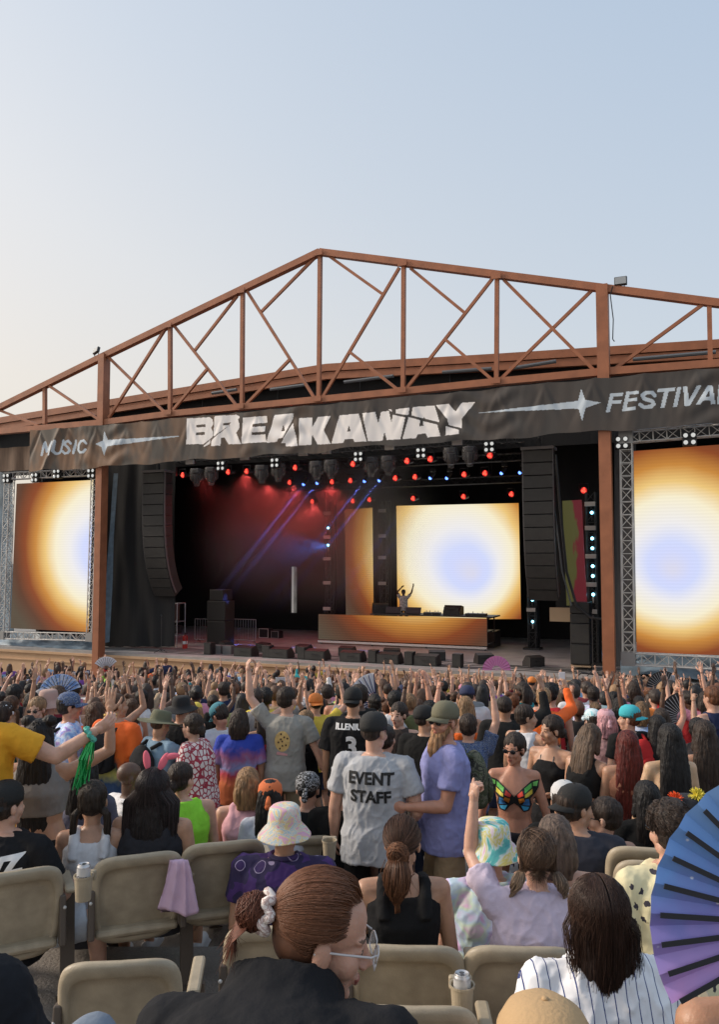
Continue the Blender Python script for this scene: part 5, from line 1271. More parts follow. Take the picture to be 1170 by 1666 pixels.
for k, (px, yt, yw, lab) in enumerate(chairs):
    d = {(110, 1381): 5.1, (148, 1346): 5.65}.get((px, yt)) or solve_d(px, yt, .805); q = P(px, yt, d); o = cproto if k == 0 else copy_tree(cproto)
    o.location = (q.x, q.y+.04, min(gz(q.y), q.z-.8)); o.rotation_euler = (0, 0, R(yw)); o['label'] = lab; o['group'] = 'tan folding stadium seats'
# cup holders and cans
def cup_holder(q, lab):
    t = wthing('cup_holder', q, lab, 'cup holder'); b = MB(); n = 24
    rg = lambda r, z: [V3(r*math.cos(2*math.pi*i/n), r*math.sin(2*math.pi*i/n), z) for i in range(n)]
    b.loft([rg(.036, -.11), rg(.043, 0), rg(.049, .002), rg(.049, -.008), rg(.044, -.008), rg(.037, -.12), rg(.005, -.12)], cap=False); b.add(rg(.036, -.11), [tuple(range(n))]); b.build('cup', seat_tan, t, smooth=False)
    b = MB(); b.box((.0, .055, -.02), (.09, .03, .05), bev=.008); b.build('bracket', seat_tan, t); return t
def can(q, lab, txt, col, sc_=1, yaw=0, tm=None):
    t = wthing('beverage_can', q, lab, 'can', yaw=yaw); b = MB(); n = 32
    prof = [(.022, 0), (.026, .004), (.0325, .012), (.033, .02), (.033, .112), (.031, .118), (.0265, .1235), (.027, .126), (.0255, .1265), (.0245, .1235), (.001, .1225)]
    b.loft([[V3(r*math.cos(2*math.pi*i/n), r*math.sin(2*math.pi*i/n), z) for i in range(n)] for r, z in prof]); b.build('can_body', mat('can_silver', (.55, .55, .56), .3, metal=.7), t, smooth=True)
    b = MB(); b.loft([[V3(.0333*math.cos(2*math.pi*i/n), .0333*math.sin(2*math.pi*i/n), z) for i in range(n)] for z in (.022, .108)], cap=False); lb = b.build('printed_sleeve', mat('can_print', (.62, .62, .62), .4, metal=.3, var=.1), t, smooth=True)
    b = MB(); b.box((0, -.004, .1245), (.012, .022, .0015)); b.build('pull_tab', mat('dark_tab', (.12, .12, .13), .3, metal=.8), t); b = MB(); b.ball((0, .01, .1232), (.011, .007, .0008), seg=12, rng=5); b.build('opening', black_m, t)
    decal(t, lb, txt[0], txt[1], txt[2], txt[3], 'back', mat('can_red', (.3, .02, .03), .5) if tm is None else tm, bold=.0006, lift=.0008, sx=.85)
    if len(txt) > 4: decal(t, lb, txt[4], txt[1]*.7, txt[2]-.002, txt[3]-.02, 'back', mat('can_red', (0, 0, 0)) if tm is None else tm, bold=.0002, lift=.0008)
q = P(752, 1600, 3.2); cup_holder(q, 'tan cup holder with a silver can, between the two near seats'); can(q+V3(0, 0, -.085), 'silver beer can with red lettering in the near cup holder', ('Co', .045, .008, .045), None)
q = P(136, 1423, 4.15); cup_holder(q, 'tan cup holder beside the man in black at left'); can(q+V3(0, 0, -.07), 'silver can with dark lettering in the left cup holder', ('Coron', .022, 0, .06, 'Extra'), None, tm=mat('can_navy', (.02, .025, .05), .5))
q = P(417, 1383, 5.1); cup_holder(q, 'empty tan cup holder left of the pastel bucket hat'); q = P(536, 1366, 5.3); cup_holder(q, 'empty tan cup holder right of the pastel bucket hat')
# ============================================================ PEOPLE ONE CAN TELL APART
tie_pastel = patmat('tie_dye_pastel', [(0, (.62, .25, .4)), (.3, (.68, .6, .48)), (.42, (.32, .48, .56)), (.52, (.7, .62, .5)), (.62, (.66, .55, .22)), (.75, (.66, .38, .46)), (1, (.6, .35, .5))], 7, dist=3)
tie_teal = patmat('tie_dye_teal', [(0, (.06, .3, .36)), (.34, (.12, .48, .44)), (.47, (.6, .68, .68)), (.6, (.6, .56, .14)), (.75, (.72, .72, .76)), (1, (.75, .4, .5))], 4.5, dist=3)
tie_pink = patmat('tie_dye_pink', [(0, (.6, .3, .65)), (.3, (.68, .45, .72)), (.5, (.5, .65, .8)), (.7, (.6, .75, .6)), (1, (.75, .45, .7))], 6, dist=1.5)
tie_blue = patmat('tie_dye_blue', [(0, (.1, .25, .6)), (.3, (.35, .5, .8)), (.5, (.65, .72, .85)), (.7, (.4, .25, .6)), (1, (.15, .35, .7))], 7, dist=1.5)
hexp = patmat('purple_hexagon_print', [(0, (.035, .015, .09)), (.30, (.03, .018, .085)), (.33, (.32, .26, .4)), (.37, (.022, .014, .06)), (.62, (.05, .018, .12)), (1, (.02, .015, .055))], 9.5, 'spot', dist=.25)
mushroom = patmat('cream_spotted_print', [(0, (.04, .035, .05)), (.24, (.74, .67, .42)), (1, (.74, .67, .42))], 15, 'spot', dist=1.3)
sunset = patmat('blue_to_red_sunset', [(0, (.6, .15, .05)), (.18, (.5, .05, .08)), (.34, (.25, .3, .55)), (.5, (.35, .12, .25)), (.68, (.03, .06, .4)), (1, (.02, .05, .38))], (1.0, 1.5), 'vert')
palmp = patmat('orange_palm_print', [(0, (.03, .08, .25)), (.28, (.02, .05, .12)), (.42, (.4, .38, .1)), (.52, (.02, .03, .04)), (.6, (.85, .16, .02)), (1, (.85, .14, .02))], (.85, 1.55), 'vert')
robe = patmat('white_red_scroll_print', [(0, (.35, .03, .05)), (.09, (.3, .03, .06)), (.13, (.68, .6, .58)), (1, (.68, .6, .58))], 22, 'line')
bwfl = patmat('white_floral_print', [(0, (.03, .03, .04)), (.25, (.72, .7, .7)), (1, (.75, .73, .73))], 30, 'spot', dist=1.5)
pins = patmat('white_pinstripe', [(0, (.03, .05, .18)), (.09, (.8, .8, .82)), (1, (.8, .8, .82))], 26, 'stripe')
camo = patmat('dark_blue_scribble', [(0, (.02, .05, .15)), (.4, (.03, .07, .2)), (.5, (.3, .35, .45)), (.6, (.02, .03, .06)), (1, (.1, .15, .3))], 30, dist=3)
crowdpat = [tie_blue, palmp, robe, bwfl, sunset, tie_pink, patmat('plaid_print', [(0, (.4, .1, .1)), (.4, (.6, .5, .4)), (.6, (.05, .05, .1)), (1, (.5, .1, .1))], 40, dist=.3)]
# ---- event staff man
ro, r = person('man in grey event staff shirt and black cap standing among the seats', 610, 1160, 5.8, yaw=-12, hair=('buzz', HC['dark']), hat=('cap', (.022, .022, .022)), skin=SK['p'], top=('tee', (.42, .43, .45), .014), bottom=('pants', (.012, .012, .013)),
              voxel=.0085, hv=.004, turn=-28, wid=1.12, fat=1.12, armR=((.32, -.12, -1), (-.25, .8, -.5), 'relax'), armL=((.22, -.05, -1), (.1, .35, -1), 'relax'), seed=2, H=1.84)
sh_ = child(ro, 'shirt'); kk = r.k
decal(ro, sh_, 'EVENT', .108, 0.0, 1.30*kk, 'back', bold=.0042, sx=.98); decal(ro, sh_, 'STAFF', .108, .0, 1.185*kk, 'back', bold=.0042, sx=.98)
# ---- bearded man
ro, r = person('bearded man in lavender blue shirt, olive cap and sunglasses looking at his phone', 722, 1143, 5.9, yaw=100, turn=34, pitch=-4, skin=SK['r'], hair=('buzz', (.3, .14, .07)), hat=('cap', (.15, .14, .09)), glasses=True, top=('tee', (.26, .27, .52), .011), bottom=('shorts', (.27, .19, .11)),
              voxel=.0085, hv=.004, wid=1.08, fat=1.1, armR=((.12, .1, -1), (-.15, 1, .05), 'hold'), armL=((.12, .25, -1), (-.2, 1, .0), 'hold'), seed=4, H=1.88)
def beard(b):
    b.ball((0, .045, -.098), (.056, .055, .036)); b.ball((0, .082, -.16), (.05, .042, .078)); cap(b, (0, .09, -.19), (.004, .095, -.27), .042, .016, 10)
    for x in (-1, 1): cap(b, (x*.06, .01, -.04), (x*.045, .05, -.09), .018, .02, 8)
me = head_mesh(beard, .007, 1, .007, 60, 'beard'); me.materials.append(hair_m); lnk(me, 'beard', ro, (.38, .2, .09), r.HM)
def backpack(root, r, col, label, m=None, w_=.30, h_=.42):
    q = r.at(.28, 0, -.2)
    t = wthing('backpack', wpt(root, q), label, 'backpack', yaw=root.rotation_euler.z)
    b = MB(); b.ball((0, 0, 0), (w_/2, .09, h_/2), seg=20, rng=14); b.box((0, .0, -.03), (w_*.85, .15, h_*.75), bev=.05); me, _ = remesh(b, .012, 4, 'pack'); me.materials.append(m or cloth_m); lnk(me, 'pack', t, col)
    b = MB(); b.ball((0, -.09, -.06), (w_*.36, .04, h_*.26), seg=14, rng=10); o = b.build('front_pocket', m or cloth_m, t, smooth=True); o.color = (*[c*.8 for c in (col or (.1, .1, .1))], 1)
    for s_ in (-1, 1):
        b = MB(); pts = [(s_*.08, .04, h_*.42), (s_*.10, .12, h_*.5), (s_*.115, .24, h_*.40), (s_*.13, .26, h_*.1), (s_*.13, .16, -h_*.25), (s_*.1, .05, -h_*.35)]
        b.path(pts, .018, 6); o = b.build('strap', m or cloth_m, t, smooth=True); o.color = (*(col or (.1, .1, .1)), 1)
    return t
backpack(ro, r, (.1, .1, .07), 'camouflage backpack on the bearded man', m=patmat('camo_print', [(0, (.05, .06, .03)), (.45, (.12, .12, .08)), (.6, (.03, .03, .02)), (1, (.2, .18, .12))], 14, 'hard'))
ph = MB(); ph.box((0, 0, 0), (.075, .15, .009), bev=.004)
def phone(root, r, sg, label, rot=(70, 0, 0), off=.09):
    e, w_, f, pn, hp = r.arm[sg]; p = wpt(root, w_+f*off+pn*.03); t = ph.build('phone', mat('phone_black', (.015, .015, .018), .15)); t.location = p; t.rotation_euler = (R(rot[0]), R(rot[1]), R(rot[2])+root.rotation_euler.z); tag(t, label, 'phone'); return t
phone(ro, r, 1, 'black phone held by the bearded man', (20, 0, 0))
# ---- butterfly woman
ro, r = person('woman with butterfly wing bikini top and sunglasses facing the camera', 836, 1195, 6.3, yaw=168, turn=-22, sex='f', skin=SK['r'], hair=('bun', HC['dark']), glasses=True, top=None, bottom=('short_shorts', (.015, .015, .02)), voxel=.0085, hv=.004, H=1.68,
              armL=((.32, .05, -1), (.12, .1, -1), 'relax'), armR=((.35, -.05, -1), (.15, .1, -1), 'relax'), seed=6)
bdy = child(ro, 'body'); zc = r.at(.31).z
wing = [(0, .02), (-.05, .07), (-.13, .13), (-.19, .14), (-.18, .08), (-.15, .03), (-.12, -.0), (-.13, -.05), (-.11, -.09), (-.07, -.095), (-.03, -.05), (0, -.03)]
for s_ in (-1, 1):
    shape_decal(ro, bdy, [(x*s_, z) for x, z in wing], 0, zc, 'front', mat('wing_black', (.01, .01, .01), .7), .006, 'bikini_wing')
    for poly, c_, nm in (([(-.02, .035), (-.06, .065), (-.07, .035), (-.03, .015)], (.6, .04, .02), 'wing_red'), ([(-.075, .08), (-.13, .115), (-.13, .08), (-.08, .05)], (.1, .45, .08), 'wing_green'), ([(-.08, .042), (-.135, .07), (-.135, .035), (-.08, .02)], (.6, .5, .05), 'wing_yellow'),
                         ([(-.03, .005), (-.07, .02), (-.08, -.005), (-.04, -.03)], (.6, .2, .02), 'wing_orange'), ([(-.085, .01), (-.11, .01), (-.115, -.05), (-.06, -.04)], (.04, .2, .5), 'wing_blue'), ([(-.05, -.045), (-.11, -.06), (-.1, -.08), (-.07, -.085)], (.05, .35, .6), 'wing_cyan'), ([(-.14, .12), (-.178, .13), (-.168, .09), (-.14, .09)], (.2, .6, .15), 'wing_lime')):
        shape_decal(ro, bdy, [(x*s_, z) for x, z in poly], 0, zc, 'front', mat(nm, c_, .6), .009, 'wing_patch')
rr_ = random.Random(8); b = MB(); k = r.k
for i in range(90):
    a = rr_.uniform(0, 6.28); rx, ry = .185*k, .14*k; p = r.at(rr_.uniform(-.06, .03))+V3(rx*math.cos(a), ry*math.sin(a), 0)
    b.path([p, p+V3(math.cos(a)*.02, math.sin(a)*.02, -.05), p+V3(math.cos(a)*.01, math.sin(a)*.01, -.1-rr_.random()*.08)], .006, 4, mi=i % 3)
me = b.mesh('skirt_fringe'); [me.materials.append(m_) for m_ in (mat('wing_black', (0,)*3), mat('fringe_cream', (.5, .47, .42), .7), mat('fringe_blue', (.06, .07, .3), .6))]; lnk(me, 'skirt_fringe', ro)
b = MB(); b.path([r.at(.43, .04, .08), r.nb+V3(.03, .0, .0), r.nb+V3(0, -.055, .01), r.nb+V3(-.03, 0, 0), r.at(.43, -.04, .08)], .004, 5); b.build('neck_strap', black_m, ro)
# ---- black halter woman
ro, r = person('woman in black halter top with pulled back hair looking left', 896, 1166, 6.9, yaw=140, turn=-28, sex='f', skin=SK['m'], hair=('lowbun', HC['dark']), top=('halter', (.012, .012, .013), .004), bottom=('pants', (.015, .015, .017)), voxel=.0085, hv=.004, wid=1.02, fat=1.1, H=1.70,
              armR=((.25, -.1, -1), (-.35, .8, -.15), 'hold'), armL=((.3, -.1, -1), (-.75, .65, -.1), 'relax'), seed=7)
b = MB()
for s_ in (-1, 1): b.path([r.at(.39, s_*.06, .115), r.at(.46, s_*.06, .085), r.nb+V3(s_*.035, -.02, .0)], .005, 5)
b.build('halter_strap', black_m, ro)
# ---- black jersey
ro, r = person('man in black jersey numbered three standing with his back turned', 575, 1130, 8.1, yaw=-6, turn=-8, hair=('buzz', HC['dark']), hat=('backcap', (.012, .012, .012)), skin=SK['m'], top=('loose', (.012, .012, .013), .008), bottom=('shorts', (.012, .012, .013)), voxel=.0095, wid=1.1, fat=1.08, H=1.83, seed=9)
sh_ = child(ro, 'shirt'); w9 = mat('print_white', (.7, .7, .7), .8)
decal(ro, sh_, 'ILLENIUM', .075, 0, 1.37*r.k, 'back', w9, bold=.003); decal(ro, sh_, '3', .25, 0, 1.14*r.k, 'back', w9, bold=.009)
# ---- grey cookie tee
ro, r = person('man in grey shirt with cookie print and khaki shorts raising his left arm', 468, 1128, 8.3, yaw=-5, turn=-30, hair=('short', HC['dark']), skin=SK['p'], top=('tee', (.33, .32, .29), .009), bottom=('shorts', (.25, .2, .13)), voxel=.009, hv=.005, H=1.84,
              armL=((.75, .1, .9), (.1, .1, 1), 'hold'), armR=((.45, .0, -1), (.4, .15, -1), 'relax'), seed=11, side=2)
sh_ = child(ro, 'shirt'); zz = 1.24*r.k
shape_decal(ro, sh_, [(.07*math.cos(a)*1.1, .10*math.sin(a)) for a in [2*math.pi*i/18 for i in range(18)]], .0, zz, 'back', mat('print_cookie', (.62, .42, .16), .8), .004)
for i in range(9):
    a = i*2.4; x, z = .045*math.sqrt(i/9)*1.3*math.cos(a), .075*math.sqrt(i/9)*1.2*math.sin(a)
    shape_decal(ro, sh_, [(x+.009*math.cos(t), z+.011*math.sin(t)) for t in [2*math.pi*j/6 for j in range(6)]], 0, zz, 'back', mat('print_chip', (.06, .03, .02), .8), .007, 'print_dot')
shape_decal(ro, sh_, [(-.06, -.13), (.05, -.14), (.055, -.12), (-.05, -.10)], .0, zz, 'back', mat('print_pinkish', (.6, .3, .3), .8), .004, 'print_band')
# ---- a table of the rest:  (label, px, ytop, d, kwargs)
T = []
def add(*a, **k): T.append((a, k))
add('woman in black sleeveless top with long blond ponytail', 500, 1152, 7.9, yaw=-35, sex='f', hair=('pony', HC['blond']), top=('tank', (.012, .012, .013)), bottom=('short_shorts', (.01, .01, .012)), armR=((.3, -.1, -1), (-.4, .8, -.3), 'relax'), skin=SK['m'])
add('long haired person in blue to red tie dye shirt and navy shorts', 390, 1150, 7.5, yaw=2, hair=('mid', HC['dark']), top=('loose', sunset), bottom=('shorts', (.015, .018, .05)), skin=SK['m'])
add('man in white shirt, teal cap and teal shorts looking down left', 357, 1140, 7.9, yaw=35, pitch=35, turn=20, hat=('cap', (.06, .22, .27)), top=('tee', (.6, .62, .66)), bottom=('shorts', (.02, .08, .10)), skin=SK['r'])
add('person in white and red patterned robe and sunglasses facing left', 312, 1156, 6.9, yaw=70, sex='f', hair=('lowbun', HC['dark']), top=('robe', robe), bottom=('pants', (.3, .3, .3)), glasses=True, armR=A_BENT, skin=SK['p'], lean=8)
add('man in olive sun hat and light blue shirt with his hand at his face', 262, 1152, 7.0, yaw=-40, pitch=15, hair=('short', HC['brown']), hat=('wide', (.13, .13, .08)), top=('tee', (.2, .3, .4)), bottom=('shorts', (.1, .12, .16)), armR=((.3, .7, -.4), (-.3, .35, 1), 'fist'), skin=SK['m'], bp=((.02, .02, .022), 'black backpack on the man in the olive sun hat'))
add('man in orange palm print shirt with short cropped hair', 192, 1122, 7.3, yaw=-25, turn=-25, hair=('buzz', HC['brown']), top=('loose', palmp), bottom=('shorts', (.03, .08, .25)), skin=SK['m'], wid=1.05, bp=((.02, .02, .022), 'black backpack on the man in the orange palm shirt'))
add('man in blue tie dye shirt and blue patterned cap facing right', 115, 1121, 7.2, yaw=-70, hat=('cap', camo), top=('tee', tie_blue), bottom=('shorts', (.1, .1, .12)), glasses=True, skin=SK['r'], armR=((.3, .2, -1), (-.2, .9, .2), 'hold'), bp=((.015, .015, .018), 'black backpack on the man in the blue cap'))
add('blond woman in sunglasses and purple top facing the camera', 60, 1130, 8.2, yaw=175, sex='f', hair=('pony', HC['blond']), glasses=True, top=('tank', (.12, .06, .22)), skin=SK['p'])
add('person with dark curly hair and teal overall straps at far left', 6, 1138, 7.4, yaw=-5, sex='f', hair=('messy', HC['dark']), top=('tank', (.1, .35, .36)), skin=SK['m'], hat=('cap', (.6, .62, .65)))
add('long brown haired person behind the raised hand with gold bracelets', 158, 1138, 7.9, yaw=-12, sex='f', hair=('long', HC['brown']), top=('tee', (.5, .1, .03)), skin=SK['p'])
add('person in pinkish bucket hat and black shirt near the left', 80, 1117, 8.4, yaw=0, hat=('bucket', (.42, .28, .24)), top=('tee', (.015, .015, .017)), skin=SK['p'])
add('person all in black with black sun hat holding a cup', 296, 1128, 7.8, yaw=-15, hat=('sunhat', (.012, .012, .013)), top=('long', (.012, .012, .013)), bottom=('pants', (.012,)*3), armR=A_BENT, skin=SK['m'])
add('man with dark hair and clear glasses facing the camera in the crowd', 648, 1140, 7.7, yaw=165, turn=-15, hair=('short', HC['dark']), top=('tank', (.06, .045, .04)), skin=SK['p'])
add('man in black shirt and black cap behind the bearded man', 692, 1143, 6.9, yaw=-20, turn=-45, hair=('buzz', HC['dark']), hat=('cap', (.015,)*3), top=('tee', (.012,)*3), bottom=('pants', (.05, .045, .04)), skin=SK['m'], wid=1.05)
add('man in black shirt half hidden behind the event staff man', 628, 1175, 6.7, yaw=-25, hair=('short', HC['dark']), top=('tee', (.013,)*3), bottom=('pants', (.03,)*3), armR=((.4, .1, -1), (.0, .9, -.3), 'relax'), skin=SK['p'])
add('man in blue scribble patterned shirt behind the bearded man', 762, 1158, 6.9, yaw=-10, hair=('short', HC['dark']), top=('tee', camo), bottom=('pants', (.06,)*3), skin=SK['p'], armR=A_UP)
add('man in white tank top with short dark hair looking right', 857, 1143, 7.4, yaw=-40, turn=-50, hair=('short', HC['dark']), top=('tank', (.62, .63, .66)), skin=SK['m'])
add('person in turquoise backwards cap and black shirt turned left', 1022, 1143, 7.4, yaw=20, turn=45, hat=('backcap', (.05, .45, .52)), hair=('short', HC['auburn']), top=('tee', (.013,)*3), skin=SK['p'], bp=((.5, .03, .03), 'red backpack on the person in the turquoise cap'))
add('woman with long streaked hair in a sheer black top leaning forward', 962, 1168, 6.5, yaw=-50, lean=18, pitch=15, sex='f', hair=('long', (.11, .07, .045)), top=('crop', (.014,)*3), bottom=('short_shorts', (.012,)*3), skin=SK['m'], armR=((.1, .3, -1), (0, .5, -1), 'relax'))
add('woman with long dark red hair seen from behind', 1020, 1190, 6.3, yaw=-5, sex='f', hair=('verylong', HC['red']), top=('crop', (.3, .14, .09)), bottom=('short_shorts', (.25, .06, .04)), skin=SK['m'], H=1.62)
add('woman with very long black hair and bare back', 1088, 1186, 5.9, yaw=3, sex='f', hair=('verylong', HC['black']), top=None, bottom=('skirt', (.012,)*3), skin=(.55, .36, .22), armL=((.3, .1, -1), (.1, .3, -1), 'relax'), H=1.62)
add('woman with long brown hair, strap top and white skirt at the right', 1145, 1188, 6.3, yaw=-8, sex='f', hair=('verylong', HC['dark']), top=('bra', (.03, .02, .02)), bottom=('skirt', (.55, .52, .5)), skin=SK['m'], H=1.62, armL=((.35, .3, -.8), (-.1, .8, -.3), 'relax'))
add('tall woman with straight black hair behind the bare backed woman', 1068, 1160, 7.3, yaw=0, sex='f', hair=('verylong', HC['black']), top=('tank', (.015,)*3), skin=SK['m'])
add('woman in pink pigtail wig and pink headscarf beside the turquoise cap', 985, 1148, 7.6, yaw=0, sex='f', hair=('mid', (.6, .3, .32)), hat=('wrap', (.62, .36, .4)), top=('tee', (.5, .3, .3)), skin=SK['p'])
add('person in pale blue and white tie dye cap', 963, 1150, 8.0, yaw=20, hat=('cap', patmat('pale_blue_dye', [(0, (.25, .6, .68)), (.5, (.7, .78, .8)), (1, (.3, .6, .7))], 12)), top=('tee', (.4, .4, .42)), skin=SK['p'])
add('person with shoulder length dark hair far right in straps', 1135, 1165, 7.2, yaw=-20, hair=('short', HC['black']), top=('tank', (.06, .05, .05)), skin=SK['d'])
add('bald man with dark skin in white floral shirt sitting', 213, 1240, 6.3, yaw=-35, turn=-30, hair=('none',), top=('tee', bwfl), skin=SK['d'], seated=True)
add('woman in lime green top with a green hair clip sitting turned left', 297, 1242, 5.9, yaw=25, sex='f', hair=('lowbun', HC['dark']), top=('tank', (.3, .75, .06)), skin=SK['p'], seated=True, wid=1.2, turn=-55, fat=1.2)
add('blond woman in pale pink sleeveless top sitting', 404, 1250, 6.15, yaw=3, sex='f', hair=('mid', (.3, .17, .08)), top=('tank', (.68, .38, .42)), skin=SK['p'], seated=True, wid=1.2, fat=1.25)
add('person in white shirt sitting beyond the woman in pink', 440, 1268, 6.0, yaw=0, hair=('long', HC['black']), hat=('wrap', (.65, .16, .05)), top=('tee', (.55, .58, .65)), skin=SK['p'], seated=True, sex='f')
add('boy in black bandana and black shirt sitting', 501, 1256, 6.2, yaw=-5, hat=('wrap', patmat('bandana_print', [(0, (.012,)*3), (.55, (.015,)*3), (.62, (.45, .47, .5)), (1, (.012,)*3)], 40, dist=2)), hair=('short', HC['black']), top=('tee', (.015, .015, .018)), skin=SK['p'], seated=True, wid=.95)
add('person in black sitting just left of the event staff man', 556, 1255, 6.1, yaw=0, hair=('short', HC['dark']), top=('tee', (.012,)*3), skin=SK['p'], seated=True)
add('girl with long dark hair sitting behind the braided girl', 140, 1232, 5.7, yaw=0, sex='f', hair=('long', HC['black']), top=('tee', (.1, .1, .14)), skin=SK['m'], seated=True)
add('girl with two long dark braids and white strap top sitting', 152, 1272, 4.9, yaw=8, sex='f', hair=('braids', (.03, .02, .014)), top=('racer', (.6, .6, .62)), skin=SK['m'], seated=True, seed=3, voxel=.009)
add('person in navy shirt sitting right of the event staff man', 645, 1272, 6.3, yaw=-15, hair=('short', HC['dark']), top=('tee', (.035, .05, .09)), skin=SK['m'], seated=True, armR=((.2, .2, -1), (.1, 1, .0), 'relax'), wid=1.15)
add('man in backwards black cap and navy shirt with red sleeve sitting', 938, 1278, 4.9, yaw=-15, turn=-55, hat=('backcap', (.014,)*3), hair=('short', HC['dark']), top=('tee', patmat('navy_red_yellow', [(0, (.02, .022, .035)), (.72, (.02, .022, .035)), (.74, (.6, .4, .03)), (.80, (.35, .02, .03)), (1, (.35, .02, .03))], 1.2, 'hard', dist=0)), skin=SK['m'], seated=True, wid=1.15, armR=((.45, -.1, -1), (.2, .9, -.2), 'relax'), fat=1.15)
add('boy with short dark hair and sunglasses sitting', 980, 1300, 5.3, yaw=5, turn=65, hair=('short', HC['dark']), top=('tank', patmat('orange_floral', [(0, (.6, .15, .02)), (.5, (.05, .04, .05)), (.7, (.6, .5, .1)), (1, (.4, .05, .05))], 20)), glasses=True, skin=SK['p'], seated=True, wid=.9)
add('woman with long black hair sitting below the bare backed woman', 1050, 1272, 5.6, yaw=0, sex='f', hair=('long', HC['black']), top=('tee', (.013,)*3), skin=SK['m'], seated=True)
add('person in wide black hat decorated with orange and yellow flowers', 1118, 1296, 5.1, yaw=0, sex='f', hair=('long', HC['black']), hat=('wide', (.012, .014, .02)), top=('tee', (.012,)*3), skin=SK['m'], seated=True, flowers=True)
add('woman with brown grey hair and a round shoulder tattoo sitting', 902, 1328, 4.2, yaw=-5, sex='f', hair=('mid', (.13, .09, .07)), top=('halter', (.5, .08, .15)), skin=SK['p'], seated=True, wid=1.1)
add('person in white cap beyond the man in the black backwards cap', 918, 1272, 5.4, yaw=-10, hat=('cap', (.6, .6, .6)), top=('tee', (.012,)*3), skin=SK['m'], seated=True)
rid = 20
PEOPLE = {}
def run(a, k):
    global rid
    if k.get('hat') and k['hat'][0] in ('bucket', 'wide', 'sunhat', 'wrap') and (not k.get('hair') or k['hair'][0] in ('short',)): k['hair'] = ('buzz', k.get('hair', (0, HC['dark']))[1])
    rid += 1; bp = k.pop('bp', None); fl = k.pop('flowers', None); k.setdefault('seed', rid); k.setdefault('voxel', .0105)
    a = list(a)
    if not k.get('seated') and 6.7 < a[3] < 8.1: a[3] *= 1.1
    if k.get('sex') == 'f' and not k.get('seated'): k.setdefault('bottom', ('short_shorts', (.02, .02, .025)))
    root, r = person(*a, **k); PEOPLE[a[0]] = (root, r)
    if bp: backpack(root, r, bp[0], bp[1])
    if fl:
        for (x, z, c_) in ((-.1, .125, (.75, .1, .02)), (.04, .15, (.7, .6, .08))):
            b = MB(); rr = random.Random(3)
            for i in range(70):
                d_ = V3(rr.gauss(0, 1), rr.gauss(0, 1), rr.gauss(0, 1)+.6).normalized(); p = V3(x, -.06, z); b.tube(p, p+d_*.055, .007, .002, 4)
            me = b.mesh('flower'); me.materials.append(mat('petal_%d' % int(c_[1]*100), c_, .7)); lnk(me, 'flower', root, None, r.HM)
    return root, r
for a, k in T: run(a, k)
# ---- sitting persons near the camera with more work in the hair
def ell(d, off=0): return V3(0, -.016, .036)+V3(d.x*(.083+off), d.y*(.101+off), d.z*(.089+off))
def sl(a, b, t): 
    o = math.acos(max(-1, min(1, a.dot(b)))); 
    if o < 1e-4: return a
    return (a*math.sin((1-t)*o)+b*math.sin(t*o))/math.sin(o)
def f_long(L, part=0, wave=0, back=75, spread=1.0, frontcut=.5, taper=.45):
    def fn(q):
        sd_ = 1 if q.random() < .5 else -1; y = q.uniform(-.8, .62); rt = V3(part+sd_*.03, y, math.sqrt(max(.05, 1-y*y))).normalized()
        ph = R(q.uniform(-10, 90+back*.0)); # azimuth behind the ear
        ph = q.uniform(0, 1)**.9; az = R(-22+112*ph); eq = V3(sd_*math.cos(az), -math.sin(az), -.25).normalized()
        off = q.uniform(.008, .024); pts = [ell(sl(rt, eq, t/6), off*(.6+.4*t/6)) for t in range(7)]
        p = pts[-1]; ln = L*q.uniform(.8, 1.05); ph_ = q.uniform(0, 6.3); tx = p.x*(1-taper)+q.uniform(-.015, .015); ty = -.095-.05*min(1, ln)+q.uniform(-.02, .012)
        for j in range(1, 9):
            t = j/8; pts.append(V3(p.x*spread*(1-t)**.7+tx*spread*(1-(1-t)**.7)+wave*math.sin(t*9+ph_)*t, p.y*(1-t)+(ty)*t+wave*math.cos(t*8+ph_)*t, p.z-ln*t))
        return pts
    return fn
def f_swept(G, spread=.02, jitter=.004, lowfront=-.1):
    gd_ = Vector(((G[0])/.083, (G[1]+.016)/.101, (G[2]-.036)/.089)).normalized()
    def fn(q):
        while True:
            a = q.uniform(0, 6.283); z = q.uniform(-.75, 1); d = V3(math.sqrt(1-z*z)*math.cos(a), math.sqrt(1-z*z)*math.sin(a), z)
            if d.y > .5 and d.z < .6+(d.y-.5)*.3: continue
            if d.y > .0 and d.z < -.22+d.y*.35 : continue
            break
        off = q.uniform(.001, .011); pts = [ell(sl(d, gd_, t/8), off) for t in range(8)]
        pts[0] = ell(d, -.004); pts.append(V3(*G)+V3(q.gauss(0, spread*.5), q.gauss(0, spread*.5), q.gauss(0, spread*.5))); return pts
    return fn
def f_bun(G, rad, loops=1.2, tails=.15, tl=.1):
    def fn(q):
        a = q.uniform(0, 6.28); ax = V3(q.gauss(0, .5), 1, q.gauss(0, .5)).normalized(); u = ax.orthogonal().normalized(); v = ax.cross(u); rr = rad*q.uniform(.5, 1.05); pts = []
        if q.random() < tails:
            s_ = V3(*G)+V3(q.gauss(0, rad*.5), -rad*.2, -rad*.5); return [s_, s_+V3(q.gauss(0, .01), -.02, -tl*.4), s_+V3(q.gauss(0, .025), -.02+q.gauss(0, .01), -tl*q.uniform(.7, 1.3))]
        c = V3(*G)+ax*q.uniform(-.6, .6)*rad
        for j in range(9): t = a+j/8*6.28*loops*.7; pts.append(c+(u*math.cos(t)+v*math.sin(t))*rr*math.sqrt(max(.1, 1-((c-V3(*G)).length/rad)**2*.8)))
        return pts
    return fn
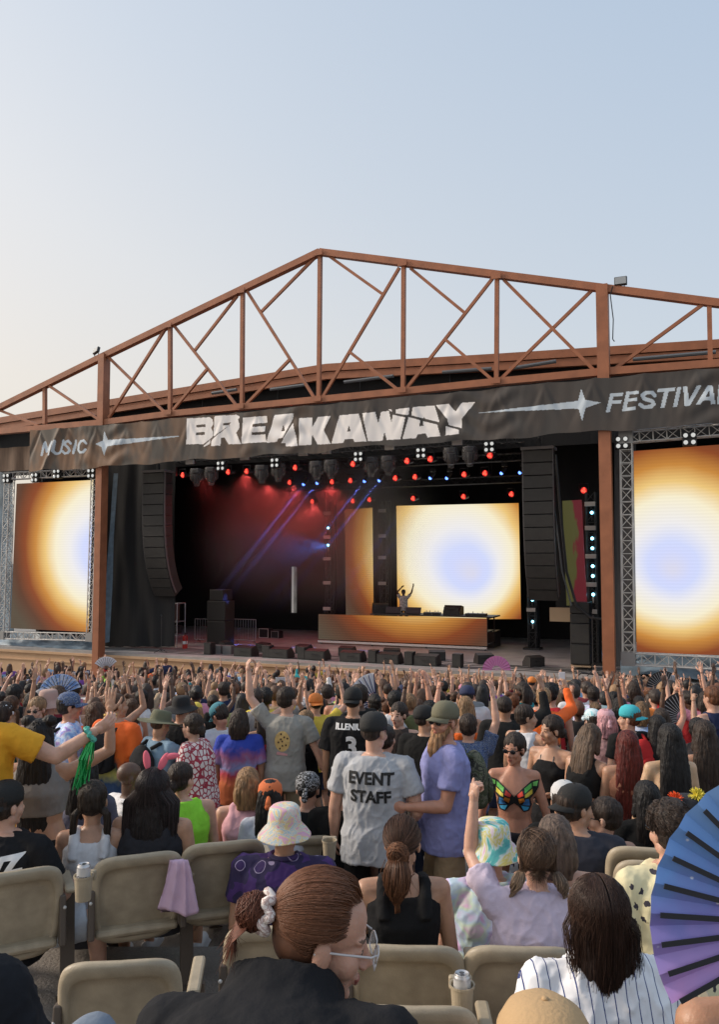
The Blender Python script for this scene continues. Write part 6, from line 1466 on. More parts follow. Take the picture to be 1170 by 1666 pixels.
def f_tail(G, L, r0=.03, curl=.0, side=0, yb=-.02):
    def fn(q):
        a = q.uniform(0, 6.28); rr = r0*math.sqrt(q.random()); ph_ = q.uniform(0, 6); pts = []
        for j in range(9):
            t = j/8; w_ = (math.sin(math.pi*min(1, t*1.1+.12)))**.6; pts.append(V3(G[0]+side*t*.3*L+rr*math.cos(a)*w_+curl*math.sin(t*8+ph_)*t, G[1]+yb*math.sin(t*3)+rr*math.sin(a)*w_+curl*math.cos(t*7+ph_)*t, G[2]-L*t*q.uniform(.95, 1.05)))
        return pts
    return fn
# 1 woman with black tank and low ponytail
ro, r = person('woman in black tank top with auburn knotted ponytail, seen from behind', 655, 1330, 3.84, yaw=2, turn=-14, sex='f', skin=SK['m'], hair=('buzz', HC['brown']), top=('racer', (.012, .012, .013), .006), bottom=('pants', (.02,)*3), voxel=.0075, seated=True, wid=1.1, seed=31)
strand_hair(ro, r, (.075, .035, .02), f_swept((0, -.118, .01)), 1500, .0017, 1)
strand_hair(ro, r, (.13, .055, .026), f_bun((0, -.135, -.01), .052, 1.2, .1, .12), 620, .0022, 2, name='knot'); strand_hair(ro, r, (.11, .048, .024), f_tail((0, -.15, -.02), .24, .062, .012), 900, .002, 3, name='ponytail')
# 2 lilac shirt, pigtails, raised arm
ro, r = person('girl in pale lilac shirt with braided pigtails raising her left fist', 872, 1352, 3.82, yaw=-4, turn=0, sex='f', skin=SK['p'], hair=('buzz', HC['brown']), top=('tee', (.58, .5, .62), .016), bottom=('shorts', (.2, .2, .25)), voxel=.0075, hv=.0035, seated=True, wid=1.2, fat=1.15, seed=33,
              armL=((.28, .62, .42), (-.08, .1, 1), 'fist'))
strand_hair(ro, r, (.085, .05, .032), f_swept((0, -.07, -.055), .05), 900, .0018, 4)
for s_ in (-1, 1):
    strand_hair(ro, r, (.10, .06, .038), f_swept((s_*.075, -.06, -.05), .015), 500, .0018, 5+s_, name='parted_hair')
    strand_hair(ro, r, (.26, .18, .12) if s_ < 0 else (.2, .14, .1), f_tail((s_*.085, -.07, -.05), .11, .03, .016, s_*1.2), 260, .002, 7+s_, name='pigtail')
    b = MB(); b.path([ell(V3(s_*.35, .6, .72).normalized(), .012), ell(V3(s_*.65, .1, .75).normalized(), .012), ell(V3(s_*.85, -.35, .35).normalized(), .012), V3(s_*.08, -.065, -.04)], .009, 6); me = b.mesh('braid'); me.materials.append(hair_m); lnk(me, 'braid', ro, (.09, .05, .03), r.HM)
# 3 pinstripe girl with long straight hair
ro, r = person('girl with long straight dark brown hair in white pinstripe jersey', 972, 1432, 2.8, yaw=4, sex='f', skin=SK['m'], hair=('none',), top=('loose', pins, .016), bottom=('shorts', (.1, .1, .15)), voxel=.0075, seated=True, wid=1.3, fat=1.1, seed=35)
lnk(hair_mesh('long'), 'hair', ro, (.035, .018, .012), r.HM @ Matrix.Translation((0, .006, 0)) @ Matrix.Diagonal((.9, .9, .97, 1)))
strand_hair(ro, r, (.04, .019, .012), f_long(.44, wave=.005, taper=.3), 4600, .0012, 9, shades=(.7, 1, 1.4)); strand_hair(ro, r, (.04, .019, .012), f_long(.38, wave=.02, spread=1.35, taper=.3), 300, .0009, 10, name='loose_strands')
# 4 purple hex shirt & pastel bucket hat
ro, r = person('person in pastel tie dye bucket hat and dark purple hexagon print shirt', 464, 1311, 4.65, yaw=-6, turn=-4, hair=('buzz', HC['dark']), hat=('bucket', tie_pastel), skin=SK['m'], top=('tee', hexp, .010), bottom=('shorts', (.03, .03, .05)), voxel=.008, seated=True, wid=1.22, fat=1.25, seed=37)
b = MB(); b.path([r.nb+V3(.075*math.cos(a), .07*math.sin(a)-.01, .005) for a in [R(x) for x in range(150, 400, 12)]], .016, 8); me = b.mesh('collar'); me.materials.append(hexp); lnk(me, 'collar', ro)
# 5 tie dye hat and shirt
ro, r = person('person in teal and yellow tie dye bucket hat and pink tie dye shirt', 800, 1336, 4.1, yaw=6, turn=-4, hair=('buzz', HC['brown']), hat=('bucket', tie_teal), skin=SK['p'], top=('tee', tie_pink, .010), bottom=('shorts', (.1, .1, .1)), voxel=.008, seated=True, wid=1.3, fat=1.2, seed=39, sex='f')
decal(ro, child(ro, 'shirt'), 'RAVE', .075, -.03, r.at(.20).z, 'back', mat('print_purple', (.06, .01, .10), .8), bold=.004)
# 6 cream shirt man
ro, r = person('dark haired man in cream short sleeved shirt with small dark print', 1088, 1310, 3.75, yaw=12, turn=8, hair=('messy', HC['dark']), skin=SK['p'], top=('tee', mushroom, .009), bottom=('shorts', (.1, .1, .1)), voxel=.0075, seated=True, wid=1.15, fat=1.1, seed=41, glasses=True)
strand_hair(ro, r, (.035, .022, .016), lambda q: (lambda d: [ell(d, 0), ell(d, .016), ell((d+V3(.15, -.1, -.1)).normalized(), .024), ell((d+V3(.3, -.1, -.3)).normalized(), .02)])(V3(q.gauss(0, 1), q.uniform(-1.2, .75), abs(q.gauss(0, .8))+.05).normalized()), 900, .0018, 11)
# 7 long black hair with pink ears
ro, r = person('woman with waist long black hair and pink bunny ears sitting', 250, 1254, 4.95, yaw=-4, sex='f', skin=SK['m'], hair=('verylong', (.012, .008, .008)), top=('tank', (.025, .025, .03), .006), bottom=('shorts', (.05, .05, .06)), voxel=.009, seated=True, wid=1.25, fat=1.2, seed=43)
strand_hair(ro, r, (.016, .010, .010), f_long(.66, wave=.006, spread=1.7, taper=.05), 1700, .0026, 12, shades=(.6, 1, 1.8))
b = MB(); me = None
for x0, rt in ((-.03, -8), (.04, 28)):
    q = Matrix.Rotation(R(rt), 3, 'Y'); b = MB(); b.ball(V3(x0, -.02, .125)+q @ V3(0, 0, .06), (.024, .011, .062), rot=q, seg=14, rng=10)
    if rt > 0: b.ball(V3(x0, -.02, .125)+q @ V3(.03, 0, .115), (.05, .011, .02), rot=Matrix.Rotation(R(-10), 3, 'Y'), seg=14, rng=8)
    me = b.mesh('bunny_ear'); me.polygons.foreach_set('use_smooth', [True]*len(me.polygons)); me.materials.append(mat('pink_plush', (.75, .16, .22), .9)); lnk(me, 'bunny_ear', ro, None, r.HM)
b = MB(); b.loft([[V3((.045+.06*t)*math.cos(a)*(1+.16*math.sin(a*5+t*2)), (.02+.02*t)*math.sin(a)*(1+.3*math.sin(a*7+t*3)), .08-.27*t+.02*math.sin(a*2)*t) for a in [2*math.pi*i/60 for i in range(60)]] for t in [j/16 for j in range(17)]]); me = b.mesh('garment'); me.polygons.foreach_set('use_smooth', [True]*len(me.polygons)); wrinkle(me, .006, 20); me.materials.append(mat('pale_pink_cloth', (.6, .42, .55), .85)); o = lnk(me, 'folded_garment', None); q = P(290, 1423, 4.55); o.location = q; tag(o, 'pale pink garment bundled beside the long black haired woman', 'garment')
# 8 man in black at left
ro, r = person('man in black printed shirt, white shorts and reversed black cap sitting at left', 12, 1272, 4.6, yaw=-14, turn=-20, hat=('backcap', (.014,)*3), hair=('short', HC['dark']), skin=SK['p'], top=('tee', (.013, .013, .015), .010), bottom=('shorts', (.6, .65, .72)), voxel=.008, hv=.004, seated=True, wid=1.2, fat=1.2, seed=45,
              armR=((.42, .1, -1), (.15, 1, .1), 'relax'), shoes=(.05, .05, .055), knee=(.78, .62, .06))
decal(ro, child(ro, 'shirt'), 'VZ', .12, .12, r.at(.36).z, 'back', w9, bold=.008, tilt=8); decal(ro, child(ro, 'shirt'), 'SOUND', .055, .12, r.at(.29).z, 'back', mat('print_violet', (.25, .2, .55), .8), bold=.003, tilt=8)
# 9 woman with space buns, raised arm
ro, r = person('woman with black space buns and bare midriff raising her right arm with bracelets', 66, 1172, 5.3, yaw=2, sex='f', skin=SK['m'], hair=('spacebuns', HC['black']), top=('crop', (.22, .21, .2), .004), bottom=('short_shorts', (.012,)*3), voxel=.008, hv=.004, wid=1.2, fat=1.2, seed=47, H=1.72,
              armR=((.85, .15, .42), (-.02, .05, 1), 'open', (0, 1, 0)), armL=((.3, 0, -1), (.1, .2, -1), 'relax'))
lnk(hair_mesh('verylong'), 'hair', ro, HC['black'], r.HM)
e, wr, f, pn, hp = r.arm[1]; b = MB()
for i in range(3):
    c = wr-f*(.02+.018*i); u_ = f.orthogonal().normalized(); v_ = f.cross(u_)
    for j in range(14): a = j/14*6.28; b.ball(c+(u_*math.cos(a)+v_*math.sin(a))*.034*r.k, .0095, seg=8, rng=6)
me = b.mesh('bracelets'); me.materials.append(mat('gold_beads', (.6, .38, .12), .35, metal=.7)); o = lnk(me, 'bead_bracelets', ro)
# 10 yellow tee man far left, arm reaching right with scrunchie and streamers
ro, r = person('person in yellow shirt at the left edge stretching an arm with a green scrunchie', -42, 1120, 4.75, yaw=-6, skin=SK['p'], hair=('short', HC['dark']), top=('tee', (.75, .36, .03), .009), bottom=('shorts', (.1,)*3), voxel=.008, hv=.004, wid=1.25, fat=1.3, seed=49, H=1.75,
              armR=((.72, .35, -.42), (.72, .3, .5), 'relax'))
e, wr, f, pn, hp = r.arm[1]; b = MB(); u_ = f.orthogonal().normalized(); v_ = f.cross(u_)
b.path([wr-f*.03+(u_*math.cos(a)+v_*math.sin(a))*(.04+.006*math.sin(a*9))+f*.006*math.sin(a*7) for a in [j/40*6.3 for j in range(41)]], .013, 6); me = b.mesh('scrunchie'); me.materials.append(mat('green_satin', (.08, .42, .33), .4)); lnk(me, 'scrunchie', ro)
b = MB(); rq = random.Random(4)
for i in range(26):
    s_ = wr-f*.02+V3(rq.uniform(-.02, .02), 0, -.03); b.path([s_, s_+V3(-.03+rq.uniform(-.03, .03), rq.uniform(-.03, .03), -.12), s_+V3(-.06+rq.uniform(-.04, .04), rq.uniform(-.03, .03), -.27-.06*rq.random())], .004, 4)
me = b.mesh('streamer'); me.materials.append(mat('green_foil', (.03, .4, .12), .25, metal=.5)); lnk(me, 'streamer', ro)
# 11 tan cap at the bottom, black sleeve at bottom left, bare shoulder at right
person('person in a tan baseball cap at the very bottom edge', 882, 1604, 1.5, yaw=8, hat=('cap', (.5, .33, .17)), hair=('short', HC['brown']), skin=SK['p'], top=('tee', (.05,)*3), bottom=('pants', (.03,)*3), voxel=.008, seed=51)
person('person in dark shirt and jeans cut off by the bottom left corner', -128, 1368, 1.95, yaw=-10, hair=('short', HC['dark']), skin=SK['p'], top=('loose', (.015, .016, .02), .012), bottom=('pants', (.2, .24, .3)), voxel=.008, seated=True, wid=1.2, fat=1.2, seed=53, armR=((.2, .1, -1), (0, .6, -1), 'relax'), knee=(.62, .9, .72))
person('person with a bare shoulder behind the large galaxy fan', 1262, 1395, 1.85, yaw=0, hair=('short', HC['dark']), skin=(.42, .22, .13), top=('racer', (.02,)*3), bottom=('pants', (.03,)*3), voxel=.008, seed=55, armL=((.12, .0, -1), (.1, .3, -1), 'relax'), armR=((.3, .5, .2), (-.2, .3, 1), 'hold'))
# 12 the woman with glasses in front
ro, r = person('woman with glasses and auburn bun in black shirt leaning across the foreground', 531, 1430, 1.72, yaw=-20, turn=-66, pitch=16, lean=46, side=-7, headoff=(.062, .10, .168), sex='f', skin=(.52, .29, .21), hair=('none',), top=('teehi', (.014, .0145, .017), .009), bottom=('pants', (.02,)*3), voxel=.0045, wid=1.42, fat=1.15, seed=57, H=1.75,
              armR=((.4, .35, -1), (-.1, .8, -.6), 'relax'), armL=((.45, .25, -1), (-.1, .6, -1), 'relax'))
def under(b): b.ball((0, -.034, .047), (.079, .089, .080), seg=28, rng=20); b.ball((0, -.05, -.005), (.072, .066, .075), seg=20, rng=14)
me = head_mesh(under, .006, 2, 0, 9, 'hair'); me.materials.append(mat('auburn_scalp', (.12, .05, .026), .6)); lnk(me, 'hair', ro, None, r.HM)
G = (0, -.130, .012)
strand_hair(ro, r, (.135, .055, .027), f_swept(G, .012), 8000, .0009, 21, shades=(.85, 1, 1.22), name='swept_hair')
strand_hair(ro, r, (.12, .04, .022), f_bun((0, -.162, .008), .040, 1.3, .25, .07), 800, .0010, 22, shades=(.75, 1, 1.3), name='bun')
b = MB(); b.path([V3(.034*math.cos(a)*(1+.12*math.sin(a*8)), -.136+.01*math.sin(a*6), .012+.036*math.sin(a)*(1+.12*math.cos(a*7))) for a in [j/60*6.2832 for j in range(61)]], .010, 8); me = b.mesh('scrunchie'); me.polygons.foreach_set('use_smooth', [True]*len(me.polygons))
me.materials.append(patmat('scrunchie_print', [(0, (.75, .66, .6)), (.45, (.8, .74, .7)), (.62, (.4, .25, .22)), (1, (.8, .74, .7))], 60)); lnk(me, 'scrunchie', ro, None, r.HM)
wf = mat('pale_glasses_frame', (.5, .48, .48), .25)
b = MB()
for s_ in (-1, 1):
    pts = [V3(s_*.034+.027*abs(math.cos(a))**.45*(1 if math.cos(a) > 0 else -1), .112-.35*abs(s_*.034+.027*math.cos(a)-0)**1.5, -.006+.018*abs(math.sin(a))**.45*(1 if math.sin(a) > 0 else -1)) for a in [j/28*6.2832 for j in range(29)]]
    b.path(pts, .0019, 6); 
    b.path([V3(s_*.062, .104, .010), V3(s_*.078, .09, .010), V3(s_*.084, .03, .004), V3(s_*.084, -.005, .0), V3(s_*.080, -.025, -.012)], .0024, 6)
b.path([V3(-.008, .112, .0), V3(0, .115, .003), V3(.008, .112, .0)], .0025, 6)
me = b.mesh('glasses'); me.polygons.foreach_set('use_smooth', [True]*len(me.polygons)); me.materials.append(wf); gls = lnk(me, 'glasses', ro, None, r.HM)
for s_ in (-1, 1):
    b = MB(); b.ball((s_*.034, .1085, -.006), (.026, .0012, .020), seg=20, rng=10); me = b.mesh('lens'); me.materials.append(mat('clear_lens', (.8, .85, .88), .05, alpha=.18)); lnk(me, 'lens', gls)
# performer on the stage
q = MS @ Vector((uz(8.4, 657), 8.4, DZ+.7))
r = Rig(H=1.78, armL=((.6, -.2, .75), (.25, .0, 1), 'open'), armR=((.35, .3, .9), (-.75, .1, .75), 'open'), turn=10)
ro = wthing('person', q, 'performer in white shirt with both arms raised behind the booth', 'person', yaw=R(175))
lnk(r.body(.012), 'body', ro, SK['d']); me = r.top('tee', .012); me.materials.append(patmat('white_black_print', [(0, (.65, .63, .6)), (.55, (.65, .63, .6)), (.6, (.05,)*3), (1, (.7, .68, .66))], 14)); lnk(me, 'shirt', ro); me = r.bottom('pants', .013); me.materials.append(cloth_m); lnk(me, 'pants', ro, (.02,)*3); lnk(hair_mesh('messy'), 'hair', ro, HC['black'], r.HM)
# ---- folding fans
def fan(piv, rad, a0, a1, yaw, label, m, ribs=14, ribm=None, tilt=0, ribw=.006, rib_in=.2, rib_out=.95):
    t = wthing('folding_fan', piv, label, 'folding fan', yaw=R(yaw)); Mx = Matrix.Rotation(R(tilt), 3, 'X'); N = ribs*2; b = MB(); vs = []
    for j in range(7):
        rr = rad*(.32+.68*j/6)
        for i in range(N+1):
            a = R(a0+(a1-a0)*i/N); zz = (.007*rad/.33*(1 if i % 2 else -1))*(.4+.6*j/6); rs = rr*(1 if i % 2 == 0 or j < 6 else .992); vs.append(Mx @ V3(rs*math.cos(a), zz, rs*math.sin(a)))
    b.add(vs, [(j*(N+1)+i, j*(N+1)+i+1, (j+1)*(N+1)+i+1, (j+1)*(N+1)+i) for j in range(6) for i in range(N)]); b.build('leaf', m, t)
    for i in range(ribs+1):
        a = R(a0+(a1-a0)*i/ribs); d_ = V3(math.cos(a), 0, math.sin(a)); b = MB(); off = V3(0, -.014*rad/.33, 0); b.bar(Mx @ (d_*rad*rib_in*0+off), Mx @ (d_*rad*rib_out+off), ribw, .002, up=tuple(Mx @ V3(0, 1, 0)) ); b.build('rib', ribm or black_m, t)
    return t
gal = bpy.data.materials.new('galaxy_fan_print'); gal.use_nodes = True
def _g(m):
    n = m.node_tree.nodes; l = m.node_tree.links; b = n['Principled BSDF']; b.inputs['Roughness'].default_value = .5; tc = n.new('ShaderNodeTexCoord'); s = n.new('ShaderNodeSeparateXYZ'); l.new(tc.outputs['Object'], s.inputs[0])
    nz = n.new('ShaderNodeTexNoise'); nz.inputs['Scale'].default_value = 9; nz.inputs['Detail'].default_value = 4; l.new(tc.outputs['Object'], nz.inputs[0])
    a = n.new('ShaderNodeMath'); a.operation = 'MULTIPLY_ADD'; a.inputs[1].default_value = .22; l.new(nz.outputs[0], a.inputs[0]); l.new(s.outputs[2], a.inputs[2]); r = n.new('ShaderNodeMapRange'); r.inputs[1].default_value = -.1; r.inputs[2].default_value = .36; l.new(a.outputs[0], r.inputs[0])
    cr = n.new('ShaderNodeValToRGB'); e = cr.color_ramp.elements; e[0].color = (.68, .3, .62, 1); e[1].color = (.2, .38, .72, 1)
    for p, c in ((.25, (.42, .28, .66)), (.5, (.2, .2, .55)), (.75, (.15, .32, .7))): q = e.new(p); q.color = (*c, 1)
    l.new(r.outputs[0], cr.inputs[0]); v = n.new('ShaderNodeTexVoronoi'); v.inputs['Scale'].default_value = 26; l.new(tc.outputs['Object'], v.inputs[0])
    st = n.new('ShaderNodeMapRange'); st.inputs[1].default_value = .06; st.inputs[2].default_value = .13; st.inputs[3].default_value = .8; st.inputs[4].default_value = 0; l.new(v.outputs['Distance'], st.inputs[0])
    mx = n.new('ShaderNodeMix'); mx.data_type = 'RGBA'; l.new(st.outputs[0], mx.inputs[0]); l.new(cr.outputs[0], mx.inputs[6]); mx.inputs[7].default_value = (.8, .85, .95, 1); l.new(mx.outputs[2], b.inputs['Base Color'])
_g(gal)
fan(P(1323, 1500, 1.66), .325, 92, 208, 0, 'large blue and purple galaxy print folding fan at the right edge', gal, 11, mat('fan_rib_black', (.02, .022, .03), .5), ribw=.0105)
bf = patmat('blue_pattern_fan', [(0, (.12, .25, .6)), (.45, (.3, .45, .75)), (.55, (.7, .75, .85)), (1, (.15, .3, .65))], 18)
wfan = mat('white_fan_leaf', (.66, .66, .7), .7); bfan = mat('black_fan_leaf', (.03,)*3, .7); pfan = mat('pink_fan_leaf', (.62, .2, .42), .7)
fan(P(98, 1130, 9.5), .24, 20, 165, 10, 'large light blue patterned folding fan raised in the left crowd', bf, 12)
fan(P(173, 1090, 17), .28, 40, 150, 0, 'white folding fan with black ribs raised at the foot of the left column', wfan, 10)
fan(P(612, 1140, 10.5), .36, 95, 235, 0, 'white folding fan with dark blue ribs raised in the middle of the crowd', wfan, 12, mat('navy_rib', (.02, .03, .12), .5), ribw=.012)
fan(P(808, 1090, 22), .38, 0, 180, 0, 'pink folding fan raised near the front right of the crowd', pfan, 12, mat('pink_rib', (.7, .4, .55), .5))
fan(P(1080, 1120, 14), .3, 60, 175, 0, 'black folding fan raised below the right screen', bfan, 12, mat('grey_rib', (.4, .4, .42), .5))
fan(P(1092, 1122, 14.4), .26, 50, 110, 0, 'white striped folding fan beside the raised black fan', wfan, 8)
fan(P(1115, 1168, 10), .32, 95, 200, 0, 'black folding fan with pale ribs held lower at the right', bfan, 12, mat('grey_rib', (0,)*3), ribw=.008)
# ============================================================ THE CROWD
rnd = random.Random(21)
POSES = [('both arms down', {}, 'm'), ('both arms down', {}, 'f'), ('right arm raised', dict(armR=((.75, .3, .5), (-.15, .25, 1), 'open')), 'm'), ('left arm raised', dict(armL=((.45, .2, .8), (-.15, .1, 1), 'open')), 'f'),
         ('both arms raised', dict(armR=((.9, .1, .35), (.1, .1, 1), 'open'), armL=((.8, .3, .3), (-.35, .2, 1), 'open')), 'm'), ('both arms raised', dict(armR=((.3, .2, 1), (-.2, .1, 1), 'open'), armL=((.55, .1, .8), (.05, .1, 1), 'fist')), 'f'),
         ('holding up a phone', dict(armR=((.3, .6, .2), (-.3, .25, 1), 'hold')), 'm'), ('right fist raised', dict(armR=((.5, .3, .7), (.0, .2, 1), 'point')), 'f'), ('left arm raised', dict(armL=((.6, .7, .3), (-.2, .6, 1), 'point'), side=-6, pitch=10), 'm'), ('arms stretched high', dict(armR=((.25, .0, 1), (.1, .0, 1), 'open'), armL=((.3, .0, 1), (.15, .1, 1), 'open')), 'f')]
PR = []
for pn_, kw, sx_ in POSES:
    r = Rig(H=1.75, sex=sx_, turn=rnd.uniform(-12, 12), **kw)
    bd = r.body(.016, name='crowd_body')
    tops = {}
    for kd in (('tee', 'tank', 'long') if sx_ == 'm' else ('tee', 'tank', 'bra')):
        me = r.top(kd, .017, .008, len(PR)); me.materials.append(cloth_m); tops[kd] = me
    bt = r.bottom('shorts' if sx_ == 'm' else 'short_shorts', .018, 0); bt.materials.append(cloth_m)
    PR.append((pn_, r, bd, tops, bt, sx_))
CN = [('black', (.014,)*3, 9), ('white', (.6, .6, .62), 5), ('grey', (.22, .22, .23), 3), ('red', (.42, .03, .035), 2), ('navy', (.025, .035, .09), 3), ('teal', (.03, .25, .28), 1), ('purple', (.2, .08, .35), 2), ('pink', (.62, .25, .35), 2), ('olive', (.12, .13, .06), 1), ('orange', (.65, .2, .04), 1),
      ('light blue', (.25, .42, .6), 2), ('maroon', (.16, .02, .03), 1), ('yellow', (.65, .5, .08), 1), ('tan', (.4, .3, .2), 2), ('lime', (.35, .6, .1), 1)]
HN = [('black haired', 'black'), ('dark haired', 'dark'), ('brown haired', 'brown'), ('blond', 'blond'), ('auburn haired', 'auburn')]
LAND = [(60, 'far left edge'), (150, 'left screen'), (215, 'left steel column'), (290, 'left speaker array'), (370, 'dark speaker stack'), (450, 'second floor monitor'), (515, 'doorway glow'), (560, 'booth left end'), (610, 'narrow orange strip'), (680, 'performer'), (740, 'booth middle'), (800, 'booth right end'), (860, 'bright screen edge'), (930, 'right speaker array'), (1000, 'right steel column'), (1080, 'right screen edge'), (1300, 'far right edge')]
def wchoice(L): 
    s_ = sum(x[2] for x in L); q = rnd.uniform(0, s_)
    for x in L:
        q -= x[2]
        if q <= 0: return x
    return L[-1]
spots = []; taken = [(o.location.x, o.location.y) for o in bpy.data.objects if o.name.split('.')[0] == 'person' and o.parent is None and o.location.y > 5.5]
def wall_y(x):   # distance of the stage wall at x
    return 34-.4259*(x+10.85)
def grow(d0, d1, n, gap, tries=6000):
    c = 0
    for _ in range(tries):
        if c >= n: break
        d = d0+(d1-d0)*rnd.random()**.8; x = rnd.uniform(-.47, .47)*d
        if d > wall_y(x)-1.3: continue
        if d < 9.2 and -.15 < x/d < .2 and rnd.random() < .5: continue
        if any((x-a)**2+(d-b_)**2 < gap*gap for a, b_ in taken): continue
        taken.append((x, d)); spots.append((x, d)); c += 1
grow(7.6, 9.2, 7, .7); grow(9.0, 12, 44, .58); grow(12, 18, 88, .62); grow(18, 29, 110, .72, 9000)
print('crowd', len(spots))
used = {}
PSK = [SK['p']]*3+[SK['m']]*5+[SK['t']]*3+[SK['d']]*2+[SK['r']]*2
_b = MB(); _b.box((0, 0, 0), (.075, .155, .009), bev=.004); PHM = _b.mesh('phone'); PHM.materials.append(mat('phone_pale', (.5, .5, .55), .2))
def make(x, d, small=False, i=0):
    P_ = rnd.choice(PR+PR[:2]*(3 if d < 15 else 5) if d > 9 else PR[:4]+PR[:2]+PR[6:8]); pn_, r, bd, tops, bt, sx_ = P_
    sc_ = rnd.uniform(.95, 1.06) if sx_ == 'm' else rnd.uniform(.89, .98)
    px = 585+F*x/d; depthw = 'at the stage front' if d > 23 else 'far forward' if d > 17.5 else 'mid crowd' if d > 12 else 'near seats'
    land = next(l for lim, l in LAND if px < lim); side = '' 
    for _ in range(150):
        cn, cc, _w = wchoice(CN); kd = rnd.choice(list(tops)); hn, hk = rnd.choices(HN, (6, 6, 4, 1.2, .8))[0]
        hs = rnd.choice(['short', 'short', 'buzz', 'messy', 'mid']) if sx_ == 'm' else rnd.choice(['long', 'verylong', 'pony', 'bun', 'mid', 'spacebuns', 'long', 'braids'])
        ht = None; hcn = None
        if rnd.random() < .27: ht = rnd.choice(['cap', 'backcap', 'cap', 'bucket', 'band', 'sunhat']); hcn = wchoice(CN)
        word = {'tee': 'shirt', 'tank': 'tank top', 'long': 'long sleeves', 'bra': 'bikini top'}[kd]
        hw = {'cap': 'cap', 'backcap': 'backwards cap', 'bucket': 'bucket hat', 'band': 'headband', 'sunhat': 'sun hat'}
        desc = '%s and %s %s' % (hcn[0]+' '+hw[ht] if ht else hn, cn, word) if ht else '%s, %s %s' % (hn+(' long hair' if 0 else ''), cn, word)
        lab = '%s, %s, %s, below %s' % (desc, pn_, depthw, land)
        lab = 'person '+('in ' if ht else '')+lab
        if lab not in used and len(lab.split()) <= 16: break
    if len(lab.split()) > 16: lab = lab.replace('person in ', 'person, ', 1).replace(' and ', ', ', 1)
    if len(lab.split()) > 16: lab = lab.replace(', below ', ', under ').replace('the ', '')
    if len(lab.split()) > 16: print('XX', lab); lab = lab.replace('light blue', 'blue').replace('tank top', 'tank').replace('backwards cap', 'cap')
    used[lab] = 1
    cl = 'facing'
    rt = wthing('person', (x, d, gz(d)), lab, 'person', 'people in the standing crowd', R(rnd.gauss(8-x*1.2, 16)))
    rt.scale = (sc_*rnd.uniform(.97, 1.08), sc_, sc_)
    def vary(c, a=.12): f = rnd.uniform(1-a, 1+a); return tuple(min(1, q*f) for q in c)
    lnk(bd, 'body', rt, vary(rnd.choice(PSK)))
    o = lnk(tops[kd], 'shirt' if kd in ('tee', 'long') else 'top', rt, vary(cc, .25))
    if rnd.random() < .16: o.material_slots[0].link = 'OBJECT'; o.material_slots[0].material = rnd.choice(crowdpat)
    lnk(bt, 'shorts', rt, vary(rnd.choice([(.02,)*3, (.03, .04, .08), (.25, .2, .14), (.1,)*3]), .3))
    if ht in ('cap', 'backcap', 'bucket', 'sunhat') and sx_ == 'm': hs = 'buzz'
    if ht and hs in ('spacebuns', 'messy', 'bun', 'pony'): hs = 'long' if sx_ == 'f' else 'buzz'
    lnk(hair_mesh(hs), 'hair', rt, vary(HC[hk], .4), r.HM)
    if ht: lnk(hat_mesh(ht), 'hat', rt, vary(hcn[1]), r.HM)
    if pn_ == 'holding up a phone':
        e, w_, f, pn2, hp = r.arm[1]; t = bpy.data.objects.new('phone', PHM); COL.objects.link(t); bpy.context.view_layer.update() if False else None
        M_ = Matrix.Translation(rt.location) @ rt.rotation_euler.to_matrix().to_4x4() @ Matrix.Diagonal((*rt.scale, 1)); t.location = M_ @ (w_+f*.1+pn2*.02); t.rotation_euler = (R(85), R(rnd.choice([0, 90])), rt.rotation_euler.z)
        tag(t, 'phone held up %s by the %s person, below %s' % (depthw, hcn[0]+' hatted' if ht else hn, land), 'phone', 'phones held up in the crowd')
for i, (x, d) in enumerate(spots): make(x, d)
# the rest of the crowd, one body of people packed between them
more = []
for _ in range(14000):
    if len(more) >= 380: break
    d = rnd.uniform(10.5, 31); x = rnd.uniform(-.47, .47)*d
    if d > wall_y(x)-.8: continue
    if any((x-a)**2+(d-b_)**2 < (.33 if d > 14 else .45)**2 for a, b_ in taken): continue
    taken.append((x, d)); more.append((x, d))
print('more', len(more))
parts = []; mats_ = []
def stuff_mats():
    L = [mat('crowd_skin', SK['m'], .55), mat('crowd_skin_pale', SK['p'], .55), mat('crowd_skin_dark', SK['d'], .55)]
    L += [mat('crowd_cloth_'+c[0].replace(' ', '_'), c[1], .85) for c in CN]; L += [mat('crowd_hair_'+k, c, .6) for k, c in HC.items()]; return L
SM = stuff_mats(); HK = list(HC)
def dec_mesh(me, ratio):
    ob = bpy.data.objects.new('tmp', me); _ts.collection.objects.link(ob); m = ob.modifiers.new('d', 'DECIMATE'); m.ratio = ratio; vl = _ts.view_layers[0]; vl.update(); dg = vl.depsgraph
    out = bpy.data.meshes.new_from_object(ob.evaluated_get(dg), depsgraph=dg); bpy.data.objects.remove(ob); return out
low = [(mesh_arrays(dec_mesh(bd, .22)), mesh_arrays(dec_mesh(tops['tee'], .2)), r) for (pn_, r, bd, tops, bt, sx_) in PR]
lowh = {h: mesh_arrays(dec_mesh(hair_mesh(h), .25)) for h in ('short', 'long', 'bun', 'mid', 'messy')}
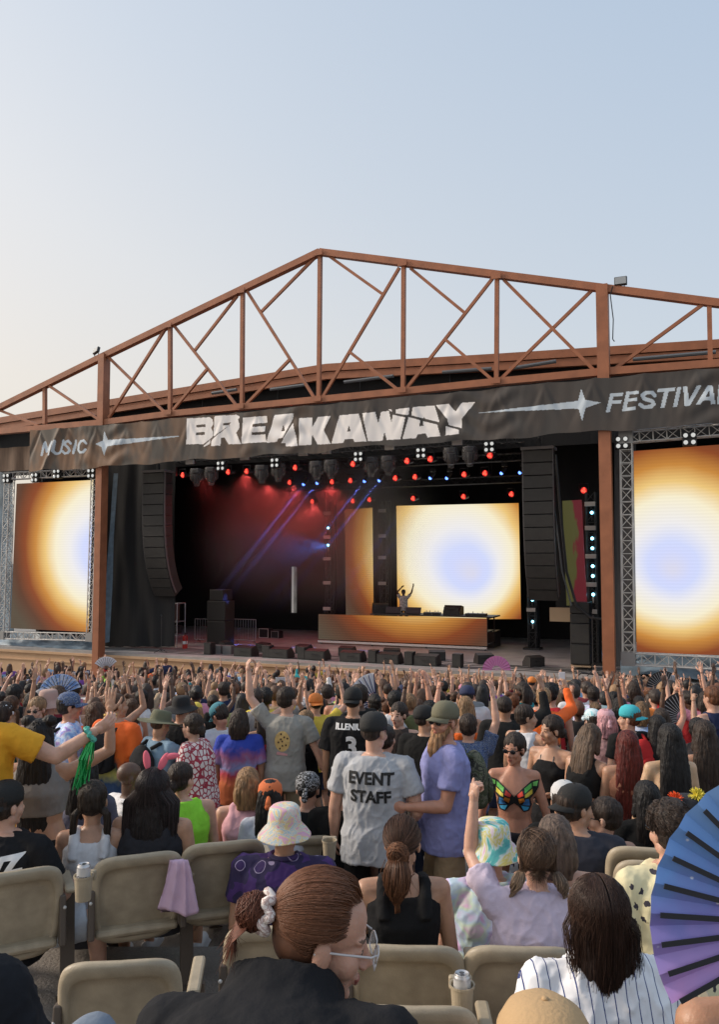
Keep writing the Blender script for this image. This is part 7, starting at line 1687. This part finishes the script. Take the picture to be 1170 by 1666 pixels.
C_, L_, I_, M_ = [], [], [], []; vo = lo_ = 0
def put(arr, Mx, mi):
    global vo, lo_
    co, ls, vi, _m = arr; A = np.array(Mx); co2 = co@A[:3, :3].T+A[:3, 3]; C_.append(co2); L_.append(ls+lo_); I_.append(vi+vo); M_.append(np.full(len(ls), mi)); vo += len(co); lo_ += len(vi)
for (x, d) in more:
    ab, at_, r = low[rnd.choice([0, 1, 0, 1, 0, 1, 0, 1, 0, 1, 2, 3, 4, 5, 6, 7, 8, 9])]; s_ = rnd.uniform(.9, 1.05); Mx = Matrix.Translation((x, d, gz(d))) @ Matrix.Rotation(R(rnd.gauss(5, 18)), 4, 'Z') @ Matrix.Scale(s_, 4)
    put(ab, Mx, rnd.choice([0, 0, 1, 1, 1, 2])); put(at_, Mx, 3+CN.index(wchoice(CN))); put(lowh[rnd.choice(list(lowh))], Mx @ r.HM, 3+len(CN)+rnd.choice([0, 0, 0, 1, 1, 1, 2, 2, 3, 5]))
me = bpy.data.meshes.new('packed_crowd'); co = np.concatenate(C_).astype(np.float32); ls = np.concatenate(L_); vi = np.concatenate(I_)
me.vertices.add(len(co)); me.vertices.foreach_set('co', co.ravel()); me.loops.add(len(vi)); me.loops.foreach_set('vertex_index', vi.astype(np.int32)); me.polygons.add(len(ls)); me.polygons.foreach_set('loop_start', ls.astype(np.int32)); me.polygons.foreach_set('material_index', np.concatenate(M_).astype(np.int32)); me.update(calc_edges=True); me.polygons.foreach_set('use_smooth', [True]*len(ls))
for m_ in SM: me.materials.append(m_)
o = bpy.data.objects.new('packed_crowd', me); COL.objects.link(o); tag(o, 'densely packed part of the crowd filling the gaps between people', 'crowd', kind='stuff')
for _o in bpy.data.objects:
    for _k in ('_b', '_r'):
        if _k in _o: del _o[_k]
for _o in list(_ts.collection.objects): bpy.data.objects.remove(_o)
bpy.data.scenes.remove(_ts)
for _o in bpy.data.objects:
    if 'label' in _o and not 4 <= len(_o['label'].split()) <= 16: print('LONG', _o.name, _o['label'])
